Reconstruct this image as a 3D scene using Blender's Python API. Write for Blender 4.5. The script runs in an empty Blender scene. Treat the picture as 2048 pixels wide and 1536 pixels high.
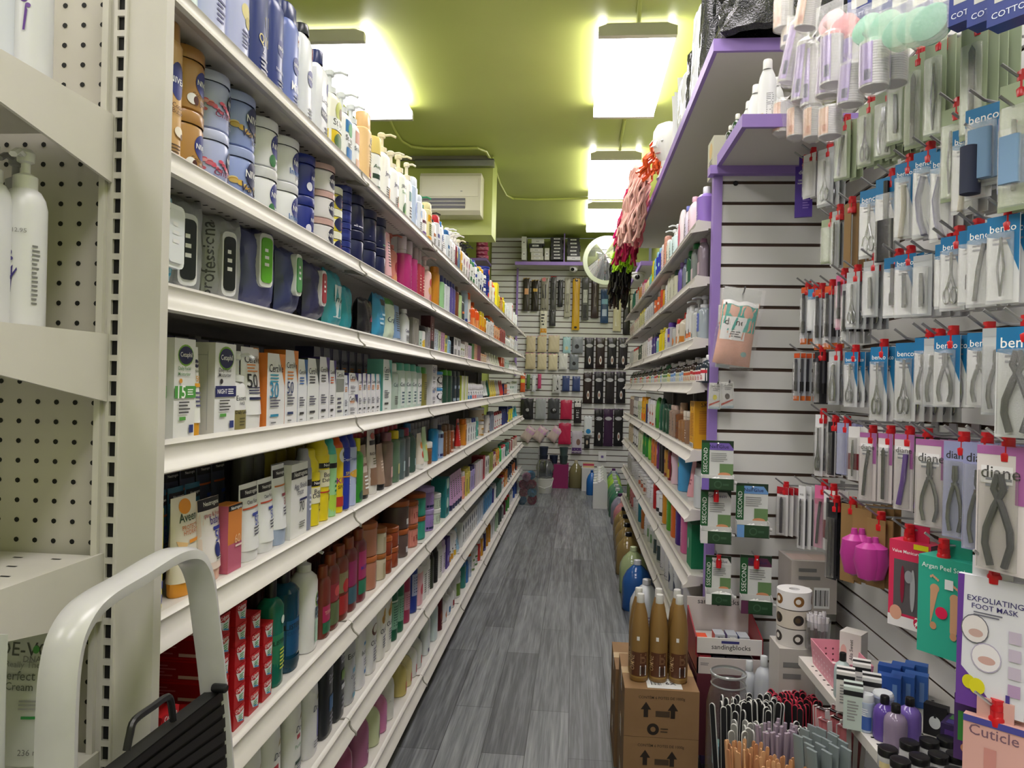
import bpy, math, random
from mathutils import Vector, Matrix
SC = bpy.context.scene
COL = SC.collection
random.seed(7)
# ---------------------------------------------------------------- camera, world, exposure
F, CX, CY = 1450.0, 1024.0, 768.0          # focal length in pixels of a 2048 x 1536 frame
YAW, ROLL, HC = math.radians(5.08), math.radians(1.3), 1.24
cam = bpy.data.cameras.new('camera'); camo = bpy.data.objects.new('camera', cam); COL.objects.link(camo)
cam.sensor_width = 36; cam.lens = 36 * F / 2048; cam.clip_start = .02
W_ = Vector((-math.sin(YAW), math.cos(YAW), 0)); U0 = Vector((math.cos(YAW), math.sin(YAW), 0)); V0 = Vector((0, 0, 1))
U_ = U0 * math.cos(ROLL) + V0 * math.sin(ROLL); V_ = V0 * math.cos(ROLL) - U0 * math.sin(ROLL)
camo.matrix_world = Matrix(((U_.x, V_.x, -W_.x, 0), (U_.y, V_.y, -W_.y, 0), (U_.z, V_.z, -W_.z, HC), (0, 0, 0, 1)))
SC.camera = camo
w = bpy.data.worlds.new('world'); SC.world = w; w.use_nodes = True
w.node_tree.nodes['Background'].inputs[0].default_value = (.9, .95, 1, 1); w.node_tree.nodes['Background'].inputs[1].default_value = .15
vs = SC.view_settings; vs.view_transform = 'Standard'; vs.look = 'None'; vs.gamma = 1; vs.use_curve_mapping = False; vs.exposure = 0.16
SC.cycles.max_bounces = 6; SC.cycles.diffuse_bounces = 3; SC.cycles.glossy_bounces = 3; SC.cycles.transmission_bounces = 4; SC.cycles.transparent_max_bounces = 16
LAMP = 13.0                                     # strength of the fluorescent diffusers

# ---------------------------------------------------------------- measuring helpers (heights here are relative to the eye, z = 0 at eye height)
def yon(px, X, z=0.0):
    """Y of the point on the line (X, ., z) that the photograph shows at column px."""
    k = (px - CX) / F                          # u.p = k * w.p, p = (X, Y, z)
    n = U_ - W_ * k
    return -(n.x * X + n.z * z) / n.y
def ray(px, py): return W_ + U_ * ((px - CX) / F) - V_ * ((py - CY) / F)
def hx(px, py, X): r = ray(px, py); t = X / r.x; return (r.y * t, r.z * t)      # on the plane x = X: (Y, z)
def hy(px, py, Y): r = ray(px, py); t = Y / r.y; return (r.x * t, r.z * t)      # on the plane y = Y: (X, z)
def hz(px, py, z): r = ray(px, py); t = z / r.z; return (r.x * t, r.y * t)      # on the plane z: (X, Y)

# ---------------------------------------------------------------- materials
def lin(c):
    if isinstance(c, str):
        c = c.lstrip('#')
        if len(c) == 3: c = ''.join(x + x for x in c)
        c = [int(c[i:i + 2], 16) / 255 for i in (0, 2, 4)]
    return tuple(x / 12.92 if x <= .04045 else ((x + .055) / 1.055) ** 2.4 for x in c) + (1,)
MATS = {}
def mat(c, rough=.38, kind='p'):
    """p plastic/paper, m metal, g glass-like film, l see-through coloured liquid, e emitter"""
    k = (c, rough, kind)
    if k in MATS: return MATS[k]
    m = bpy.data.materials.new('%s_%s' % ({'p': 'painted', 'm': 'metal', 'g': 'clear', 'l': 'liquid', 'e': 'lamp'}[kind], str(c).strip('#'))); m.use_nodes = True
    nt = m.node_tree; b = nt.nodes['Principled BSDF']
    b.inputs['Base Color'].default_value = lin(c); b.inputs['Roughness'].default_value = rough
    if kind == 'm': b.inputs['Metallic'].default_value = .9
    if kind == 'e':
        b.inputs['Emission Color'].default_value = lin(c); b.inputs['Emission Strength'].default_value = LAMP
    if kind in 'gl':
        out = nt.nodes['Material Output']; tr = nt.nodes.new('ShaderNodeBsdfTransparent'); mx = nt.nodes.new('ShaderNodeMixShader')
        if kind == 'g':
            gl = nt.nodes.new('ShaderNodeBsdfGlossy'); gl.inputs['Roughness'].default_value = .12; gl.inputs['Color'].default_value = (1, 1, 1, 1)
            lw = nt.nodes.new('ShaderNodeLayerWeight'); lw.inputs['Blend'].default_value = .35
            mr = nt.nodes.new('ShaderNodeMapRange'); mr.inputs['To Min'].default_value = .10; mr.inputs['To Max'].default_value = .75
            nt.links.new(lw.outputs['Facing'], mr.inputs['Value']); nt.links.new(mr.outputs[0], mx.inputs[0])
            tr.inputs['Color'].default_value = tuple(.6 + .4 * x for x in lin(c)[:3]) + (1,)
            nz = nt.nodes.new('ShaderNodeTexNoise'); nz.inputs['Scale'].default_value = 60; bp = nt.nodes.new('ShaderNodeBump'); bp.inputs['Strength'].default_value = .35; bp.inputs['Distance'].default_value = .01
            nt.links.new(nz.outputs[0], bp.inputs['Height']); nt.links.new(bp.outputs[0], gl.inputs['Normal'])
            nt.links.new(tr.outputs[0], mx.inputs[1]); nt.links.new(gl.outputs[0], mx.inputs[2])
        else:
            tr.inputs['Color'].default_value = lin(c); mx.inputs[0].default_value = .72
            nt.links.new(tr.outputs[0], mx.inputs[1]); nt.links.new(b.outputs[0], mx.inputs[2])
        nt.links.new(mx.outputs[0], out.inputs['Surface'])
    MATS[k] = m
    return m
def nodes_mat(name, fn):
    if name in MATS: return MATS[name]
    m = bpy.data.materials.new(name); m.use_nodes = True; nt = m.node_tree
    fn(nt, nt.nodes['Principled BSDF']); MATS[name] = m
    return m
def ramp(nt, fac, stops):
    r = nt.nodes.new('ShaderNodeValToRGB'); e = r.color_ramp.elements
    while len(e) < len(stops): e.new(.5)
    for x, (p, c) in zip(e, stops): x.position = p; x.color = lin(c)
    nt.links.new(fac, r.inputs[0]); return r.outputs[0]
def noise(nt, scale, detail=3, vec=None, dist=0):
    n = nt.nodes.new('ShaderNodeTexNoise'); n.inputs['Scale'].default_value = scale; n.inputs['Detail'].default_value = detail; n.inputs['Distortion'].default_value = dist
    if vec: nt.links.new(vec, n.inputs['Vector'])
    return n.outputs[0]
def objcoord(nt, s=(1, 1, 1)):
    t = nt.nodes.new('ShaderNodeTexCoord'); m = nt.nodes.new('ShaderNodeMapping'); m.inputs['Scale'].default_value = s
    nt.links.new(t.outputs['Object'], m.inputs[0]); return m.outputs[0]
def f_paint(c1, c2, sc, rough=.45, bump=.0):
    def fn(nt, b):
        n = noise(nt, sc, 4, objcoord(nt)); nt.links.new(ramp(nt, n, [(.3, c1), (.7, c2)]), b.inputs['Base Color']); b.inputs['Roughness'].default_value = rough
        if bump:
            bp = nt.nodes.new('ShaderNodeBump'); bp.inputs['Strength'].default_value = bump; bp.inputs['Distance'].default_value = .004
            nt.links.new(noise(nt, 180, 2, objcoord(nt)), bp.inputs['Height']); nt.links.new(bp.outputs[0], b.inputs['Normal'])
    return fn
def f_floor(nt, b):
    co = objcoord(nt)
    sep = nt.nodes.new('ShaderNodeSeparateXYZ'); nt.links.new(co, sep.inputs[0]); com = nt.nodes.new('ShaderNodeCombineXYZ')
    nt.links.new(sep.outputs['Y'], com.inputs['X']); nt.links.new(sep.outputs['X'], com.inputs['Y'])
    br = nt.nodes.new('ShaderNodeTexBrick'); nt.links.new(com.outputs[0], br.inputs[0])
    br.inputs['Scale'].default_value = 1; br.inputs['Brick Width'].default_value = .92; br.inputs['Row Height'].default_value = .145; br.inputs['Mortar Size'].default_value = .0012
    br.inputs['Color1'].default_value = (.0, .0, .0, 1); br.inputs['Color2'].default_value = (1, 1, 1, 1); br.inputs['Mortar'].default_value = (0, 0, 0, 1); br.offset = .37
    n = noise(nt, 1, 6, objcoord(nt, (34, 1.5, 1)), .7); n2 = noise(nt, 1, 5, objcoord(nt, (130, 5, 1)), .4)
    ad = nt.nodes.new('ShaderNodeMath'); ad.operation = 'MULTIPLY_ADD'; ad.inputs[1].default_value = .55; nt.links.new(n, ad.inputs[0])
    m2 = nt.nodes.new('ShaderNodeMath'); m2.operation = 'MULTIPLY'; m2.inputs[1].default_value = .45; nt.links.new(n2, m2.inputs[0]); nt.links.new(m2.outputs[0], ad.inputs[2])
    a3 = nt.nodes.new('ShaderNodeMath'); a3.operation = 'MULTIPLY_ADD'; a3.inputs[1].default_value = .16; nt.links.new(br.outputs['Color'], a3.inputs[0]); nt.links.new(ad.outputs[0], a3.inputs[2])
    c = ramp(nt, a3.outputs[0], [(.34, '#3f4145'), (.50, '#5d5f63'), (.62, '#777a7e'), (.78, '#96989b')])
    mx = nt.nodes.new('ShaderNodeMix'); mx.data_type = 'RGBA'; nt.links.new(br.outputs['Fac'], mx.inputs[0]); nt.links.new(c, mx.inputs[6]); mx.inputs[7].default_value = lin('#2c2d30')
    nt.links.new(mx.outputs[2], b.inputs['Base Color']); b.inputs['Roughness'].default_value = .42
WHITE = nodes_mat('cream_steel', f_paint('#cac6c0', '#d7d3cd', 6, .38))
STEELD = nodes_mat('shelf_underside', f_paint('#8d8a82', '#9a978e', 5, .5))
PEG = nodes_mat('pegboard_cream', f_paint('#bfbab2', '#cbc6be', 4, .5))
SLAT = nodes_mat('slatwall_white', f_paint('#d4d4d2', '#dfdfdd', 3, .45))
PURP = nodes_mat('purple_paint', f_paint('#8f74bd', '#9d82c9', 5, .5))
GREEN = nodes_mat('green_paint', f_paint('#b2bd66', '#bcc76e', 1.2, .38, .1))
BROWN = mat('#4a3528', .6); DARK = mat('#0c0c0d', .7); BLACK = mat('#141416', .35); CHROME = mat('#a8a8aa', .28, 'm'); RED = mat('#c8141f', .3)
CLEAR = mat('#ffffff', .1, 'g'); PAPER = mat('#e9e9ea', .5); STICKER = mat('#f4f4f4', .55)
INK = '#1b1b20'

# ---------------------------------------------------------------- mesh builder
TXT = {}
def glyphs(s, bold=0.0, shear=0.0):
    k = (s, bold, shear)
    if k not in TXT:
        cu = bpy.data.curves.new('t', 'FONT'); cu.body = s; cu.resolution_u = 2; cu.offset = bold; cu.shear = shear; cu.align_x = 'CENTER'; cu.align_y = 'CENTER'
        o = bpy.data.objects.new('t', cu); COL.objects.link(o)
        dg = bpy.context.evaluated_depsgraph_get(); me = bpy.data.meshes.new_from_object(o.evaluated_get(dg))
        v = [(p.co.x, p.co.y) for p in me.vertices]; f = [tuple(p.vertices) for p in me.polygons]
        bpy.data.objects.remove(o); bpy.data.curves.remove(cu); bpy.data.meshes.remove(me)
        xs = [p[0] for p in v] or [0]; ys = [p[1] for p in v] or [0]
        mx, my = (max(xs) + min(xs)) / 2, (max(ys) + min(ys)) / 2
        TXT[k] = ([(a - mx, b - my) for a, b in v], f, max(xs) - min(xs) or 1, max(ys) - min(ys) or 1)
    return TXT[k]
class MB:
    def __init__(s): s.v = []; s.f = []; s.m = []; s.mats = []
    def mi(s, m):
        if isinstance(m, str): m = mat(m)
        if m not in s.mats: s.mats.append(m)
        return s.mats.index(m)
    def add(s, vs, fs, m):
        b = len(s.v); s.v += [tuple(p) for p in vs]; i = s.mi(m)
        s.f += [tuple(b + j for j in f) for f in fs]; s.m += [i] * len(fs)
    def box(s, x0, x1, y0, y1, z0, z1, m, skip=''):
        v = [(x, y, z) for z in (z0, z1) for y in (y0, y1) for x in (x0, x1)]
        fs = {'b': (0, 2, 3, 1), 't': (4, 5, 7, 6), 'f': (0, 1, 5, 4), 'k': (2, 6, 7, 3), 'l': (0, 4, 6, 2), 'r': (1, 3, 7, 5)}
        s.add(v, [f for k, f in fs.items() if k not in skip], m)
    def rbox(s, x0, x1, y0, y1, z0, z1, m, r=.004, n=3):
        """box with rounded vertical edges"""
        pts = []
        for cx, cy, a0 in ((x1 - r, y1 - r, 0), (x0 + r, y1 - r, 90), (x0 + r, y0 + r, 180), (x1 - r, y0 + r, 270)):
            for i in range(n + 1):
                a = math.radians(a0 + 90 * i / n); pts.append((cx + r * math.cos(a), cy + r * math.sin(a)))
        s.prism(pts, z0, z1, m)
    def prism(s, pts, z0, z1, m, ax='z'):
        k = len(pts); g = {'z': lambda a, b, c: (a, b, c), 'x': lambda a, b, c: (c, a, b), 'y': lambda a, b, c: (a, c, b)}[ax]
        v = [g(a, b, z0) for a, b in pts] + [g(a, b, z1) for a, b in pts]
        fs = [(i, (i + 1) % k, k + (i + 1) % k, k + i) for i in range(k)] + [tuple(range(k - 1, -1, -1)), tuple(range(k, 2 * k))]
        if ax == 'y': fs = [tuple(reversed(f)) for f in fs]
        s.add(v, fs, m)
    def lathe(s, prof, m, seg=20, sx=1, sy=1, n=2, c=(0, 0, 0), cap=True):
        """prof: (r, z[, material that starts here]); a cross-section is an ellipse or superellipse of exponent n"""
        ring = []
        for i in range(seg):
            a = 2 * math.pi * i / seg; ca, sa = math.cos(a), math.sin(a)
            q = (abs(ca) ** n + abs(sa) ** n) ** (-1 / n); ring.append((ca * q * sx, sa * q * sy))
        b = len(s.v)
        for p in prof: s.v += [(c[0] + x * p[0], c[1] + y * p[0], c[2] + p[1]) for x, y in ring]
        cur = s.mi(m)
        for j in range(len(prof) - 1):
            if len(prof[j]) > 2: cur = s.mi(prof[j][2])
            for i in range(seg):
                i2 = (i + 1) % seg; s.f.append((b + j * seg + i, b + j * seg + i2, b + (j + 1) * seg + i2, b + (j + 1) * seg + i)); s.m.append(cur)
        if cap:
            s.f.append(tuple(b + i for i in range(seg - 1, -1, -1))); s.m.append(s.mi(m if len(prof[0]) < 3 else prof[0][2]))
            k = b + (len(prof) - 1) * seg; s.f.append(tuple(k + i for i in range(seg))); s.m.append(cur)
    def tube(s, path, r, m, seg=6, ry=None):
        path = [Vector(p) for p in path]; ry = ry or r; b = len(s.v); up = Vector((0, 0, 1)); prev = None
        for i, p in enumerate(path):
            d = (path[min(i + 1, len(path) - 1)] - path[max(i - 1, 0)]).normalized()
            if prev is None: a = d.cross(up if abs(d.z) < .95 else Vector((1, 0, 0))).normalized()
            else: a = (prev - d * prev.dot(d)).normalized()
            prev = a; c = d.cross(a)
            s.v += [tuple(p + a * (r * math.cos(t)) + c * (ry * math.sin(t))) for t in [2 * math.pi * k / seg for k in range(seg)]]
        i = s.mi(m)
        for j in range(len(path) - 1):
            for k in range(seg):
                k2 = (k + 1) % seg; s.f.append((b + j * seg + k, b + j * seg + k2, b + (j + 1) * seg + k2, b + (j + 1) * seg + k)); s.m.append(i)
        s.f.append(tuple(b + k for k in range(seg - 1, -1, -1))); s.f.append(tuple(b + (len(path) - 1) * seg + k for k in range(seg))); s.m += [i, i]
    def grid(s, fn, nu, nv, m):
        """surface fn(u, v) for u, v in 0..1"""
        b = len(s.v); i = s.mi(m)
        for a in range(nv + 1):
            for c in range(nu + 1): s.v.append(tuple(fn(c / nu, a / nv)))
        for a in range(nv):
            for c in range(nu):
                k = b + a * (nu + 1) + c; s.f.append((k, k + 1, k + nu + 2, k + nu + 1)); s.m.append(i)
    def art(s, items, W, H, fn, n0=1):
        """flat print on the face fn(x, z, lift) that is W wide and H high; u in -1..1, v in 0..1"""
        for li, it in enumerate(items):
            L = .00035 * (min(li, 3) + n0) + .00005 * li
            if it[0] == 'r':
                _, u0, v0, u1, v1, c = it; nu = max(1, int(abs(u1 - u0) * 5)); nv = 2
                s.grid(lambda a, b: fn((u0 + (u1 - u0) * a) * W / 2, (v0 + (v1 - v0) * b) * H, L), nu, nv, c if not isinstance(c, str) else mat(c, .42))
            elif it[0] == 'q':                 # polygon of (u, v) points
                s.add([fn(u * W / 2, v * H, L) for u, v in it[1]], [tuple(range(len(it[1])))], mat(it[2], .42))
            elif it[0] == 'o':
                _, u, v, ru, rv, c = it; k = 18
                pts = [fn(u * W / 2, v * H, L)]
                for q in (.5, 1): pts += [fn(u * W / 2 + ru * W / 2 * q * math.cos(2 * math.pi * i / k), v * H + (rv * W / 2) * q * math.sin(2 * math.pi * i / k), L) for i in range(k)]
                fs = [(0, 1 + i, 1 + (i + 1) % k) for i in range(k)] + [(1 + i, 1 + k + i, 1 + k + (i + 1) % k, 1 + (i + 1) % k) for i in range(k)]
                s.add(pts, fs, mat(c, .42))
            elif it[0] in 'tv':                # text, 'v' runs up the face
                _, st, u, v, wf, c = it[:6]; gv, gf, gw, gh = glyphs(st, *(it[6:8] if len(it) > 6 else (.005,)))
                if it[0] == 't':
                    k = wf * W / gw; s.add([fn(u * W / 2 + x * k, v * H + y * k, L) for x, y in gv], gf, mat(c, .45))
                else:
                    k = wf * H / gw; s.add([fn(u * W / 2 - y * k, v * H + x * k, L) for x, y in gv], gf, mat(c, .45))
            elif it[0] == 'l':                 # small print: n lines
                _, u0, v0, u1, v1, n, c = it; rr = random.Random(n * 7 + int(v0 * 100))
                for i in range(n):
                    z = v1 + (v0 - v1) * (i + .5) / n; t = (v1 - v0) / n * .22; e = u1 - (u1 - u0) * rr.random() * .4
                    s.grid(lambda a, b: fn((u0 + (e - u0) * a) * W / 2, (z - t + 2 * t * b) * H, L), max(1, int((e - u0) * 3)), 1, mat(c, .45))
            elif it[0] == 'b':                 # bar code
                _, u0, v0, u1, v1 = it; s.grid(lambda a, b: fn((u0 + (u1 - u0) * a) * W / 2, (v0 + (v1 - v0) * b) * H, L), 1, 1, STICKER)
                for i in range(9):
                    a0 = u0 + (u1 - u0) * (i + .7) / 10; a1 = a0 + (u1 - u0) * (.035 + .03 * (i % 3 == 0))
                    s.grid(lambda a, b: fn((a0 + (a1 - a0) * a) * W / 2, (v0 + (v1 - v0) * (.12 + .76 * b)) * H, L + .0003), 1, 1, DARK)
    def merge(s, o):
        b = len(s.v); s.v += o.v; mp = [s.mi(m) for m in o.mats]
        s.f += [tuple(b + j for j in f) for f in o.f]; s.m += [mp[i] for i in o.m]
    def xf(s, mtx): s.v = [tuple(mtx @ Vector(p)) for p in s.v]; return s
    def mesh(s, name, smooth=True):
        me = bpy.data.meshes.new(name); me.from_pydata(s.v, [], s.f)
        for m in s.mats: me.materials.append(m)
        me.polygons.foreach_set('material_index', s.m)
        if smooth and len(s.f): me.shade_smooth(); me.set_sharp_from_angle(angle=.62)
        me.update(); return me
def obj(name, mb, parent=None, loc=(0, 0, 0), rz=0, smooth=True):
    me = mb.mesh(name, smooth) if isinstance(mb, MB) else mb
    o = bpy.data.objects.new(name, me); COL.objects.link(o); o.location = loc; o.rotation_euler.z = rz
    if parent: o.parent = parent
    return o
USED = {}
def tag(o, label, cat=None, group=None, kind=None):
    if label:
        base = label; k = USED.get(base, 0); USED[base] = k + 1
        o['label'] = label
    if cat: o['category'] = cat
    if group: o['group'] = group
    if kind: o['kind'] = kind
    return o
def struct(name, mb, loc=(0, 0, 0), parent=None, smooth=True):
    o = obj(name, mb, parent, loc, 0, smooth)
    if not parent: o['kind'] = 'structure'
    return o
def empty(name, loc, rz=0, rx=0, ry=0):
    e = bpy.data.objects.new(name, None); COL.objects.link(e); e.location = loc; e.rotation_euler = (rx, ry, rz); e.empty_display_size = .05; return e
def E(z): return z + HC                        # eye-relative height -> height above the floor
# ---------------------------------------------------------------- the room
XL, XB, XW, YB, ZC = -.568, .40, .86, 9.1, 1.84       # shelf fronts (left, right run), right wall, back wall, ceiling (above the eye)
Y0, YP = .862, 2.45                                       # end panels of the left run and of the right run
XROOM, YFRONT = -3.2, -3.2
fl = MB(); fl.box(XROOM, XW, YFRONT, YB, -.05, 0, nodes_mat('grey_wood_plank_floor', f_floor)); struct('floor', fl)
cl = MB(); cl.box(XROOM, XW, YFRONT, YB, E(ZC), E(ZC) + .08, GREEN); struct('ceiling', cl)
lw = MB(); lw.box(XROOM - .08, XROOM, YFRONT, YB, 0, E(ZC), GREEN); struct('wall_left', lw)
fw = MB(); fw.box(XROOM, XW, YFRONT - .08, YFRONT, 0, E(ZC), nodes_mat('white_wall', f_paint('#cfcfca', '#dadad6', 2))); struct('wall_front', fw)
def slatwall(mb, y_or_x, axis, a0, a1, z0, z1, pitch=.0685, zoff=0, d=.018, side=-1, board=SLAT):
    """slatwall board: white planks with brown grooves between; the surface plane is at y_or_x, body behind it"""
    b0, b1 = (y_or_x, y_or_x + d) if side < 0 else (y_or_x - d, y_or_x)
    g0, g1 = (b0 + .008, b1 + .006) if side < 0 else (b0 - .006, b1 - .008)
    bx = (lambda p0, p1, q0, q1, m: mb.box(a0, a1, p0, p1, q0, q1, m)) if axis == 'y' else (lambda p0, p1, q0, q1, m: mb.box(p0, p1, a0, a1, q0, q1, m))
    bx(g0, g1, z0, z1, BROWN)
    z = z0 + zoff
    bx(b0, b1, z0, max(z0 + .001, z - .011), board)
    while z < z1:
        bx(b0, b1, z, min(z + pitch - .011, z1), board); z += pitch
bw = MB(); bw.box(XROOM, XW, YB + .03, YB + .12, 0, E(ZC), GREEN)
zt = hy(1010, 470, YB)[1]
xl1, xr1 = hy(984, 480, YB)[0], hy(1045, 480, YB)[0]
slatwall(bw, YB, 'y', xl1, xr1 + .02, .02, E(zt), .072)
slatwall(bw, YB, 'y', xr1 + .02, XW, .02, E(hy(1100, 528, YB)[1]), .072)
struct('wall_back', bw, smooth=False)
rw = MB(); rw.box(XW + .03, XW + .12, YFRONT, YB, 0, E(ZC), GREEN)
slatwall(rw, XW, 'x', .4, YP + .1, .05, E(1.45), .0685, .03)
slatwall(rw, XW, 'x', YP + .1, YB, .05, E(.6), .0685, .03)
struct('wall_right', rw, smooth=False)
# bulkhead that carries the air conditioner, its cable tray, and the ceiling shadow over it, built as a grey box
YK = 5.85; xk = hy(985, 380, YK)[0]; zk = hy(960, 470, YK)[1]
kb = MB(); kb.box(XROOM, xk, YK, YK + .3, E(zk), E(ZC), GREEN); struct('wall_bulkhead', kb)
# end panel of the right run: slatwall facing the shopper, purple posts
xp0 = hy(1437, 700, YP)[0]
ep = MB(); slatwall(ep, YP, 'y', xp0, XW, .06, E(hy(1500, 352, YP)[1]), .0685, .018)
t0 = glyphs; hX, hZ = hy(1471, 367, YP); ep.lathe([(.0085, 0), (.0085, .004)], DARK, 14, c=(0, 0, 0)); 
for i in range(len(ep.v) - 28, len(ep.v)): x, y, z = ep.v[i]; ep.v[i] = (hX + x, YP - .002 - z * .2, E(hZ) + y)
e = empty('slatwall_panel', (0, 0, 0)); tag(e, 'white slatted end panel of the right run with a purple post', 'display panel')
obj('slat_board', ep, e, smooth=False)
pp = MB(); pp.box(xp0 - .028, xp0, YP - .006, YP + .03, 0, E(hy(1430, 350, YP)[1]), PURP); tag(obj('edge_post', pp, e), 'purple painted post')
pp = MB(); za = hy(1500, 352, YP)[1]; pp.box(xp0 - .045, XW - .001, YP - .03, YP + .02, E(za), E(za) + .028, PURP); tag(obj('top_rail', pp, e), 'purple painted top rail')
# ---------------------------------------------------------------- gondola shelving
def lip(mb, x, y0, y1, z, s):
    """price-rail front of a shelf at x (s = +1 faces +x): curved cove profile"""
    prof = [(0, 0), (.006 * s, -.002), (.010 * s, -.006), (.008 * s, -.010), (.009 * s, -.020), (.015 * s, -.030), (.024 * s, -.037), (.026 * s, -.041), (.020 * s, -.044), (0, -.034), (-.006 * s, -.03)]
    k = len(prof)
    v = [(x + a, y0, z + b) for a, b in prof] + [(x + a, y1, z + b) for a, b in prof]
    fs = [(i, (i + 1) % k, k + (i + 1) % k, k + i) for i in range(k)] + [tuple(range(k)), tuple(range(2 * k - 1, k - 1, -1))]
    if s < 0: fs = [tuple(reversed(f)) for f in fs]
    mb.add(v, fs, WHITE)
ZL = [.541, .312, .130, -.088, -.328, -.612, -.862, -1.115]        # left run shelf heights (top of each lip)
ZR = [.568, .382, .174, .024, -.206, -.406, -.628, -.86]             # right run
BAY, NB = .914, 8
DEP = [.36, .36, .36, .36, .36, .36, .40, .42]
ORD = ['top', 'second', 'third', 'fourth', 'fifth', 'sixth', 'seventh', 'lowest']
BAYW = ['first', 'second', 'third', 'fourth', 'fifth', 'sixth', 'seventh', 'last']
def gondola(run, X, s, ys, zs, deps, side):
    """one shelf board per bay and level; s = +1 front faces +x"""
    for b in range(len(ys) - 1):
        y0, y1 = ys[b], ys[b + 1]
        for k, z in enumerate(zs):
            mb = MB(); d = deps[k]; zz = E(z)
            # products stand on the tray just below the lip's top edge
            mb.box(min(X - s * d, X - s * .002), max(X - s * d, X - s * .002), y0 + .001, y1 - .001, zz - .030, zz - .006, WHITE)
            ch = MB()
            n = 5
            lb = MB(); lip(lb, X, y0 + .0015, y1 - .0015, zz, s)
            root = empty('gondola_shelf', (X, y0, zz))
            tag(root, 'cream steel shelf, %s of the %s run, %s bay from the near end' % (ORD[k], side, BAYW[b]), 'shelf', 'steel shelves of the %s run' % side)
            for m_ in (mb, lb): m_.v = [(a - X, c - y0, q - zz) for a, c, q in m_.v]
            # punched holes seen on tray and underside
            for i in range(int((y1 - y0) / .0254)):
                yy = .012 + i * .0254
                for xx in ((.045,) if b < 3 else ()):
                    xa = -s * xx
                    mb.add([(xa - .0045, yy, -.0303), (xa + .0045, yy, -.0303), (xa + .0045, yy + .006, -.0303), (xa - .0045, yy + .006, -.0303)], [(0, 3, 2, 1)], DARK)
                    if i % 2 == 0: mb.add([(xa - .0035, yy, -.0057), (xa + .0035, yy, -.0057), (xa + .0035, yy + .006, -.0057), (xa - .0035, yy + .006, -.0057)], [(0, 1, 2, 3)], DARK)
            obj('tray', mb, root); obj('price_rail', lb, root)
            cb = MB()                                           # end bracket / joiner clip
            cb.prism([(s * .001, -.002), (s * .012, -.008), (s * .0115, -.02), (s * .018, -.03), (s * .029, -.038), (s * .028, -.046), (-s * .03, -.036), (-s * .03, -.006)], 0, .006, STEELD if b else WHITE, 'y')
            obj('joint_clip', cb, root)
        bk = MB(); xb = X - s * (max(deps) + .035)
        r = empty('backing_board', (xb, y0, 0)); tag(r, 'dark pegboard back of the %s run, %s bay from the near end' % (side, BAYW[b]), 'backing board', 'backs of the %s run' % side)
        bk.box(-.012, .012, 0, y1 - y0, .02, E(zs[0]) - .02 if side == 'left' else E(zs[0]) + .3, nodes_mat('gondola_back_panel', f_paint('#3a3632', '#45403b', 6, .7)))
        obj('panel', bk, r)
        up = MB(); up.box(.012 if s > 0 else -.03, .03 if s > 0 else -.012, .0, .03, 0, E(zs[0]) - .01, STEELD); obj('upright', up, r)
        kx = .02 if s > 0 else .24; ks = MB(); ks.box(min(X - kx * s, X - (kx + .02) * s), max(X - kx * s, X - (kx + .02) * s), y0 + .001, y1 - .001, 0, E(zs[-1]) - .05, WHITE)
        tag(obj('kick_board', ks), 'cream kick board under the %s run, %s bay from the near end' % (side, BAYW[b]), 'kick board', 'kick boards of the %s run' % side)
YL = [Y0 + .034 + BAY * i for i in range(NB + 1)]
YL[-1] = min(YL[-1], 7.72); 
gondola('L', XL, 1, YL[:-1] + [7.7] if YL[-2] < 7.6 else YL[:-1], ZL, DEP, 'left')
YEL = 7.7 if YL[-2] < 7.6 else YL[-2]
YR = [YP + .035 + BAY * i for i in range(4)] + [5.95]
gondola('R', XB, -1, YR, ZR, [.24] * 5 + [.28] * 3, 'right')
# ---------------------------------------------------------------- near end cap of the left run
ec = empty('end_cap_gondola', (0, Y0, 0)); tag(ec, 'cream pegboard end cap with slotted upright at the near end of the left run', 'shelving')
def hxy(px, py): x, z = hy(px, py, Y0); return x, z
xu0, xu1, xc1 = hxy(205, 700)[0], hxy(247, 700)[0], hxy(322, 700)[0]
pg = MB(); pg.box(-1.5, xu0, .012, .02, 0, E(.75), PEG)
x = xu0 - .02; row = 0
zs_ = E(-.9)
while zs_ < E(.62):
    xx = xu0 - .018
    while xx > -1.12:
        pg.lathe([(.0033, 0), (.0033, .0004)], DARK, 8)
        for i in range(len(pg.v) - 16, len(pg.v)): a, b, c = pg.v[i]; pg.v[i] = (xx + a, .0117 - c, zs_ + b)
        xx -= .0254
    zs_ += .0254
tag(obj('pegboard', pg, ec, smooth=False), 'cream board with rows of round holes')
co = MB(); co.box(xu1, xc1, -.004, .013, 0, E(.75), WHITE); co.box(xu0 - .006, xu0 + .002, -.006, .02, 0, E(.75), WHITE); co.box(xu0 + .002, xu0 + .009, .0, .02, 0, E(.75), WHITE); co.box(xu1 - .003, xu1, -.008, .02, 0, E(.75), WHITE)
obj('corner_post', co, ec)
us = MB(); xs0, xs1 = xu0 + .0095, xu1 - .003
z = E(-1.1); us.box(xs0 - .002, xs1 + .002, .0012, .0118, 0, E(.75), DARK)
us.box(xs0 - .002, xs0 + .0025, -.003, .0008, 0, E(.75), WHITE); us.box(xs1 - .003, xs1 + .002, -.003, .0008, 0, E(.75), WHITE)
while z < E(.7): us.box(xs0 + .0025, xs1 - .003, -.003, .0008, z, z + .0075, WHITE); z += .0254
obj('slotted_upright', us, ec)
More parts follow.
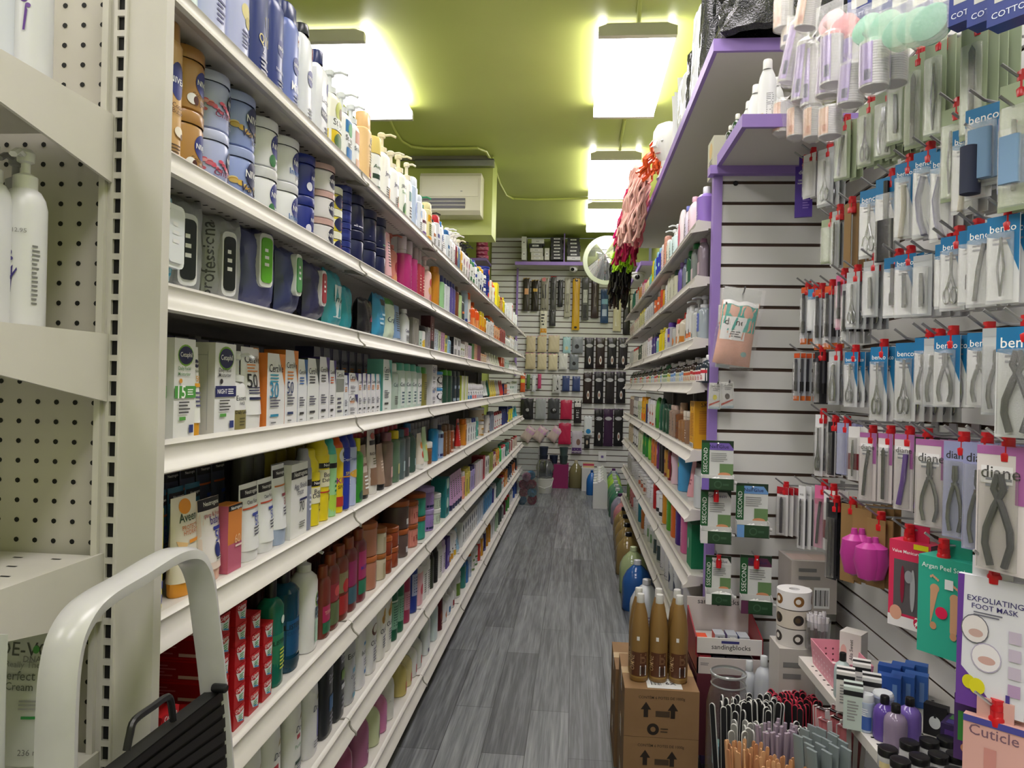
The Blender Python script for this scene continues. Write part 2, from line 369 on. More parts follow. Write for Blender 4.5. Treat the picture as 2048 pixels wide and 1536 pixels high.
# its shelves reach towards the shopper on brackets
def bracket_shelf(pz, ptip, root_z, tip_z, depth, name_lab, drop=.085, tipd=.035):
    z = E(root_z); r = empty('end_cap_shelf', (0, Y0, z)); tag(r, name_lab, 'shelf', 'bracket shelves of the end cap')
    t = MB(); t.box(-1.3, xs0 - .004, -depth, -.002, -.022, -.004, WHITE)
    for i in range(14):
        for j in range(8):
            a = xs0 - .05 - i * .05 - (j % 2) * .025; b = -.03 - j * .04
            if -b < depth: t.add([(a, b, -.0036), (a + .012, b, -.0036), (a + .012, b + .004, -.0036), (a, b + .004, -.0036)], [(0, 1, 2, 3)], DARK)
    obj('tray', t, r)
    k = MB(); k.prism([(-.004, 0), (-.004, -drop), (-depth * .5, -drop * .62), (-depth, -tipd), (-depth, .0)], xs0 - .003, xs0 + .001, WHITE, 'x')
    for a, b in ((-.06, -.03), (-depth * .62, -.022)):
        k.lathe([(.006, 0), (.006, .0006)], STEELD, 10)
        for i in range(len(k.v) - 20, len(k.v)): p, q, s_ = k.v[i]; k.v[i] = (xs0 + .0002 + s_, a + p, b + q * .8)
    obj('bracket', k, r)
bracket_shelf(0, 0, hxy(228, 232)[1], 0, .36, 'upper cream bracket shelf on the near end cap, over the white pump bottles')
bracket_shelf(0, 0, hxy(225, 668)[1], 0, .36, 'middle cream bracket shelf on the end cap, holding the tall white pump bottles')
bracket_shelf(0, 0, hxy(215, 1105)[1], 0, .36, 'lower cream bracket shelf on the end cap, above the curl cream tubes')
# ---------------------------------------------------------------- fluorescent ceiling fixtures
def fixture(x0, x1, y0, y1, lab, zb=1.75):
    r = empty('ceiling_light', ((x0 + x1) / 2, y0, E(zb))); hw = (x1 - x0) / 2; L = y1 - y0
    tag(r, lab, 'ceiling light', 'fluorescent ceiling lights')
    h = MB(); h.box(-hw + .04, hw - .04, .02, L - .02, .05, E(ZC) - E(zb) - .001, mat('#d5d4cc', .5)); obj('housing', h, r)
    for yy in (-.035, L):
        c = MB(); c.prism([(-hw, .0), (hw, .0), (hw, .045), (hw - .05, .062), (-hw + .05, .062), (-hw, .045)], yy, yy + .035, mat('#c9c7bd', .5), 'y'); obj('end_cap', c, r)
    d = MB(); d.prism([(-hw + .012, 0), (hw - .012, 0), (hw, .02), (hw, .05), (-hw, .05), (-hw, .02)], 0, L, mat('#fff8fb', .4, 'e'), 'y'); obj('diffuser', d, r)
for i, (ya, yb) in enumerate([(-1.9, -.75), (-.1, 1.05), (1.75, 2.9), (3.68, 4.75), (5.66, 6.84), (7.22, 8.3)]):
    wd = ['behind the shopper', 'over the near end', 'over the first bays', 'nearest in view', 'middle one', 'farthest, before the back wall'][i]
    if i < 5: fixture(-1.52, -1.13, ya, yb, 'long white fluorescent light behind the tall left shelving, ' + wd) if i != 4 else None
    fixture(.07, .46, ya, yb, 'long white fluorescent light above the aisle, ' + wd)
# ---------------------------------------------------------------- products: each builder returns [(part name, MB)], standing on z = 0, face towards -y
def surf(prof, sx, sy, n):
    """front surface of a lathe with that profile: fn(x, z, lift)"""
    zs = [p[1] for p in prof]; rs = [p[0] for p in prof]
    def fn(x, z, L):
        z = min(max(z, zs[0]), zs[-1]); r = rs[-1]
        for i in range(len(zs) - 1):
            if zs[i] <= z <= zs[i + 1]:
                t = (z - zs[i]) / max(zs[i + 1] - zs[i], 1e-6); r = rs[i] + (rs[i + 1] - rs[i]) * t; break
        a = max(r * sx, 1e-4); q = min(abs(x) / a, .985)
        return (max(-a * .985, min(a * .985, x)), -(r * sy) * (1 - q ** n) ** (1 / n) - L, z)
    return fn
def P_jar(w, d, h, c, c2, art, lid=.2, neck=0, **k):
    r = w / 2; hb = h * (1 - lid); b = MB(); g = k.get('bm') or mat(c, .3)
    pr = [(r * .90, 0), (r * .97, h * .02), (r * .985, h * .06), (r * .97, hb * .5), (r * .985, hb * .93), (r * .94, hb), (r * .9, hb + .001)]
    b.lathe(pr, g, k.get('seg', 22)); b.art(art, w * .985, hb, surf(pr, 1, 1, 2))
    l = MB(); l.lathe([(r * .99, hb + .001), (r, hb + h * .02), (r, h * .965), (r * .965, h * .99), (r * .9, h), (.0001, h)], mat(c2, .3), k.get('seg', 22), cap=False)
    return [('jar_body', b), ('lid', l)]
def P_bottle(w, d, h, c, c2, art, cap=.14, capr=.4, sh=.1, se=2.6, wa=1, **k):
    n = se
    r = w / 2; sy = (d / w); hc = h * (1 - cap); b = MB(); hs = hc * (1 - sh)
    g = k.get('bm') or mat(c, .32)
    pr = [(r * .9, 0), (r * .985, h * .012), (r, h * .04), (r * wa, hs * .5), (r, hs), (r * (.5 + .5 * capr) * 1.08, hs + (hc - hs) * .6), (r * capr * 1.05, hc)]
    if k.get('noshoulder'): pr = [(r * .93, 0), (r, h * .02), (r, hc - .004), (r * .97, hc)]
    b.lathe(pr, g, k.get('seg', 20), 1, sy, n); b.art(art, w * .97, hs, surf(pr, 1, sy, n))
    l = MB(); l.lathe([(r * capr, hc), (r * capr * 1.02, hc + .002), (r * capr * .98, h - .003), (r * capr * .88, h), (.0001, h)], mat(c2, .3), k.get('seg', 16), 1, (sy + (1 - sy) * (1 if capr < .6 else 0)), 2 if capr < .6 else n, cap=False)
    return [('bottle_body', b), ('cap', l)]
def P_disc(w, d, h, c, c2, art, **k):
    """flip-top bottle whose cap continues the body"""
    return P_bottle(w, d, h, c, c2, art, **{'cap': .17, 'capr': .86, 'sh': .06, **k})
def P_dome(w, d, h, c, c2, art, **k):
    """soft bottle with a rounded, narrowing top (body wash)"""
    r = w / 2; sy = d / w; b = MB(); hc = h * .8
    pr = [(r * .86, 0), (r * .97, h * .03), (r, h * .3), (r * .98, h * .55), (r * .9, h * .7), (r * .78, hc)]
    b.lathe(pr, mat(c, .3), 20, 1, sy, 2.2); b.art(art, w * .9, hc, surf(pr, 1, sy, 2.2))
    l = MB(); l.lathe([(r * .77, hc), (r * .7, h * .87), (r * .52, h * .95), (r * .3, h * .99), (.0001, h)], mat(c2, .3), 20, 1, sy, 2.2, cap=False)
    return [('bottle_body', b), ('cap', l)]
def P_pump(w, d, h, c, c2, art, body=.72, sh=.14, se=2.6, **k):
    n = se
    r = w / 2; sy = d / w; hb = h * body; b = MB(); g = k.get('bm') or mat(c, .3); cr = min(.017, r * .55)
    pr = [(r * .92, 0), (r * .99, h * .012), (r, h * .04), (r, hb * (1 - sh)), (r * .9, hb * (1 - sh * .5)), (cr * 1.25, hb * .985), (cr, hb)]
    b.lathe(pr, g, 20, 1, sy, n); b.art(art, w * .97, hb * (1 - sh), surf(pr, 1, sy, n))
    p = MB(); m = k.get('pm') or mat(c2, .3)
    p.lathe([(cr, hb), (cr, hb + h * .07), (cr * .55, hb + h * .085), (cr * .38, hb + h * .09), (cr * .38, h - .016), (cr * .7, h - .014), (cr * .75, h - .004), (cr * .5, h), (.0001, h)], m, 14, cap=False)
    t = MB(); t.tube([(0, 0, h - .008), (0, -r * .8, h - .006), (0, -r * 1.25, h - .013)], .0045, m, 6, .0035)
    return [('bottle_body', b), ('pump', p), ('spout', t, 1)]
def P_box(w, d, h, c, c2, art, side=None, **k):
    b = MB(); m = mat(c, .45); ms = mat(c2 or c, .45); hw = w / 2
    b.box(-hw, hw, -d / 2, d / 2, 0, h, m, 'lr'); b.box(-hw, hw, -d / 2, d / 2, 0, h, ms, 'btfk')
    b.art(art, w, h, lambda x, z, L: (x, -d / 2 - L, z))
    if side: b.art(side, d, h, lambda x, z, L: (-hw - L, -x, z)); b.art(side, d, h, lambda x, z, L: (hw + L, x, z))
    if k.get('top'): b.art(k['top'], w, d, lambda x, z, L: (x, z - d / 2, h + L))
    return [('carton', b)]
def P_tube(w, d, h, c, c2, art, cap=.13, **k):
    """squeeze tube standing on its cap: round at the foot, flat crimp on top"""
    r = w / 2; hc = h * cap; b = MB(); m = mat(c, .32); N = 20; rows = 9
    def shp(t): return r * (.93 + .09 * t), (d / 2) * (1 - t) ** .8 + .0012
    def sf(x, z, L):
        t = min(max((z + .0) / (h - hc), 0), 1); a, bb = shp(t); q = min(abs(x) / a, .985); return (max(-a * .985, min(a * .985, x)), -bb * (1 - q * q) ** .5 - L, hc + z)
    v = []; 
    for j in range(rows + 1):
        t = j / rows; a, bb = shp(t)
        v += [(a * math.cos(2 * math.pi * i / N), bb * math.sin(2 * math.pi * i / N), hc + (h - hc) * t) for i in range(N)]
    b.add(v, [(j * N + i, j * N + (i + 1) % N, (j + 1) * N + (i + 1) % N, (j + 1) * N + i) for j in range(rows) for i in range(N)] + [tuple(rows * N + i for i in range(N))], m)
    b.art(art, w * .95, h - hc, sf)
    l = MB(); l.lathe([(r * .86, 0), (r * .9, .002), (r * .93, hc)], mat(c2, .35), N, 1, d / w)
    return [('tube_body', b), ('cap', l)]
def P_can(w, d, h, c, c2, art, cap=.24, **k):
    r = w / 2; hc = h * (1 - cap); b = MB()
    pr = [(r * .93, 0), (r, h * .01), (r, hc - .004), (r * .96, hc)]
    b.lathe(pr, mat(c, .28), 18); b.art(art, w * .97, hc, surf(pr, 1, 1, 2))
    l = MB(); l.lathe([(r * .9, hc), (r * .9, hc + h * cap * .15), (r * .82, hc + h * cap * .4), (r * .62, hc + h * cap * .62), (r * .58, h - .004), (r * .45, h), (.0001, h)], mat(c2, .3), 18, cap=False)
    return [('can_body', b), ('cap', l)]
def P_mist(w, d, h, c, c2, art, **k):
    r = w / 2; hb = h * .70; b = MB()
    pr = [(r * .93, 0), (r, .004), (r, hb * .95), (r * .8, hb * .985), (r * .42, hb)]
    b.lathe(pr, mat(c, .12), 16); b.art(art, w * .97, hb, surf(pr, 1, 1, 2))
    l = MB(); l.lathe([(r * .45, hb), (r * .45, hb + .012, mat('#b9bbbd', .25, 'm')), (r * .46, hb + .013, mat(c2, .15)), (r * .46, h - .003), (r * .4, h), (.0001, h)], mat(c2, .15), 14, cap=False)
    return [('bottle_body', b), ('cap', l)]
def P_mini(w, d, h, c, c2, art, **k):
    """round-shouldered bottle with a small ribbed cap"""
    r = w / 2; b = MB(); hb = h * .82
    pr = [(r * .9, 0), (r * .99, .004), (r, hb * .1), (r, hb * .7), (r * .93, hb * .82), (r * .72, hb * .92), (r * .40, hb * .98), (r * .36, hb)]
    b.lathe(pr, k.get('bm') or mat(c, .2), 20); b.art(art, w * .97, hb * .7, surf(pr, 1, 1, 2))
    l = MB(); l.lathe([(r * .40, hb), (r * .42, hb + .001), (r * .40, h - .002), (r * .35, h), (.0001, h)], mat(c2, .3), 14, cap=False)
    return [('bottle_body', b), ('cap', l)]
def P_roll(w, d, h, c, c2, art, **k):
    r = w / 2; b = MB(); hb = h * .62
    pr = [(r * .88, 0), (r, .005), (r * .98, hb * .5), (r * .86, hb)]
    b.lathe(pr, mat(c, .3), 14, 1, .8); b.art(art, w * .9, hb, surf(pr, 1, .8, 2))
    l = MB(); l.lathe([(r * .9, hb), (r * .97, hb + h * .1), (r * .95, h * .85), (r * .7, h * .96), (r * .3, h), (.0001, h)], mat(c2, .3), 14, 1, .85, cap=False)
    return [('stick_body', b), ('cap', l)]
def P_pouch(w, d, h, c, c2, art, lid=None, **k):
    """soft pack, thick in the middle, flat sealed edges; optional hard flip lid on the face"""
    b = MB(); rr = random.Random(int(w * 1e4) + int(h * 1e3)); ph = rr.random() * 6
    def th(u, v): return d / 2 * (max(0, 1 - abs(u) ** 3.2) ** .6) * (max(0, 1 - abs(2 * v - 1) ** 5) ** .6) * (1 + .1 * math.sin(9 * u + 13 * v + ph)) + .0008
    m = k.get('bm') or mat(c, .28)
    def fr(x, z, L): u = max(-1, min(1, x / (w / 2))); v = max(0, min(1, z / h)); return (x * (1 - .05 * math.sin(math.pi * v)), -th(u, v) - L, z + .003 * math.sin(7 * u + ph) * (v > .9))
    b.grid(lambda u, v: fr((u * 2 - 1) * w / 2, v * h, 0), 12, 12, m)
    b.grid(lambda u, v: (lambda q: (q[0], -q[1], q[2]))(fr((1 - u * 2) * w / 2, v * h, 0)), 12, 12, m)
    b.art(art, w, h, fr, 2)
    out = [('pack_body', b)]
    if lid:
        l = MB(); lw, lz0, lz1, lc, ic = lid
        y = -d / 2 - .002
        pts = []
        for cx, cz, a0 in ((lw / 2 - .01, lz1 - .01, 0), (-lw / 2 + .01, lz1 - .01, 90), (-lw / 2 + .01, lz0 + .01, 180), (lw / 2 - .01, lz0 + .01, 270)):
            for i in range(4): a = math.radians(a0 + 30 * i); pts.append((cx + .01 * math.cos(a), cz + .01 * math.sin(a)))
        l.prism(pts, y - .006, y + .012, mat(lc, .3), 'y'); l.prism([(a * .78, (b_ - (lz0 + lz1) / 2) * .84 + (lz0 + lz1) / 2) for a, b_ in pts], y - .0085, y - .005, mat(ic, .3), 'y')
        l.art([('l', -.4, .35, .4, .75, 3, '#e8e8e8')], lw, lz1 - lz0, lambda x, z, L: (x, y - .0087 - L, z + lz0))
        out.append(('flip_lid', l))
    return out
def P_jug(w, d, h, c, c2, art, **k):
    """gallon jug with a moulded handle"""
    b = MB(); m = k.get('bm') or mat(c, .25); r = w / 2; hb = h * .9
    pr = [(r * .92, 0), (r, .01), (r, h * .52), (r * .95, h * .62), (r * .72, h * .76), (r * .40, h * .86), (r * .24, hb)]
    b.lathe(pr, m, 20, 1, d / w, 3.4); b.art(art, w * .95, h * .55, surf(pr, 1, d / w, 3.4))
    l = MB(); l.lathe([(r * .25, hb), (r * .27, hb + .002), (r * .26, h - .002), (r * .2, h), (.0001, h)], mat(c2, .3), 14, cap=False)
    t = MB(); t.tube([(0, d * .15, h * .84), (0, d * .36, h * .85), (0, d * .5, h * .76), (0, d * .49, h * .6), (0, d * .43, h * .52)], .011, m, 8)
    return [('jug_body', b), ('cap', l), ('handle', t)]
def P_flat(w, d, h, c, c2, art, **k): return P_bottle(w, d, h, c, c2, art, **{'cap': .12, 'capr': .34, 'sh': .2, 'se': 3, **k})
def P_cyl(w, d, h, c, c2, art, **k): return P_bottle(w, w, h, c, c2, art, **{'se': 2, **k})
BUILD = dict(jar=P_jar, bottle=P_bottle, disc=P_disc, dome=P_dome, pump=P_pump, box=P_box, tube=P_tube, can=P_can, mist=P_mist, mini=P_mini, roll=P_roll, pouch=P_pouch, jug=P_jug, flat=P_flat, cyl=P_cyl)
NAMES = dict(jar='cream_jar', bottle='lotion_bottle', disc='flip_top_bottle', dome='body_wash_bottle', pump='pump_bottle', box='boxed_product', tube='squeeze_tube', can='spray_can', mist='mist_bottle', mini='round_bottle', roll='deodorant_stick', pouch='wipes_pack', jug='gallon_jug', flat='slim_bottle', cyl='tall_bottle')
# ---------------------------------------------------------------- prints
def A_g(acc='#3a4a8a', ink='#444', v=0):
    """plain modern label: colour block, name bar, small print"""
    return [[('r', -.7, .62, .7, .86, acc), ('l', -.55, .2, .6, .5, 4, ink)], [('r', -.75, .1, .75, .42, acc), ('r', -.45, .66, .55, .74, ink), ('l', -.4, .48, .5, .6, 2, ink)],
            [('o', .05, .7, .5, .5, acc), ('l', -.5, .14, .6, .46, 5, ink)], [('r', -.85, .05, .85, .16, acc), ('r', -.6, .55, .6, .68, acc), ('l', -.5, .25, .5, .48, 4, ink)], [('l', -.6, .2, .65, .8, 9, ink)]][v % 5]
def A_nivea(x='', xc='#556', v=.6): return [('o', .2, v, .5, .5, '#16257a'), ('t', 'NIVEA', .2, v, .42, '#ffffff')] + ([('t', x, .15, v - .27, .6, xc)] if x else []) + [('l', -.1, .12, .8, .25, 3, '#667')]
def A_cetaphil(sub, band, bt, c='#4a8a3a', dot='#e8a33a'):
    return [('o', .05, .835, .74, .56, '#7cae3e'), ('o', .05, .835, .68, .47, '#1d2350'), ('t', 'Cetaphil', .05, .835, .56, '#ffffff'), ('t', sub[0], -.12, .70, .58, c), ('t', sub[1], -.12, .65, .58, c), ('o', -.45, .58, .14, .12, dot),
            ('r', -1, .41, 1, .53, band), ('t', bt, -.35, .47, .36 if len(bt) < 4 else .46, '#fff'), ('l', .2, .435, .85, .505, 3, '#fff'), ('l', -.6, .25, .7, .385, 4, '#555'), ('r', -.55, .19, .05, .225, '#5aa046'), ('r', .4, .06, .8, .14, '#2a3a7a')]
def A_cerave(col, sub='#e08a3a', num='', nc='#222'):
    a = [('q', [(.25, 1), (1, 1), (1, .55)], col), ('t', 'CeraVe', -.02, .80, .78, '#223'), ('l', -.7, .60, .45, .73, 3, sub)]
    if num: a += [('t', num, -.25, .50, .5, nc)]
    return a + [('l', -.7, .26, .5, .42, 4, '#556'), ('r', -.65, .14, .25, .175, nc if num else '#333'), ('l', -.6, .04, .1, .08, 1, '#777')]
def A_neut(t1='', n='50', acc='#2a4aa0', bar='#c8652c'): return [('r', -1, .80, 1, .93, '#15151a'), ('t', 'Neutrogena', .15, .865, .72, '#fff')] + ([('t', t1, .1, .72, .6, '#33333a')] if t1 else []) + [('r', -.9, .66 if not t1 else .62, .95, .685 if not t1 else .645, bar), ('r', -.1, .50, .95, .545, acc), ('t', n, .45, .42, .34, acc), ('l', -.1, .2, .9, .34, 3, '#445')]
def A_colgate(acc='#2f9a4a'): return [('q', [(-.95, .97), (.97, .97), (.75, .12), (-.25, .28)], '#e4e6ea'), ('q', [(-1, 1), (1, 1), (.9, .72), (0, .62), (-.8, .75)], '#c01822'), ('t', 'Colgate', .0, .82, .72, '#fff'), ('l', -.2, .28, .6, .58, 3, acc), ('q', [(-.2, .3), (.72, .14), (.72, .2), (-.2, .38)], '#3a8ac0')]
def A_dove(t='', acc='#b59a5a', low=None): return [('q', [(.0, .68), (.32, .70), (.5, .75), (.25, .735)], '#a08a4a'), ('t', 'Dove', .15, .60, .62, '#1d2a55', .0, .25)] + ([('t', t, .05, .4, .6, acc)] if t else []) + ([('r', -.5, .2, .6, .24, low)] if low else []) + [('l', -.3, .1, .5, .2, 3, '#778')]
def A_txt(t, tc='#222', acc=None, v=.6, w=.75, ink='#555'): return ([('r', -.85, v - .14, .85, v + .14, acc)] if acc else []) + [('t', t, 0, v, w, tc), ('l', -.55, .15, .6, .4, 5, ink)]
# ---------------------------------------------------------------- placing
KITS = {}; LABS = {}; NOBJ = [0]
CN = [('white', (235, 235, 235)), ('cream', (232, 222, 196)), ('grey', (140, 140, 142)), ('black', (22, 22, 24)), ('dark blue', (25, 35, 95)), ('blue', (45, 105, 190)), ('light blue', (140, 190, 225)), ('lavender', (170, 165, 215)), ('purple', (95, 55, 150)),
      ('teal', (30, 140, 140)), ('mint', (165, 215, 195)), ('green', (50, 140, 60)), ('dark green', (25, 65, 45)), ('lime', (170, 205, 70)), ('olive', (120, 115, 40)), ('yellow', (235, 205, 40)), ('orange', (230, 120, 35)), ('amber', (200, 140, 35)),
      ('brown', (110, 65, 35)), ('tan', (195, 155, 100)), ('peach', (240, 190, 160)), ('red', (195, 30, 35)), ('maroon', (100, 20, 35)), ('pink', (235, 130, 170)), ('magenta', (195, 30, 110)), ('pale pink', (240, 200, 210)), ('silver', (185, 187, 192))]
def cname(c):
    c = c.lstrip('#'); c = ''.join(x + x for x in c) if len(c) == 3 else c; r = [int(c[i:i + 2], 16) for i in (0, 2, 4)]
    return min(CN, key=lambda q: sum((a - b) ** 2 for a, b in zip(q[1], r)))[0]
NOUN = dict(jar='jar', bottle='bottle', disc='flip-top bottle', dome='body wash', pump='pump bottle', box='box', tube='tube', can='spray can', mist='mist bottle', mini='round bottle', roll='deodorant', pouch='wipes pack', jug='jug', flat='slim bottle', cyl='tall bottle')
def kit(kind, w, d, h, c, c2, art, far, kw):
    key = (kind, round(w, 4), round(d, 4), round(h, 4), c, c2, repr(art), far, repr(sorted((a, str(b)) for a, b in kw.items())))
    if key not in KITS:
        parts = BUILD[kind](w, d, h, c, c2, art, **kw)
        if far or len(parts) == 1:
            m = parts[0][1]
            for q in parts[1:]: m.merge(q[1])
            KITS[key] = [(NAMES[kind], m.mesh(NAMES[kind]))]
        else: KITS[key] = [(q[0], q[1].mesh(q[0])) + tuple(q[2:]) for q in parts]
    return KITS[key]
def words_n(s): return len(s.replace('-', ' ').split()) if False else len(s.split())
def uniq(cands):
    """the first label of the candidates that no other thing carries"""
    for c in cands:
        if c not in LABS and words_n(c) <= 16: LABS[c] = 1; return c
    base = min(cands, key=words_n); base = ' '.join(base.split()[:14]); k = 2
    while True:
        c = '%s, %s such' % (base, ORDN(k))
        if c not in LABS: LABS[c] = 1; return c
        k += 1
def ORDN(k):
    o = ['first', 'second', 'third', 'fourth', 'fifth', 'sixth', 'seventh', 'eighth', 'ninth', 'tenth', 'eleventh', 'twelfth', 'thirteenth', 'fourteenth', 'fifteenth', 'sixteenth', 'seventeenth', 'eighteenth', 'nineteenth', 'twentieth']
    return o[k - 1] if k <= 20 else '%dth' % k if k % 10 not in (1, 2, 3) or k in (11, 12, 13) else '%d%s' % (k, {1: 'st', 2: 'nd', 3: 'rd'}[k % 10])
def place(kind, w, d, h, c, c2, art, loc, rz, labels, group, far=False, name=None, cat=None, ry=0, rx=0, **kw):
    parts = kit(kind, w, d, h, c, c2, art, far, kw); nm = name or NAMES[kind]; NOBJ[0] += 1
    if len(parts) == 1:
        o = bpy.data.objects.new(nm, parts[0][1]); COL.objects.link(o); o.location = loc; o.rotation_euler = (rx, ry, rz)
    else:
        o = empty(nm, loc, rz, rx, ry)
        made = []
        for q in parts: p = bpy.data.objects.new(q[0], q[1]); COL.objects.link(p); p.parent = made[q[2]] if len(q) > 2 else o; made.append(p)
    tag(o, uniq(labels) if isinstance(labels, list) else labels, cat or NOUN[kind], group); return o
# ---------------------------------------------------------------- stocking the shelves
REC = []; FOOT = {}
DEPTH = dict(jar=1, bottle=.62, disc=.6, dome=.6, pump=.75, box=.75, tube=.62, can=1, mist=1, mini=1, roll=.8, pouch=.45, jug=.8, flat=.5, cyl=1)
def put(run, k, y0, y1, kind, hcm, c, c2, desc, art=(), n=1, rows=1, d=None, dx=0, lean=0, far=None, base=0, turn=0, gap=.0015, **kw):
    X, s, zs = (XL, 1, ZL) if run == 'L' else (XB, -1, ZR)
    wd = max(.012, abs(y1 - y0) - gap); wd = min(wd, .072) if kind not in ('box', 'pouch', 'jar') else min(wd, .1); dd = d or wd * DEPTH[kind]; h = hcm / 100; yc = (y0 + y1) / 2; side = 'left' if run == 'L' else 'right'
    near = min(y0, y1)
    if far is None: far = near > 2.6 or (run == 'R' and near > 3.6)
    wd, dd, h = round(wd, 3), round(dd, 3), round(h, 3)
    fp = FOOT.setdefault((run, k), []); off = .014 + dx - dd - .004
    for r in range(rows):
        off += dd + .004
        while True:                                            # push back until it stands clear of what is already there
            hit = [q for q in fp if q[0] < max(y0, y1) - .002 and q[1] > min(y0, y1) + .002 and q[2] < off + dd - .001 and q[3] > off + .001]
            if not hit: break
            off = max(q[3] for q in hit) + .003
        if off + dd > (DEP[k] if run == 'L' else (.24 if k < 5 else .28)) + .03: break
        fp.append((min(y0, y1), max(y0, y1), off, off + dd))
        for i in range(n):
            x = X - s * (off + dd / 2); z = E(zs[k]) - .0055 + base + i * (h + .0005)
            suf = ''
            if n == 2: suf = ', upper one' if i else ', lower one'
            elif n > 2: suf = ', top of stack' if i == n - 1 else ', foot of stack' if i == 0 else ', %s up its stack' % ORDN(i + 1)
            if r: suf += ' behind the front row' if r == 1 else ' in the third row back'
            nm = kw.get('name')
            o = place(kind, wd, dd, h, c, c2, list(art) if not (r and far) else [], (x, yc, z), (math.pi / 2 if s > 0 else -math.pi / 2) + turn, 'x', None, far, **{a: b for a, b in kw.items()}, rx=lean)
            o['group'] = '%s shelf of the %s run' % (ORD[k], side)
            REC.append([o, desc, suf, "%s run's %s shelf" % (side, ORD[k]), int((near - (Y0 if run == 'L' else YP)) / BAY), near, r, i, run + str(k)])
def stock(run, k, spec, x_end=None):
    """spec lines: px kind height_cm colour cap_colour description | print | options; px is where the thing's near edge meets the shelf"""
    X, zs = (XL - .014, ZL) if run == 'L' else (XB + .014, ZR)
    ls = [l.strip() for l in spec.strip().split('\n') if l.strip()]
    px = [float(l.split()[0]) for l in ls] + [x_end]
    for i, l in enumerate(ls):
        a = [q.strip() for q in l.split('|')] + ['', '']; t = a[0].split(None, 5)
        if t[1] == 'gap': continue
        y0, y1 = yon(px[i], X, zs[k]), yon(px[i + 1], X, zs[k])
        if run == 'R':                                         # keep the first things behind the end panel
            ya = yon(px[0], X, zs[k]); sh = max(0, YP + .05 - ya); y0, y1 = [q + sh * (1 - (q - ya) / (5.9 - ya)) for q in (y0, y1)]
        kw = eval('dict(%s)' % a[2]) if a[2] else {}
        m = kw.pop('w', None)
        if m: y1 = y0 + m
        rep = kw.pop('rep', 1)
        for j in range(rep):
            put(run, k, y0 + (y1 - y0) * j / rep, y0 + (y1 - y0) * (j + 1) / rep, t[1], float(t[2]), '#' + t[3], '#' + t[4], t[5], eval(a[1]) if a[1] else [], **kw)
def fill(run, k, y0, y1, kinds, pal, hr, seed, wr=(.045, .075), rows=1):
    rr = random.Random(seed); y = y0
    while y < y1 - .03:
        wd = rr.uniform(*wr); kd = rr.choice(kinds); p = pal[rr.randrange(len(pal))]; rep = rr.choice((1, 1, 2, 3)); h = rr.uniform(*hr); v = rr.randrange(5)
        for j in range(rep):
            if y + wd > y1: y = y1; break
            c, c2, acc = p
            put(run, k, y, y + wd, kd, h if kd != 'jar' else h * .55, c, c2, '%s %s with %s %s' % (cname(c), NOUN[kd], cname(c2 if kd != 'box' else acc), 'cap' if kd not in ('box', 'jar', 'pouch') else 'lid' if kd == 'jar' else 'print'), A_g(acc, '#333' if sum(lin(c)[:3]) > .9 else '#ddd', v), far=True, rows=rows, n=2 if kd == 'jar' else 1, seg=12)
            y += wd
        y += rr.choice((0, 0, .004, .012))
W3 = ('#f2f2f0', '#f2f2f0', '#3a6ab0')
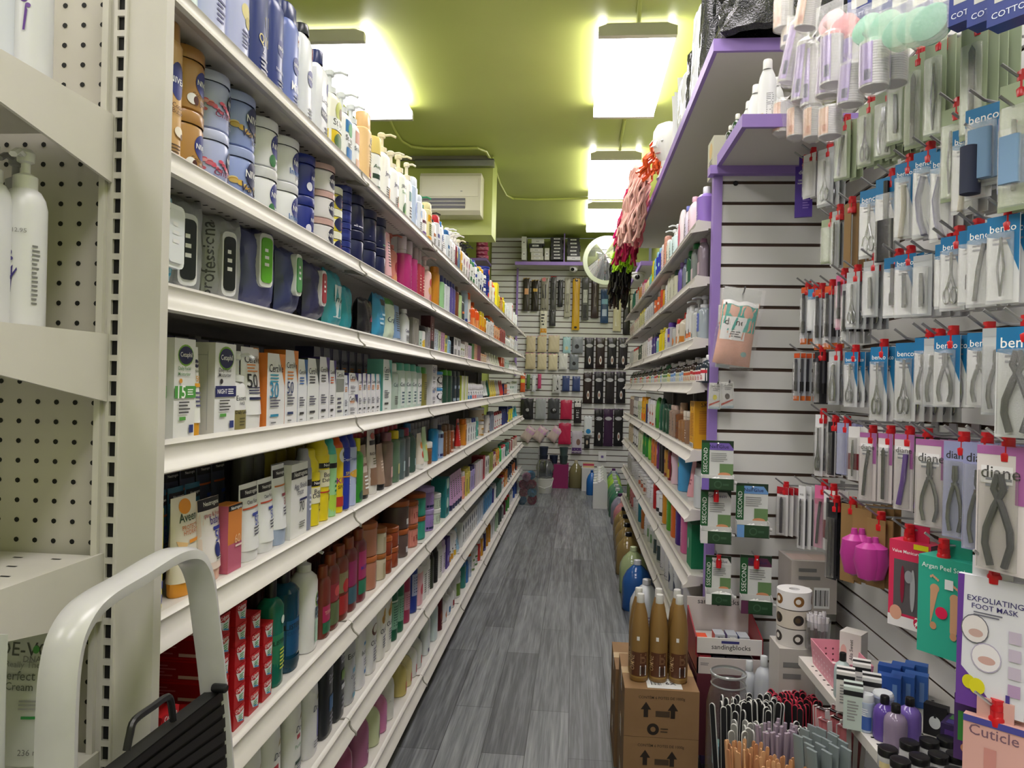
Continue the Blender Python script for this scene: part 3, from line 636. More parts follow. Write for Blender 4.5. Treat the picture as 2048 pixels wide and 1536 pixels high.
# ---- left run, top shelf
stock('L', 0, '''
350 disc 21 cfe3e2 e8eeee pale aqua lotion bottle | A_g('#7fb5b0')
412 bottle 21 b9bfe2 c9cde8 lavender lotion bottle with pink blossom | [('o', .2, .75, .55, .4, '#d98a9a'), ('o', .5, .6, .3, .3, '#c9707f'), ('l', -.3, .2, .6, .45, 5, '#4a4a80')] | cap=.16, capr=.8
465 bottle 21 b2b8de c9cde8 lavender lotion bottle with yellow blossom | [('o', .2, .6, .5, .4, '#cfc27a'), ('o', .4, .5, .3, .3, '#b3a447'), ('l', -.2, .2, .7, .4, 5, '#4a4a80')] | cap=.16, capr=.8
508 bottle 22 1e2f74 1e2f74 dark blue firming lotion bottle | [('q', [(.1, .75), (.7, .8), (.8, .5), (.3, .55)], '#c9b94a'), ('t', 'Q10', .1, .48, .6, '#d8c88a'), ('t', '2', .0, .38, .12, '#ccd'), ('l', -.3, .12, .6, .3, 4, '#aab')] | cap=.16, capr=.8
543 bottle 22 23357e 23357e navy lotion bottle | A_nivea('Nourishing', '#dde') | cap=.16, capr=.8
572 bottle 22 6c7cc0 1b2a66 periwinkle lotion bottle with navy cap | [('r', .3, .86, .95, 1, '#ece8f0'), ('t', '48', .6, .93, .25, '#922')] + A_nivea('Milk', '#fff') | cap=.16, capr=.8
604 bottle 22 dcdfe6 15182a white lotion bottle with black cap | [('r', .4, .86, .95, 1, '#b03030'), ('t', '5', .7, .93, .15, '#fff')] + A_nivea() | cap=.1, capr=.5
629 bottle 20.7 e2e4ea 1a2660 white square bottle with navy cap | [('o', .62, .8, .3, .42, '#16257a'), ('t', 'Lactea', .2, .60, .6, '#445'), ('q', [(-.5, .48), (.6, .44), (.6, .32), (-.5, .36)], '#1d2450'), ('t', 'NIVEA', .05, .40, .5, '#fff'), ('l', .1, .1, .8, .25, 3, '#556')] | cap=.15, capr=.45, se=4
664 pump 21 e9e7d8 d8dde0 pump bottle printed with avocados | [('r', -1, .0, 1, .45, '#e6c81e'), ('o', .1, .82, .7, .75, '#b9c04a'), ('o', .2, .8, .3, .4, '#7a6038'), ('r', -1, .46, 1, .68, '#eef0ee'), ('t', 'St Ives', 0, .6, .8, '#333'), ('o', -.1, .27, .6, .55, '#4a6b3a'), ('l', -.4, .48, .5, .54, 2, '#3a6a4a')]
690 pump 19 eef0f2 dfe4e8 white pump bottle with ocean picture | [('r', -.7, .72, .8, .98, '#2a7ab8'), ('o', .1, .8, .5, .5, '#3f9a5a'), ('t', 'St Ives', 0, .6, .7, '#333'), ('r', -.6, .05, .8, .4, '#2f74b8'), ('l', -.4, .42, .5, .52, 2, '#555')]
708 pump 18.5 eceef0 dfe4e8 white pump bottle with rose picture | [('r', -.6, .7, .7, .98, '#d8a090'), ('t', 'St Ives', 0, .58, .7, '#333'), ('r', -.5, .05, .7, .35, '#e0b8a0')]
722 disc 20 f0c98e f0c48a peach flip-top lotion bottle | [('o', .45, .87, .4, .3, '#2a2220'), ('t', '17%', .45, .87, .4, '#fff'), ('t', 'Aveeno', .3, .76, .6, '#553'), ('l', 0, .35, .9, .7, 7, '#775'), ('r', .0, .2, .95, .27, '#b02060'), ('o', .4, .33, .4, .3, '#a06a3a')] | cap=.22
753 jar 17 e9ecea e8d27a oat cream jar with yellow lid | [('r', -1, .4, 1, .52, '#1e3a28'), ('t', 'Aveeno', 0, .7, .8, '#3a5a3a'), ('q', [(-1, .3), (1, .35), (1, .1), (-1, .0)], '#9cc35a'), ('l', -.5, .1, .6, .25, 2, '#355')] | lid=.3
765 pump 22 f4f3ee f0e6c0 white pump bottle with cream pump | A_txt('Jergens', '#336', v=.66) + [('o', .3, .25, .3, .5, '#e08a3a')]
789 pump 20 f0f0ee e8e0c8 white pump bottle with berry picture | A_txt('Jergens', '#336', v=.7) + [('o', .2, .35, .4, .4, '#6a5a2a'), ('o', .3, .2, .4, .4, '#c9806a')]
801 pump 22 eef2e8 f0e6c0 white pump bottle with cucumber picture | [('t', 'JERGENS', 0, .8, .8, '#334'), ('t', 'Soothing', 0, .66, .7, '#3a8a4a'), ('o', .1, .22, .7, .9, '#2f6a35'), ('o', .3, .15, .5, .5, '#8fc060')]
818 pump 22 f3f3f0 f0e9d0 tall plain white pump bottle | A_g('#8aa')
825 disc 19 c3d5ee dfe8f4 light blue rounded lotion bottle | [('o', .2, .5, .6, .9, '#7f9fd4'), ('v', 'Keri', .3, .6, .25, '#335')]
839 disc 15 e8edf4 d8e0ee pale blue slim bottle | A_g('#8ab0d8', v=2)
846 pump 17 f0ecea 14805a white bottle with green pump | [('r', -.8, .6, .8, .7, '#6a3a4a'), ('r', -.8, .2, .8, .3, '#7a5a9a')]
856 disc 16.5 efe6b0 e9dfa8 yellow and white bottle with leaves | [('r', -1, .7, 1, .9, '#e8a818'), ('t', 'Olay', 0, .8, .6, '#533'), ('r', -1, 0, 1, .25, '#e09a1a'), ('l', -.7, .3, .7, .65, 6, '#4a6a2a')]
867 pump 15.5 efefef 14141a white bottle with black pump | A_g('#b86a3a', v=3)
874 disc 15.5 e8ebf0 c02030 white bottle with red cap | A_g('#2a3a8a', v=3) | cap=.2
882 bottle 15 eef0f4 2a7ac0 white bottle with blue cap | A_g('#2a5aa0', v=2)
888 tube 15.5 f2f2f4 e8e8ee white lotion tube | A_g('#33539a', v=4)
895 disc 14.5 e8f0f6 2a6aa8 white bottle with blue foot | A_g('#2a6aa8', v=3) | cap=.15
901 pump 17.5 f0f0f2 f2f2f2 white pump bottle | A_g('#334', v=4) | rep=2
912 pump 18 7a2038 e9e6e0 maroon pump bottle | A_g('#e0c060', v=2)
917 pump 19 6d8fb0 f0eee8 slate blue pump bottle | A_g('#fff', v=4)
922 pump 18 e9b23a e8e0c8 amber pump bottle | A_g('#fff', v=3)
926 pump 19 eceae6 151518 white bottle with black pump head | A_g('#a05a8a', v=2) | rep=2
936 pump 19.5 e6dfe6 151518 pale bottle with black pump head | A_g('#b04a6a', v=2)
941 disc 14 e8eee8 1f7a46 white bottle with green cap | A_g('#1f6a3a', v=1) | cap=.2, rep=2
951 can 17 eef2f4 1a3a9a white bottle with blue cap | A_g('#2a4aa0', v=3)
956 disc 14 dfe8e8 1f6a4a pale green bottle with dark green cap | A_g('#235', v=3)
960 disc 16 e8eef0 e9b520 white bottle with yellow cap | A_g('#1a2a6a', v=1) | cap=.16, rep=2
968 jar 8 eef0f2 1f2f8a white jar with blue lid | A_g('#203080', v=3) | n=2
975 jar 7.5 1f2f8a 1f2f8a blue jar with blue lid | A_g('#e05040', v=2) | n=3
981 disc 16 f0ead8 efe9da cream bottle with wide cream cap | A_g('#c9a03a', v=2) | cap=.26
986 can 17.5 f0efe8 e8641e white bottle with orange nozzle | A_g('#e8641e', v=2)
992 box 19 f0e21e f0e21e tall yellow box | []
998 can 14 e9c81e e9e21e yellow bottle with yellow cap | A_g('#c9a010', v=1)
1002 disc 13 d8a060 8a1a28 tan bottle with maroon cap | A_g('#fff', v=2)
1007 bottle 15 e9d21a e9d21a slim yellow bottle | A_g('#3a3', v=2)
1011 disc 12 eef0f2 dfe8ee pale bottle with clear cap | A_g('#8ab', v=2) | rep=2
1020 box 18 eef0f4 eef0f4 white carton with a red letter | [('r', -.7, .8, .7, .9, '#d81a28'), ('r', -.15, .1, .15, .85, '#d81a28')]
1028 disc 13 e8ecec e0e6e6 pale white bottle near the far end | A_g('#889', v=2) | rep=2
''', 1036)
# ---- second shelf: stacked jars, then body mists
J = '''lid=.2'''
stock('L', 1, '''
336 disc 20.5 d2a86e c99a5c tall tan lotion bottle with a blue oval mark | [('o', -.05, .72, .72, 1.25, '#18277a'), ('t', 'NIVEA', -.05, .72, .8, '#fff'), ('t', 'Cocoa', 0, .50, .6, '#6a4520'), ('t', 'Butter', 0, .45, .6, '#6a4520'), ('o', .1, .28, .5, .35, '#eee4d4'), ('o', .45, .25, .2, .2, '#6a4028'), ('l', -.7, .05, .5, .17, 4, '#5a4020')] | cap=.14, d=.045
371 jar 9.6 b08346 a87a3e gold body butter jar | A_nivea('Cocoa Butter', '#4a3418') + [('o', -.45, .22, .2, .22, '#eee'), ('o', -.3, .2, .12, .18, '#4a1f14')] | n=2, lid=.22
425 jar 9.4 a9b2da b9c0e0 lavender jar with pink cherry blossom | [('o', -.85 + .13 * (i * 5 % 9), .38 + .028 * (i * 7 % 8), .07 + .02 * (i % 3), .07, ('#c9647a', '#d0506a', '#e0a0b0', '#b84a60')[i % 4]) for i in range(22)] + [ ('o', .45, .66, .42, .42, '#16204e'), ('t', 'NIVEA', .45, .66, .4, '#fff'), ('t', 'Cherry Bl', .2, .32, .8, '#7a2040', .0, .3), ('l', .1, .1, .7, .2, 2, '#446')] | n=2
474 jar 9.6 8f9fd4 a5b2de periwinkle jar with vanilla blossom | [('o', -.9 + .19 * (i * 5 % 9), .32 + .03 * (i * 7 % 8), .08 + .02 * (i % 3), .08, ('#c9a85a', '#d8b040', '#e0cc90', '#b8903a')[i % 4]) for i in range(22)] + [ ('o', .15, .68, .48, .48, '#151d4a'), ('t', 'NIVEA', .15, .68, .5, '#fff'), ('t', 'Vanilla', .1, .36, .6, '#2a2a4a', .0, .3), ('l', -.1, .12, .6, .24, 2, '#446')] | n=2
527 jar 9.2 e3e4e6 dcdddf white jar with green aloe print | A_nivea('', v=.62) + [('o', -.2, .2, .2, .25, '#3f7a4a')] | n=2, lid=.24
569 jar 9.2 e4e6ea dfe0e4 white moisturising jar | A_nivea('Intensive', '#3a6ab0', v=.6) | n=2, lid=.22
612 jar 9.0 1a2c86 17287c royal blue jar | A_nivea('', '#fff') + [('o', -.4, .3, .2, .25, '#dde')] | n=2, lid=.24
638 jar 6.2 e6e3e4 c9a59e squat white jar with rose lid | [('o', 0, .55, .36, .36, '#141c40'), ('t', 'NIVEA', 0, .55, .36, '#fff'), ('t', 'Q10', .72, .6, .3, '#555')] | n=3, lid=.25, d=.075
670 jar 5.4 e3d244 e9ead8 yellow and white soft cream jar | [('r', -1, .5, 1, 1, '#e9ead8'), ('o', -.2, .5, .4, .4, '#1a2050'), ('t', 'Soft', .5, .5, .4, '#c0392b')] | n=3, lid=.35
692 jar 4.6 1d2a78 22307e dark blue cream tin | [('r', -1, .3, 1, .6, '#2a3a8c')] | n=4, lid=.35
708 jar 9.4 171f4a 141b42 navy jar for men | [('q', [(-.6, .2), (.3, .8), (.4, .8), (-.5, .2)], '#c9ccd8'), ('l', -.7, .1, .2, .2, 1, '#dde'), ('o', .6, .6, .3, .3, '#2a3460')] | n=2, lid=.28
740 jar 8.9 171f4a 141b42 navy jar with silver stripes | [('q', [(-.6, .2), (.3, .8), (.4, .8), (-.5, .2)], '#c9ccd8'), ('o', .6, .6, .3, .3, '#2a3460')] | n=2, lid=.28
760 jar 9.0 182048 141b42 navy jar with green lettering | [('q', [(-.6, .3), (.4, .7), (.5, .7), (-.5, .3)], '#c9ccd8'), ('l', -.3, .1, .6, .2, 1, '#5aa06a')] | n=2, lid=.28
778 tube 15.5 e9b6bc eed0d0 pink tube by the navy jars | A_g('#d0405a', v=4)
786 gap
791 box 15 d06060 c85858 dusky rose box with a peach picture | [('o', .0, .5, .5, .5, '#b03030'), ('o', -.2, .2, .5, .4, '#e8a060')] | dx=.04
802 pump 19 d98a7a b86a5e salmon pump bottle with fruit picture | [('o', .1, .65, .5, .5, '#a02830'), ('o', -.1, .3, .6, .5, '#e0a070')] | dx=.03
816 mist 20 c03a80 e2d8de magenta body mist | [('v', 'BODY MIST', .2, .4, .6, '#f0b8d0')] | rep=2
839 mist 19 b8404e c9b8bc rose red body mist | [('l', -.4, .2, .5, .7, 6, '#f0c0b0')] | rep=2
851 pump 19 efc6c0 efd8d6 pale pink pump bottle with peach print | [('o', .1, .72, .55, .5, '#c83a40'), ('o', -.1, .45, .6, .5, '#e8a860'), ('o', .2, .2, .6, .5, '#d86a80')]
870 disc 17.5 cf8a1e c98018 mustard lotion bottle | [('v', 'SHEA BUTTER', .2, .45, .7, '#6a3d10')] | cap=.16
884 disc 15.5 9ed49a 1d2f78 light green bottle with navy cap | [('v', 'NIVEA', .2, .5, .4, '#1d4a2a')] | cap=.18
890 disc 15.5 dfe6ea 1d2f78 white bottle with navy cap | [('v', 'NIVEA', .2, .5, .4, '#22357a')] | cap=.18, rep=2
901 disc 16 5d54a0 25307e purple body wash bottle | [('v', 'NIVEA', .2, .5, .4, '#e8e8ff')] | cap=.16, rep=2
912 disc 16 7d452a 3f2418 brown body wash bottle | [('v', 'NIVEA', .2, .5, .4, '#f0d8c0')] | cap=.16
920 disc 14.5 c2e0a2 1a1a1c pale green bottle with black top | [('v', 'NIVEA', .2, .5, .4, '#22357a')] | cap=.1
925 mini 15 4d4f52 c8cacc dark grey rounded bottle | A_g('#d87a4a', v=3)
931 disc 18 a9bccb b7c4cc clear bluish bottle with blue foot | [('r', -1, 0, 1, .2, '#1f2f8a')] | cap=.08
938 disc 18 e9e0d4 e8601c white and orange bottle | A_g('#e06020', v=3) | cap=.2
942 can 12.5 e0541c e8641e orange bottle with a portrait | [('r', -.9, .1, .9, .6, '#f0a060'), ('o', .1, .42, .35, .5, '#5a2a14')] | n=1, rep=2, d=.05
958 bottle 17.5 e8cf1e d05a1e tall yellow bottle with orange cap | A_g('#c9501a', v=2) | dx=.03
961 disc 13 e8b018 d8c31c yellow bottle with amber foot | [('r', -1, 0, 1, .45, '#e07818')] | cap=.2, rep=2
970 mini 15 c98a1e d8c8a0 amber round bottle | A_g('#f0e0a0', v=2)
974 disc 12 e6e6e2 3d6a6e white bottle with teal cap | A_g('#5a7aa0', v=4) | cap=.16, rep=2
982 can 15.5 e8e6e2 df5a1c white can with orange cap | A_g('#3a5aa0', v=4) | rep=2
989 disc 11 e2b48c e8863a peach bottle with orange cap | A_g('#c9602a', v=1) | cap=.14, rep=3
1001 disc 12.5 a0504e b0605a dusky red bottle | A_g('#e0b0a8', v=4) | cap=.14, rep=3
1012 mini 10 e4e8e2 c8ccc8 small pale bottle | A_g('#7a9', v=4) | rep=3
1021 disc 12 e9ecea e2cfae pale bottle with cream cap | A_g('#a6804a', v=2) | rep=3
1029 box 11 dfe4e4 dfe4e4 small white box at the far end | A_g('#879', v=2) | rep=2
''', 1036)
# ---- third shelf: wipes, creams in small boxes
WP = "[('v', 'professional', -.72, .5, .85, '#5a5c60')]"
stock('L', 2, '''
322 pouch 14 a9d3e6 a9d3e6 light blue baby wipes with white lid | [('r', -1, 0, 1, .3, '#4aa6cf')] | lid=(.05, .03, .12, '#eceff2', '#e2e6ea'), d=.04
352 pouch 15.5 9a9ea2 9a9ea2 grey wipes pack with black aloe lid | [('v', 'professional', -.62, .5, .85, '#4a4c50')] | lid=(.034, .015, .125, '#dfe0e2', '#1f2420'), d=.06, turn=-.4, dx=.02
447 pouch 15.5 a3a6aa a3a6aa second grey wipes pack with black aloe lid | [('v', 'professional', -.62, .5, .85, '#4a4c50')] | lid=(.03, .015, .125, '#dfe0e2', '#1c211d'), d=.06, turn=-.4, dx=.02
513 pouch 14.5 565a8a 565a8a violet wipes pack with bright green lid | [] | lid=(.036, .035, .135, '#e6e8e6', '#63b02e'), d=.05, turn=-.3, dx=.01, base=.012
562 pouch 13 3e4672 3e4672 blue wipes pack with leafy green lid | [] | lid=(.032, .035, .12, '#dfe6e0', '#4f9a58'), d=.05, base=.012
613 pouch 12.5 3a3a5e 3a3a5e violet wipes pack with red lid | [] | lid=(.03, .03, .11, '#d8d6da', '#a02a3a'), d=.05, base=.012
664 pouch 14.5 3fa0ae 3fa0ae teal crinkled wipes pouch | [('r', -.5, .2, .6, .75, '#d4e4e6'), ('t', 'Simple', .05, .5, .6, '#23605a')] | d=.05, dx=.01
700 pouch 12.5 2f9fae 2f9fae teal wipes pouch behind nets | [] | d=.04, dx=.02
722 pouch 10.5 1c1c20 1c1c20 black netted sponge pouch | [('r', .2, .4, .7, .6, '#c05a7a')] | d=.04
752 pouch 13.5 3f9cc8 3f9cc8 bright blue wipes pouch | [('l', -.5, .3, .5, .6, 3, '#bfe0f0'), ('r', -.5, .75, .5, .88, '#223')] | d=.04
776 pouch 13.5 d6e6d0 d6e6d0 white and green wipes pouch | [('t', 'CeraVe', 0, .5, .8, '#2a3a5a'), ('r', -1, .85, 1, 1, '#5a9a4a')] | d=.04
791 tube 12.5 7d9cc4 d8dee6 grey blue face wash tube | A_g('#dde', v=4) | d=.03
807 flat 12.5 dfe3e6 e6e8ea white cleanser bottle | A_txt('Cetaphil', '#446', v=.55)
824 box 10.5 8d8a84 817e78 grey beige box with a ring | [('o', .0, .5, .6, .9, '#b0aca4'), ('o', .0, .5, .5, .75, '#8d8a84')] | d=.05
838 box 6.5 c6d9cf b9ccc2 mint green small box | [('r', -1, 0, 1, .15, '#1e6a4a'), ('l', -.4, .2, .4, .6, 2, '#3a7a6a')] | d=.04
844 jar 9 e6e6e6 17171a white jar with black lid | [('o', .1, .3, .6, .35, '#e2c03a')] | lid=.22
855 box 9 a8a6ac a09ea4 grey small box | A_g('#778', v=4) | d=.04
860 box 14 6a2a34 4a1e28 dark red tall box | [('v', 'CREME', 0, .5, .6, '#d8c8c8'), ('r', -.8, .05, .8, .3, '#1a1a1c')] | d=.04
868 box 9.5 cfdde8 bccbd6 pale blue small box | A_g('#4a7ab0', v=4) | rep=2, d=.03
876 box 9.2 d6e2b8 c4d0a6 pale green small box | A_g('#6a8a3a', v=4) | rep=1, d=.03
881 box 9.2 d49ac0 c084aa pink small box | A_g('#a03a7a', v=4) | rep=2, d=.03
889 box 8.6 e2d84a ccc23c yellow small box | A_g('#3a7aa0', v=2) | d=.03
894 bottle 9 9cc4e0 8ab4d4 light blue squat bottle | A_g('#e8eef4', v=4) | cap=.2, capr=.7
907 box 4.6 eaeaec 22222a white boxed serum with black marks | [('r', -.5, .2, -.1, .8, '#22222a'), ('r', .2, .2, .5, .8, '#22222a')] | n=2, rep=2, d=.035
921 box 7.4 e4e6e2 8a9a2a white and olive box | A_g('#8a9a2a', v=3) | rep=2, d=.03
929 box 9 e8dcd8 d8c8c4 blush small box | A_g('#c06a7a', v=4) | rep=2, d=.03
936 box 8 d9c6e0 c6b2ce lilac small box | A_g('#8a4aa0', v=4) | rep=2, d=.03
943 box 9.5 4a8a3a 2f5a28 green tall box | A_g('#cfe0b0', v=4) | d=.03
948 box 10 d8a080 c08a6c terracotta small box | A_g('#fff', v=4) | rep=2, d=.03
954 box 10 8a2a50 6a1a3c crimson small box | A_g('#e8b8d0', v=4) | rep=2, d=.03
961 jar 6 dfc8a8 e8b888 cream jar with peach lid | A_g('#c06a3a', v=4) | rep=3, n=1
975 tube 8 d8cfc8 8a8a92 pale leaning tube | A_g('#667', v=4) | rep=2
982 tube 8.5 d8dcc8 e0e4e0 pale green tube | A_g('#7a9a6a', v=4) | rep=4
1001 box 8 c8502a a8421e rust orange box | A_g('#f0d0b0', v=2) | rep=2, d=.03
1009 box 7.6 cfe0d4 bccdc2 mint box | A_g('#2a8a6a', v=3) | rep=3, d=.03
1018 tube 7.6 e8e8ea d8d8dc white small tube | A_g('#b04a5a', v=4) | rep=3
1027 tube 8.5 eceaea c84a3a white tube with red foot | A_g('#d06a5a', v=4) | rep=3
''', 1036)
# ---- fourth shelf: face creams
stock('L', 3, '''
316 box 15 e7e7e8 dcdcdc white green-banded carton half hidden by the end post | A_cetaphil(('Daily Facial', 'Moisturizer'), '#4f9a44', '30') | d=.045, dx=.012
345 box 15 e7e7e8 dcdcdc white carton with green band marked 15 | A_cetaphil(('Daily Facial', 'Moisturizer'), '#4f9a44', '15') | d=.045
388 tube 14 eeeeee e0a02a slim sun lotion tube with yellow foot | [('o', .1, .78, .7, .55, '#1d2350'), ('t', 'Cetaphil', .1, .78, .7, '#fff'), ('t', 'SUN', 0, .68, .4, '#333'), ('t', '50', .1, .58, .5, '#e0a02a'), ('r', -1, .47, 1, .52, '#e0a02a'), ('l', -.6, .2, .7, .42, 4, '#557')] | d=.022, cap=.16
406 gap
427 box 15 e6e6e8 d8d6d2 white night carton with navy band | A_cetaphil(('Daily Facial', 'Moisturizer'), '#1f2560', 'NIGHT', '#222', '#222') | d=.05, side=[('r', -.55, .05, -.5, .9, '#bbb'), ('r', -.5, .86, .5, .87, '#bbb'), ('r', .5, .05, .55, .9, '#bbb')]
469 pump 14 e8e8ea e6e8ec white face lotion bottle with clear pump | [('t', 'Eucerin', 0, .78, .7, '#223'), ('t', 'FACE', 0, .66, .35, '#333'), ('r', -.85, .05, .85, .5, '#8c8350'), ('t', 'Daily Lotion', 0, .44, .8, '#222'), ('l', -.4, .12, .6, .34, 3, '#5a5530')] | body=.62, d=.026
497 tube 15 eaeaec ececee white sunscreen tube with orange flash, 50 | [('q', [(.3, 1), (1, 1), (1, .55)], '#dd8a3a'), ('t', 'CeraVe', 0, .82, .85, '#223'), ('l', -.7, .62, .4, .76, 3, '#e08a4a'), ('t', '50', -.3, .5, .5, '#222'), ('l', -.7, .3, .6, .42, 3, '#335'), ('r', -.7, .22, .8, .26, '#22284a')] | cap=.18, d=.035
532 box 14.2 e6e6e8 d3772c white carton with orange flash marked 30 | A_cerave('#dd8232', '#3a9ab0', '30', '#2a8ab0') | d=.045
568 box 15.2 e8e8ea d3772c taller white carton with orange flash, 50 | A_cerave('#dd8232', '#d98a4a', '50', '#2a3a6a') | d=.045
594 box 13.6 e6e8ec 2a5a9a white carton with blue flash | A_cerave('#2a62a8', '#3a6ab0') | d=.045
613 box 14 e6e8e8 2a3a3a white carton with charcoal flash | A_cerave('#33403f', '#444') | d=.045
637 box 14.6 e8e8ec 3a2f6a white carton with purple flash | A_cerave('#43357c', '#555') | d=.045
657 box 14 e8e8ec 3a2f6a white carton with purple edge | A_cerave('#43357c', '#d0603a') | d=.04
670 box 11.8 e4e6e4 cfd0d0 white gel oil carton with grey picture | [('t', 'CeraVe', 0, .9, .8, '#223'), ('r', -.9, .55, .9, .82, '#8a8f86'), ('l', -.6, .1, .5, .45, 4, '#556')] | d=.04
687 box 10.6 e2e6ee 3a4a9a white and blue narrow carton | A_cerave('#3a4a9a') | d=.03
696 box 5.6 e8e8ec 3a3578 small white carton | A_cerave('#3a3578') | n=2, d=.03
715 box 11.2 e6e6ea 3a2f6a white eye cream carton | A_cerave('#3a2f7a') | d=.03
724 box 11.4 e8e8ec 3a2f6a white repair cream carton | A_cerave('#3a2f7a', '#444') | d=.03
733 box 11.2 e6e6ea 2a4a9a white serum carton | A_cerave('#2a4a9a') | d=.03
741 box 11.4 e8e8ec 2a8a9a white carton with teal flash | A_cerave('#2f93a3') | rep=2, d=.03
760 box 16 e4ece8 6fb3a8 tall white and teal carton | A_cerave('#58aaa0', '#4a6a6a') | d=.05
786 disc 15.2 aebfb4 cfd6d2 clear mint cleanser bottle | A_txt('CeraVe', '#245', v=.7) | cap=.18, rep=1, capr=.5
800 disc 15.6 c3d6cc 4fa58c mint cleanser bottle with green neck | [('r', -.7, .1, .7, .85, '#dfe9e4'), ('t', 'CeraVe', 0, .68, .8, '#245'), ('l', -.5, .15, .5, .5, 4, '#467')] | cap=.16, rep=3
836 disc 15.2 bccdc8 4fa58c mint bottle with white label | [('r', -.8, .1, .8, .88, '#e6eae8'), ('t', 'CeraVe', 0, .68, .8, '#245'), ('l', -.5, .15, .5, .5, 4, '#467')] | cap=.16
846 disc 15 8a8440 3f8a2e olive cleanser bottle with green cap | A_g('#c9c48a', v=4) | cap=.16
857 box 8.2 e8e8ec dfe0e4 white cream carton | A_cerave('#e8e8ec', '#3a5ab0') | n=2, d=.06
878 jar 7 e6e8ec 4a9ad0 white jar with light blue lid | A_txt('Cer', '#223') | n=2
890 disc 15 2c5240 4aa028 dark green bottle with green cap | A_g('#8ab09a', v=4) | cap=.16, rep=2
907 disc 15 27363e 24323a slate dark bottle | A_g('#9ab', v=3) | rep=2
922 box 13 e6ead8 b9c83a white carton with lime stripe | [('r', .2, 0, .6, 1, '#c3cf2e')] | rep=2, d=.04
936 roll 9.5 e9eaee f0f1f3 white roll-on with blue label | A_g('#3f8ac0', v=1) | rep=2
946 roll 9.5 eeeef0 f2f2f4 white roll-on with coral label | A_g('#e07a7a', v=1) | rep=2
955 roll 9 ecedf0 f2f2f4 white roll-on with grey label | A_g('#aab', v=1) | rep=3
968 tube 11 eaf0ee 15181a white tube with black foot | A_g('#3a8a6a', v=4) | rep=2
977 tube 11.5 1e6a4c 17402f green tube | A_g('#dfe8c8', v=4) | rep=1
982 tube 12 e3d46a e8c83a yellow tube with small print | A_g('#b8952a', v=4) | rep=3
994 tube 12 c9c4bc a8a49c grey leaning tube | A_g('#666', v=4) | rep=2
1001 tube 12 c8302c e86a3a red tube | A_g('#f0c0a0', v=4) | rep=2
1008 box 9 e0803a 22306a orange and navy box | A_g('#22306a', v=3) | rep=2
1014 roll 10 eeeeee f0f0f0 white deodorant near the far end | A_g('#c0504a', v=3) | rep=2
1020 disc 11 eef0ee e6eae8 white bottle with green square | A_g('#1e7a5a', v=0) | rep=3
1029 disc 12 dfe6e4 cfd8d4 pale bottle by the far post | A_g('#789', v=2) | rep=2
''', 1036)
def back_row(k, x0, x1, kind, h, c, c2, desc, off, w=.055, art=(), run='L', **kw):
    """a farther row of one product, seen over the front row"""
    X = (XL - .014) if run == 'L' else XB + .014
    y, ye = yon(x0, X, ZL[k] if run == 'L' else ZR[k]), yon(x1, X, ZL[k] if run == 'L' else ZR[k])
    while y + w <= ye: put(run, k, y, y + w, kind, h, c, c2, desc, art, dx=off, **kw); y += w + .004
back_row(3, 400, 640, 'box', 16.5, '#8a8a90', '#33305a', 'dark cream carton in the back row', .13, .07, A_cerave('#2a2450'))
back_row(3, 700, 800, 'box', 18, '#8a8a95', '#33305a', 'tall violet carton in the back row', .10, .07, A_cerave('#2a2450'))
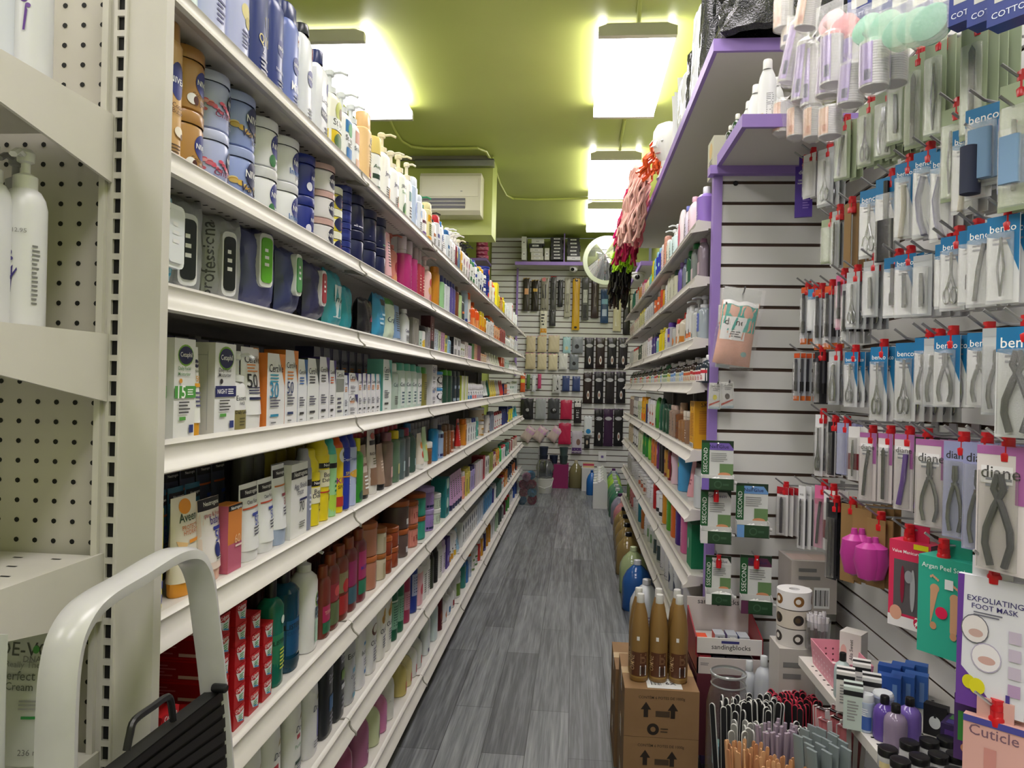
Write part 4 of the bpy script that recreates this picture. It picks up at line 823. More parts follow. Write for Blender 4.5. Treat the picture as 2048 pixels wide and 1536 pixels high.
# ---- fifth shelf: sun care and body wash
SUN = "A_neut('', '50')"
stock('L', 4, '''
300 disc 16 f0e23a 2036a0 yellow and blue kids sun lotion bottle | [('r', -1, 0, 1, .16, '#1f3aa0'), ('r', -1, .22, 1, .3, '#1f3aa0'), ('t', 'kids', .3, .6, .6, '#2a7ac0'), ('t', 'MAX', .4, .5, .5, '#222')] | cap=.08, d=.03
332 tube 14 c9a08e e0a078 peach tube standing behind | A_neut('', '70') | d=.03, dx=.045
359 tube 15 e6dfcf e39a2a cream sun lotion tube with yellow foot | [('o', -.1, .88, .5, .35, '#e8952a'), ('t', 'Aveeno', .25, .75, .9, '#2a4a3a'), ('t', 'PROTECT+', .2, .63, .7, '#c9702a'), ('t', 'HYDRATE', .2, .57, .65, '#c9702a'), ('r', -.1, .44, .9, .48, '#e8952a'), ('q', [(-.9, .5), (-.2, .45), (-.6, .3)], '#e8c28a'), ('l', 0, .15, .8, .35, 4, '#664')] | cap=.14, d=.035
409 tube 13.5 e4d0c6 e2b39e pink and white baby sunscreen tube, 50 | [('r', -1, .1, 1, .84, '#e6e0de')] + [('r', -1, .84, 1, 1, '#15151a'), ('t', 'Neutrogena', .15, .92, .72, '#fff'), ('t', 'pure & free', .1, .76, .7, '#c06a6a'), ('t', 'baby', .3, .67, .5, '#4a3a8a'), ('r', 0, .54, 1, .59, '#2a3a9a'), ('t', '50', .45, .45, .35, '#2a3a9a'), ('o', .2, .26, .28, .35, '#1f2c70'), ('l', 0, .12, .8, .18, 2, '#555')] | cap=.15, d=.036
454 box 11.5 d8853c c26078 small orange to pink sunscreen box | [('r', -1, 0, 1, .42, '#c0607c'), ('r', -1, .92, 1, 1, '#15151a'), ('t', 'Neutrogena', .1, .95, .8, '#fff'), ('t', '60', .3, .48, .4, '#f0c8a0'), ('r', 0, .36, .9, .39, '#f0d8d0')] | d=.03
482 gap
492 tube 14 ebecee e6e7ea white sunscreen tube, black band, 50 | A_neut('Clear Face', '50', '#3a4aa0', '#d05a30') | cap=.14, d=.034
528 tube 14 ebecee e6e7ea white clear face tube, black band | A_neut('Clear Face', '50', '#3a4aa0', '#c8503a') | cap=.14, d=.034
556 tube 16 e8eaee a4b4cf leaning white tube with pale blue foot | A_neut('', '30', '#8a2a3a', '#c8783a') | cap=.2, d=.034
580 box 15.5 e8e8e6 e4e4e0 white face shield carton marked 70 | [('r', -1, .8, 1, .9, '#15151a'), ('t', 'Neutrogena', .1, .85, .8, '#fff'), ('t', 'Age Shield', .1, .68, .75, '#556'), ('t', 'Face', .1, .61, .35, '#556'), ('r', 0, .48, .9, .51, '#22285a'), ('t', '70', .3, .40, .3, '#444'), ('l', 0, .1, .7, .2, 3, '#777')] | d=.045
613 can 18 8a8fa6 9a9aa2 grey violet spray can | [('r', -1, .72, 1, .82, '#2a2a30'), ('l', -.3, .3, .8, .6, 4, '#dde'), ('t', '70', .4, .5, .4, '#fff')]
627 can 17.5 e2cf22 e6d31f yellow sunscreen spray can | [('r', -1, .74, 1, .84, '#17171a'), ('t', 'Neutrogena', .2, .79, .8, '#fff'), ('r', -1, .42, 1, .72, '#ece8c8'), ('t', 'Beach', 0, .64, .6, '#334'), ('t', 'Defense', 0, .56, .7, '#334'), ('t', '70', .4, .32, .4, '#553')] | cap=.3
646 can 20 e0cb20 e0cb20 tall yellow sunscreen bottle marked 30 | [('r', -1, .8, 1, .88, '#17171a'), ('t', 'Neutrogena', .2, .84, .8, '#fff'), ('r', -1, .52, 1, .78, '#ece8c8'), ('t', 'Beach', 0, .70, .6, '#334'), ('t', 'Defense', 0, .62, .7, '#334'), ('r', -1, .43, 1, .45, '#c03030'), ('t', '30', .5, .34, .4, '#a03030')] | cap=.22
664 can 19 9ed49a 4fc0b4 aqua and lime spray can | [('r', -1, .78, 1, .86, '#17171a'), ('r', -1, .0, 1, .35, '#b5d84a'), ('l', -.3, .3, .7, .6, 4, '#385')] | cap=.2
677 can 19 e8c81e e0601e kids spray can with a ball | [('o', 0, .88, .6, .7, '#e8eaea'), ('o', .1, .9, .25, .25, '#222'), ('t', 'KIDS', 0, .5, .8, '#a02a8a'), ('t', 'SPORT', 0, .4, .7, '#222'), ('r', -1, .1, 1, .25, '#c03a2a')] | cap=.14
691 can 20 2238a8 1f33a0 royal blue sport spray can | [('t', 'Coppertone', 0, .8, .9, '#fff'), ('t', 'SPORT', .1, .58, .7, '#f0d040'), ('r', -1, .52, 1, .54, '#e8a020'), ('t', '50', .4, .42, .45, '#fff')] | cap=.2
704 can 19.5 b4bfe0 1f33a0 pale blue spray can with blue cap | [('t', 'Coppertone', 0, .8, .9, '#22389a'), ('o', 0, .55, .8, .4, '#e0b040'), ('t', '50', .4, .42, .45, '#223')] | cap=.2
717 bottle 17.5 2f8a2c d8d020 clear green aloe bottle with yellow cap | [('o', 0, .15, .6, .5, '#1d5a4a')] | cap=.2, capr=.36
729 tube 15 a08a72 17171a tan cocoa tube with white label | [('r', -.8, .45, .8, .75, '#d8cabc'), ('t', "Palmer's", 0, .62, .8, '#8a2a1c'), ('l', -.5, .1, .5, .4, 4, '#eee')] | cap=.08
743 tube 19.5 d9d0c8 e8e6e2 white and brown radiance tube | [('r', -1, 0, 1, .3, '#8a6a54'), ('r', -.85, .7, .85, .78, '#1a1a1c'), ('o', 0, .85, .6, .3, '#b04030'), ('t', 'RADIANCE', 0, .55, .85, '#3a2a24'), ('l', -.5, .35, .5, .48, 3, '#664')] | cap=.14
763 tube 14 a58a78 15151a brown gel tube with black top | [('l', -.4, .3, .6, .6, 4, '#e8d8c8')]
774 disc 17 7a665a 8a5a66 mauve brown bath bottle | [('r', -.2, .2, .6, .45, '#d8b0a8')] | cap=.16, capr=.5
791 disc 17 5e7a62 d8c01e green bath bottle with yellow cap | [('r', -.2, .2, .6, .45, '#c9c88a')] | cap=.16, capr=.5
803 disc 17 57696c 2f5a64 grey teal bath bottle | [('r', -.2, .2, .6, .45, '#b8d0d4')] | cap=.16, capr=.5
813 disc 17 50585a 8a2a4a slate bath bottle with maroon cap | [('r', -.2, .25, .6, .5, '#c8c8cc')] | cap=.16, capr=.5
822 mini 18 3f5a50 2a6aa0 dark green clear bottle with blue cap | [('r', -.2, .25, .6, .5, '#a8c0c4')] | rep=1, d=.08
843 tube 13.5 e8dfd2 f0f0ee white tube with fruit print | [('o', 0, .6, .5, .4, '#e8903a'), ('o', .1, .3, .5, .4, '#c9503a')] | rep=1
852 tube 15.5 b8d8a8 f0f0ee pale green leaning tube | [('o', 0, .4, .5, .4, '#e0d060')]
859 jar 9 8a5a34 ecebe8 brown jar with white lid | A_g('#e8c8a0', v=4) | lid=.28, n=1
868 disc 18 2a86c0 8a8a90 bright blue lotion bottle with grey cap | [('v', 'body lotion', .3, .5, .6, '#1d4a8a')] | cap=.24, capr=.5
882 bottle 14.5 9cb8dc 16204a pale blue bottle with navy band | [('r', -1, 0, 1, .18, '#1a2a70'), ('r', -1, .8, 1, .95, '#1d2a50')]
889 disc 14 7a4e22 6a4a30 amber brown bottle with print | [('v', 'KERI', .1, .5, .6, '#e8d8b8')] | cap=.2, rep=2
903 disc 13 a0522e 5a4034 red brown bottle | A_g('#e8d0c0', v=3) | cap=.2
911 tube 15 c02a26 c8b8ae red hand cream tube | [('r', -1, .78, .9, .86, '#1a1a1c'), ('l', -.5, .2, .7, .6, 5, '#f0b0a8')] | cap=.08, d=.035
930 disc 14 d88a2a e07818 orange capped bottle | A_g('#f0e8e0', v=4) | cap=.2
935 disc 13.5 e8eaec f0f0f0 white bottle with grey leaf | A_g('#5a6a70', v=2) | rep=2
945 disc 13 e8f0ee 1d3a9a white bottle with blue cap | A_g('#889', v=2) | rep=2
953 disc 13 5fb0a2 cfe0dc teal and white bottle | A_g('#eef4f2', v=3) | rep=1
959 jar 9 e2d6c0 e6e6ea cream lotion jar with gold print | A_g('#b8862a', v=3) | n=2, lid=.2
975 disc 12 e0dcd8 e4e4e8 pale round bottle | A_g('#8a6a4a', v=3) | rep=1
982 disc 13.5 8890a4 7a8296 grey blue bottle | A_g('#dde', v=4) | rep=2
989 disc 12 e6e2e0 b02a30 white bottle with red cap | A_g('#b8242c', v=3) | rep=2
997 disc 12 e4e4e2 8a1a24 white bottle with dark red foot | A_g('#9a1c28', v=3) | rep=2
1005 disc 12.5 27357c 27357c navy bottle near the end | A_g('#8aa0e0', v=4) | rep=2
1012 box 14 2a3a8a 22306a dark blue carton | A_g('#e8d040', v=3) | rep=1
1018 disc 13 e2d84a 22408a yellow bottle with blue cap | A_g('#2a8ac0', v=3) | rep=2
1027 tube 12 3fa8b8 e8ecee teal leaning tube | A_g('#fff', v=4) | rep=2
''', 1036)
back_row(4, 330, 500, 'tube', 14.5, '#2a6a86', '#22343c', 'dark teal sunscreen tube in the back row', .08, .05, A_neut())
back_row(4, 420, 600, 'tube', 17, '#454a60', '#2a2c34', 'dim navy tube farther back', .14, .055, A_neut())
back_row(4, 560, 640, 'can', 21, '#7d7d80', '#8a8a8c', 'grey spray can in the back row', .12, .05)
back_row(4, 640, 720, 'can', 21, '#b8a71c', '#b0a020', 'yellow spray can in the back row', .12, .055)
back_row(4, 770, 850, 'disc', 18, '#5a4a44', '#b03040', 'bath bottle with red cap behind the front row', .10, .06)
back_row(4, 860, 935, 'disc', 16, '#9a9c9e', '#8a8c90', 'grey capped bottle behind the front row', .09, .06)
# ---- sixth shelf: toothpaste, mouthwash, body scrub
def paste_stack(x0, x1, n, w_, hh, long_, c, desc, acc='#2f9a4a', dx=0, base=0, run='L', k=5):
    y = yon(x0, XL - .014, ZL[k])
    put(run, k, y, y + w_, 'box', hh * 100, c, c, desc, A_colgate(acc), n=n, d=long_, dx=dx, base=base, side=[('r', -.9, .1, .9, .9, '#8a1018'), ('l', -.6, .2, .3, .8, 4, '#b06068'), ('r', .3, .15, .8, .3, '#c9a8a8')], name='toothpaste_box', cat='toothpaste')
for i, (x0, n, c) in enumerate(((318, 3, '#c01c22'), (352, 3, '#b81a20'), (384, 2, '#c01c22'))):
    paste_stack(x0, 0, n, .048, .042, .20, c, 'red toothpaste box in the %s stack from the near end' % ORDN(i + 1), '#2a5ab0', dx=.0)
for i, (x0, n, c, dx) in enumerate(((430, 6, '#a8141c', 0), (466, 6, '#b5161e', 0), (497, 5, '#b5161e', .0), (524, 4, '#b5161e', 0))):
    paste_stack(x0, 0, n, .043, .036, .19, c, 'red toothpaste box in the %s stack by the mouthwash' % ORDN(i + 1), dx=dx)
stock('L', 5, '''
549 bottle 22 1f6a5c 1c1c1e green mouthwash bottle with black cap | [('r', -.9, .0, .9, .66, '#2a7a58'), ('t', 'LISTERINE', .1, .56, .95, '#0c0c10'), ('o', .1, .83, .28, .3, '#d8e8e0'), ('l', -.3, .2, .8, .48, 6, '#c9d84a')] | cap=.2, d=.05, bm=mat('#1d7a66', .08, 'l')
573 bottle 23 1c4a66 17181c blue mouthwash bottle with black cap | [('r', -.95, .22, .95, .66, '#14507c'), ('t', 'LISTERINE', 0, .58, .95, '#0c0c10'), ('t', 'COOL MINT', 0, .50, .85, '#123a6a'), ('q', [(-.9, .24), (.9, .24), (.6, .42), (-.3, .36)], '#5aa0c0'), ('r', -.95, .0, .95, .18, '#173a4c')] | cap=.2, d=.065, bm=mat('#164c68', .08, 'l')
609 pump 23.5 e6e6e6 e0e0e0 white cleansing pump bottle | [('o', .45, .74, .5, .5, '#8ab84a'), ('o', .5, .74, .45, .42, '#1d2350'), ('t', 'Cetaphil', .5, .74, .5, '#fff'), ('r', -.1, .48, .95, .64, '#3d5560'), ('r', -.1, .12, .95, .46, '#a9cdb8'), ('l', 0, .2, .8, .6, 6, '#e8f0ec')] | d=.06, body=.76
648 bottle 17 6e2c20 8a3e1e dark red scrub wash bottle | [('r', -.9, .3, .9, .6, '#a82a58'), ('t', 'TERRA', 0, .47, .7, '#e8b0a0'), ('r', -.9, .1, .9, .3, '#2a6a4a')] | cap=.16, capr=.62
664 bottle 18.5 6a2a22 8a4020 red brown wash bottle with coral label | [('r', -.9, .5, .9, .8, '#8a2f38'), ('o', 0, .66, .5, .4, '#c04a4a'), ('r', -.9, .1, .9, .48, '#5c6a48')] | cap=.15, capr=.62
682 bottle 19 6a2f20 8a4020 wash bottle with floral red label | [('r', -.9, .5, .9, .85, '#7d7452'), ('o', 0, .6, .6, .5, '#b0282a'), ('r', -.9, .12, .9, .45, '#a02c2c')] | cap=.15, capr=.62
700 bottle 19.5 6d2c2c 8a4222 wash bottle with plum and teal label | [('r', -.9, .46, .9, .9, '#8e2c5c'), ('r', -.9, .15, .9, .44, '#3c5f6e')] | cap=.15, capr=.62
718 bottle 20 702a34 8a4222 wash bottle with plum and green label | [('r', -.9, .42, .9, .92, '#a83468'), ('t', 'MOON', 0, .62, .7, '#4a3a9a'), ('r', -.9, .15, .9, .40, '#2c7a5c')] | cap=.15, capr=.62
738 jar 9.8 b57a62 b86a3a tan scrub jar with copper lid | [('r', .3, .1, .95, .8, '#c89a84')] | n=2, lid=.18
764 jar 8 c8bda4 a0602e cream scrub jar with copper lid | [('r', -.4, .1, .6, .8, '#b0a488')] | n=2, lid=.2
777 jar 5.8 8c3c22 a8582a rust scrub jar with copper lid | [('r', 0, .1, .7, .8, '#c9b8b0')] | n=2, lid=.25
788 jar 6.6 8f4024 a8582a rust red jar with copper lid | [('r', 0, .1, .7, .8, '#c0b4b4')] | n=2, lid=.25
803 jar 9.8 5d4c48 a85a2c dark brown scrub jar with copper lid | [('r', -.3, .2, .1, .45, '#d8d8d8')] | n=2, lid=.2
827 jar 8.5 c07a68 a85a2c pink scrub jar with copper lid | [('r', -.8, .1, .8, .9, '#d88a7c'), ('t', 'TREE', 0, .5, .7, '#a03a3a')] | n=2, lid=.2
842 jar 9 2f8a78 a85a2c teal scrub jar with copper lid | [('r', -.8, .1, .8, .9, '#3aa08c')] | n=2, lid=.2
857 jar 9 9a80c0 b8a4dc lilac body cream jar | [('r', -1, .0, 1, .25, '#22285a'), ('l', -.5, .4, .5, .7, 2, '#6a50a0')] | n=2, lid=.24
876 jar 6.5 c8d8c4 e2e4e2 pale green jar with white lid | A_g('#c9a0a0', v=4) | n=2, lid=.3
885 box 8.8 1f8a8e 187478 teal carton with small print | A_g('#c8e4d8', v=2) | n=2, d=.07
903 tube 17 caa0cc 1c2458 pink violet tube with navy foot | A_g('#e0b8dc', v=4) | cap=.16, rep=5, d=.03
926 disc 14.5 e8a08c e9e6e2 peach bottle with white top | A_g('#d07a6a', v=4) | rep=1
932 disc 15 d2c458 d2c458 olive yellow bottle | A_g('#a89a2a', v=4) | rep=2
942 disc 14 a89cd0 2a2460 violet bottle with navy cap | A_g('#6a58b0', v=4) | rep=2
951 box 13.5 e0dcdf b8a8b0 white striped carton | [('r', -.3, 0, 0, 1, '#c86a80')] | rep=3, d=.03
965 box 15 b0243c 8a1c30 crimson carton | A_g('#e0a0b0', v=4) | rep=1
970 box 12.5 e6e4e2 c8c4c2 white oil carton | A_g('#223', v=2) | rep=2
978 box 13 a6ac3c 7a8430 olive green carton | A_g('#d8d890', v=4) | rep=2
986 disc 11.5 e2c8b0 7a3a6a peach bottle with plum cap | A_g('#8a2a5a', v=1) | rep=2
993 disc 12 e09a3a d8b02a orange bottle | A_g('#e8e0d0', v=1) | rep=2
1000 flat 12 3cb85c 3cb85c bright green bottle | [] | rep=1
1005 disc 11 e6e6ea d84a50 white bottle with red top | A_g('#a04a8a', v=4) | rep=2
1012 box 10 3a9a8a 2a7a6c teal small carton | A_g('#e8f0ec', v=1) | rep=2
1019 box 10 d8d2cc b04a4a beige small carton | A_g('#c04a4a', v=4) | rep=2
1027 disc 10 c8b8a8 b03a3a beige bottle with red cap | A_g('#999', v=4) | rep=2
''', 1036)
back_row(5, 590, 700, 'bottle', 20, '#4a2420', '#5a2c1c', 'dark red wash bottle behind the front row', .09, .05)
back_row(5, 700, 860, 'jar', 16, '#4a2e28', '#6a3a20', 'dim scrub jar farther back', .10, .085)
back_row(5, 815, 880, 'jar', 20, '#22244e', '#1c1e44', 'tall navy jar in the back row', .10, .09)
# ---- seventh shelf
stock('L', 6, '''
468 box 9 d88a44 c8864a orange soap bar multipack | [('o', .1, .5, .5, .5, '#2a4a9a'), ('t', 'Dial', .1, .5, .5, '#fff'), ('r', -.9, .7, .9, .95, '#c8c0b8')] | d=.09
497 dome 22 e2e2e4 e2e2e4 white body wash bottle, green cap edge | A_dove('', low='#3a8a80')
531 dome 23 e4e4e6 e0e0e2 white sensitive body wash bottle | [('r', -.5, .44, .1, .5, '#b83a4a')] + A_dove('Sensitive', '#4a9a90', '#2a8a80')
575 dome 23.5 e4e4e4 b9cfc0 white purifying body wash with green drop | [('r', -.3, .48, .2, .53, '#b83a4a'), ('q', [(.5, .05), (.75, .2), (.7, .45), (.55, .2)], '#7aa898')] + A_dove('Purifying', '#6a9a70', '#3a4a44')
616 dome 23 e3e3e8 e0e0e6 white body wash with lavender mark | [('r', .2, .2, .6, .55, '#6a68b8')] + A_dove()
645 flat 23.5 23262b 15171b black body wash for men, blue band | [('t', 'Dove', .2, .72, .5, '#dde', .0, .25), ('t', 'MEN+', .2, .66, .45, '#ccd'), ('r', -.2, .3, .8, .48, '#2a5a8a'), ('l', -.1, .1, .6, .26, 3, '#889')] | capr=.9, sh=.04
672 flat 23.5 26292c 15171b black body wash for men, green band | [('t', 'Dove', .2, .8, .5, '#dde', .0, .25), ('t', 'MEN+', .2, .74, .45, '#ccd'), ('r', -.2, .5, .8, .62, '#6a8a3a'), ('r', -.2, .38, .8, .44, '#c8ccd0'), ('l', -.1, .1, .6, .3, 3, '#889')] | capr=.9, sh=.04
693 bottle 20 b4b6bc 8a1c24 grey wash bottle with red cap | [('t', 'Eucerin', 0, .82, .85, '#22242c'), ('r', -.2, .5, .8, .58, '#6aa0bc'), ('t', 'Calming', .1, .44, .6, '#334'), ('r', -.2, .08, .8, .16, '#6aa0bc'), ('l', 0, .2, .8, .38, 4, '#667')] | capr=.62, cap=.12
718 bottle 19 dedee2 16171b white wash bottle with black cap | [('r', -.1, .8, .7, .86, '#3a8ac8'), ('t', 'Ivory', .1, .66, .6, '#223'), ('r', 0, .25, .8, .32, '#2a7ac0'), ('l', -.1, .4, .7, .55, 3, '#667')] | capr=.62
736 disc 20.5 e2e2e2 dcdcde white wash bottle with coconut print | [('o', 0, .78, .7, .5, '#6a4030'), ('o', 0, .80, .5, .34, '#e8e4de'), ('t', 'OLAY', 0, .56, .8, '#223'), ('l', -.4, .2, .6, .46, 5, '#667')] | cap=.16
761 disc 21 e6e4de dcdcd8 white wash bottle with gold petals | [('o', .2, .85, .5, .4, '#c9a23a'), ('o', -.2, .75, .4, .4, '#b8862a'), ('t', 'OLAY', 0, .54, .8, '#223'), ('l', -.4, .2, .6, .44, 5, '#667')] | cap=.16, rep=2
786 cyl 19 1f5c44 111513 green castile soap bottle with black cap | [('r', -.8, .25, .8, .8, '#7aa890'), ('r', -.9, .82, .9, .86, '#c8d8cc'), ('l', -.6, .3, .6, .75, 8, '#2a5a48')] | cap=.08, capr=.7
801 cyl 19 24644a 111513 second green castile soap bottle | [('r', -.8, .25, .8, .8, '#7aa890'), ('l', -.6, .3, .6, .75, 8, '#2a5a48')] | cap=.08, capr=.7
811 cyl 19.5 a03a58 1a1416 rose castile soap bottle | [('r', -.8, .3, .8, .7, '#c08a9a'), ('l', -.6, .35, .6, .65, 6, '#7a2a44')] | cap=.08, capr=.7
826 cyl 19.5 2b3f90 1a1a1e blue castile soap bottle | [('r', -.8, .4, .8, .9, '#a8b0d0'), ('l', -.6, .45, .6, .85, 6, '#2a3a7a')] | cap=.08, capr=.7
840 disc 15 e3b0b8 e8e4e4 pink flowered soap bottle | [('o', 0, .5, .6, .6, '#c9485a')] | rep=1
848 disc 16.5 e4e4e2 e0e0de white soap bottle with pale print | A_g('#c8c8c8', v=4) | rep=2
862 can 17 3a4232 14160f dark olive bottle | A_g('#a8a888', v=4) | rep=1
871 can 17.5 181a18 101210 black bottle with pale print | A_g('#a8a888', v=4) | rep=1
879 disc 15.5 dcdcda c8c8c8 pale grey tube bottle | A_g('#aaa', v=4) | rep=1
886 disc 14.5 d8cfe0 bfa8c8 white and mauve bottle | A_g('#8a6aa0', v=4) | rep=1
893 box 14 4a2f90 3a2478 violet carton | [('o', 0, .3, .4, .4, '#b8a8e0')] | d=.04
899 roll 13 e8e8ec f0f0f2 white deodorant with round cap | A_g('#d89a2a', v=1) | rep=2
909 roll 13 eaeaee f0f0f4 white deodorant with yellow label | A_g('#d8b02a', v=1) | rep=1
915 tube 12 9ac4dc c8d8e4 pale blue tube | A_g('#3a8ab8', v=4)
921 gap
924 box 13 e6e8ea d8dadc white toothbrush pack | A_g('#334a5a', v=2) | rep=7, d=.05
954 box 13 c8d4e4 7ab0e0 pale blue toothbrush pack | A_g('#3a7ac8', v=4) | rep=3
966 pouch 13 3f93cf 3f93cf bright blue hanging pack | A_g('#d8ecf8', v=4) | rep=5, d=.02
985 disc 12.5 2c2480 d8d8e0 indigo bottle with pale back | [] | rep=1
990 disc 12 e2e4e8 c8d0e0 white bottle beside the indigo one | A_g('#3a3a9a', v=4) | rep=1
994 box 11 1f6a60 14504a dark teal carton | A_g('#7ac0b0', v=4) | rep=3
1003 disc 11 d8dadc c03030 white bottle with red band | A_g('#c03030', v=0) | rep=2
1009 box 12.5 e08a1c c87818 orange carton | A_g('#f0d8a0', v=1) | rep=2
1015 disc 12 1c2f50 14233e navy bottle, lower far end | A_g('#e8eef4', v=1) | rep=3
1025 disc 12.5 c87038 2a1a18 orange brown bottle | A_g('#eee', v=1) | rep=2
1031 disc 12 20242c 14161a black bottle at the far post | A_g('#c84a3a', v=1) | rep=1
''', 1036)
# ---- lowest shelf: nail polish remover and peroxide, several rows deep
stock('L', 7, '''
560 mini 15 8a2a48 111114 deep pink remover bottle near the ladder | A_txt('ACETONE', '#fff', '#a02a4a') | rows=3, w=.075
610 mini 15 902c4c 111114 pink remover bottle, black cap | A_txt('ACETONE', '#fff', '#a02a4a') | rows=3, w=.072
655 mini 15.5 a8447a 111114 bright pink remover bottle | [('r', .0, .2, .9, .55, '#b02a44')] | rows=3, w=.068
693 mini 16.5 b0648c 111114 tall pink remover bottle | [('r', .0, .2, .9, .6, '#9a2a58'), ('t', 'POLISH', .4, .42, .6, '#eee')] | rows=3, bm=mat('#b8648e', .1, 'l'), w=.078
728 mini 17 b86a98 111114 clear pink remover bottle | [('r', .0, .2, .9, .6, '#9a2a58'), ('t', 'POLISH', .4, .42, .6, '#eee')] | rows=3, bm=mat('#c07aa4', .1, 'l'), w=.075
751 mini 14 c8d0a8 111114 pale green remover bottle | [('o', .3, .4, .4, .5, '#2a3a2a')] | rows=3
765 mini 14 c87aa8 111114 pink slim remover bottle | [('r', .1, .2, .8, .5, '#9a2a58')] | rows=3
780 mini 18.5 dcdcd6 111114 large cream bottle with black cap | [('t', 'ASSURED', 0, .6, .7, '#b8b8b0')] | rows=2, w=.085
807 mini 13.5 c8b870 111114 yellow remover bottle | [('r', -.2, .2, .8, .6, '#c0503a')] | rows=3
818 mini 13.5 d8cc98 111114 pale yellow remover bottle | [('r', -.2, .2, .8, .6, '#c0403a')] | rows=3
828 mini 13.5 e2e2e0 111114 white remover bottle, red label | [('r', -.2, .2, .8, .6, '#b82a30'), ('l', 0, .3, .7, .5, 2, '#fff')] | rows=3
838 mini 14 d8dcd8 111114 clear remover bottle, red label | [('r', -.2, .2, .8, .6, '#c02a30')] | rows=3
848 flat 19 dfe6e8 111114 white bottle with teal side | [('q', [(.2, 0), (1, .1), (1, .9), (.5, .5)], '#3a98a0'), ('r', -.6, .08, -.1, .2, '#2a2a60')] | capr=.4, cap=.14, rows=3
868 flat 19 cfe0e2 111114 pale teal bottle with black cap | [('q', [(.0, 0), (1, .1), (1, .9), (.3, .5)], '#3a98a0')] | capr=.4, cap=.14, rows=2
879 can 18.5 5a1620 50141c maroon tall bottle | [('o', 0, .4, .5, .7, '#8a4a30'), ('l', -.3, .1, .4, .25, 2, '#e0c0b0')] | rows=2, cap=.1
889 mini 12 e2e2e6 e6e6ea white round bottle with orange picture | [('o', .1, .5, .5, .5, '#b86a30')] | rows=3
897 mini 12 e4e6ea eaeaee white round bottle with blue label | [('r', -.5, .2, .8, .6, '#2a70a8')] | rows=3
905 mini 12 e4e4e6 eaeaee white round bottle with red label | [('r', -.5, .2, .8, .6, '#9a3038')] | rows=3
912 jar 13.5 e2e3e4 e6e7e8 big white jar with green label | [('r', -.7, .1, .7, .7, '#6a8a3a')] | rows=2, lid=.2
928 disc 14 3a8a80 3a7aa0 teal bottle | A_g('#cfe', v=4) | rows=2
934 disc 12 2f7ac8 2a6ab8 vivid blue pouch bottle | A_g('#cfe0f8', v=4) | rows=2
939 can 15 b8c8dc d8741c pale blue can with orange cap | A_g('#fff', v=4) | rows=2, cap=.2
946 can 14 e6e2dc d8d4ce white can with green label | A_g('#6a8a4a', v=3) | rows=2
952 jar 12 e8e8ea ececee white tub with green lid edge | A_g('#5a8a50', v=3) | rows=2
958 disc 13 c8403a e8e0dc red bottle with pale cap | A_g('#e8d8c8', v=2) | rows=2
963 disc 13.5 e0a02a f0f0f0 orange bottle with white cap | A_g('#eee', v=2) | rows=2
969 disc 14 2e2a5c eeeeee indigo bottle with white cap | A_g('#8a80c0', v=3) | rows=1
974 can 15.5 c98a20 b87818 amber tall bottle | A_g('#8a4a10', v=4) | rep=2, rows=1
983 disc 16 e2e4e6 14161c white bottle with black top | A_g('#1a2a50', v=4) | rep=2, cap=.1
991 disc 14 a8c8a8 98b898 pale green bottle, lowest | A_g('#5a8a6a', v=4) | rep=2
998 disc 14.5 2c3c38 24322f charcoal green bottle | A_g('#7a9', v=4) | rep=2
1005 disc 11 8a8c8e e4e4e6 grey bottle with white top | A_g('#dfe', v=4) | rep=1
1009 disc 12 6a1c38 5a1830 wine bottle with pale print | A_g('#dfe', v=4) | rep=1
1013 disc 12 3a8a2c e03020 green bottle with red top | A_g('#e8e020', v=4) | rep=2
1020 disc 12 e0e0e4 c8c8d0 white leaning bottle | A_g('#3a5ab0', v=4) | rep=2
1027 disc 13 2a50a8 24468e blue bottle at the far end | A_g('#fff', v=4) | rep=2
''', 1036)
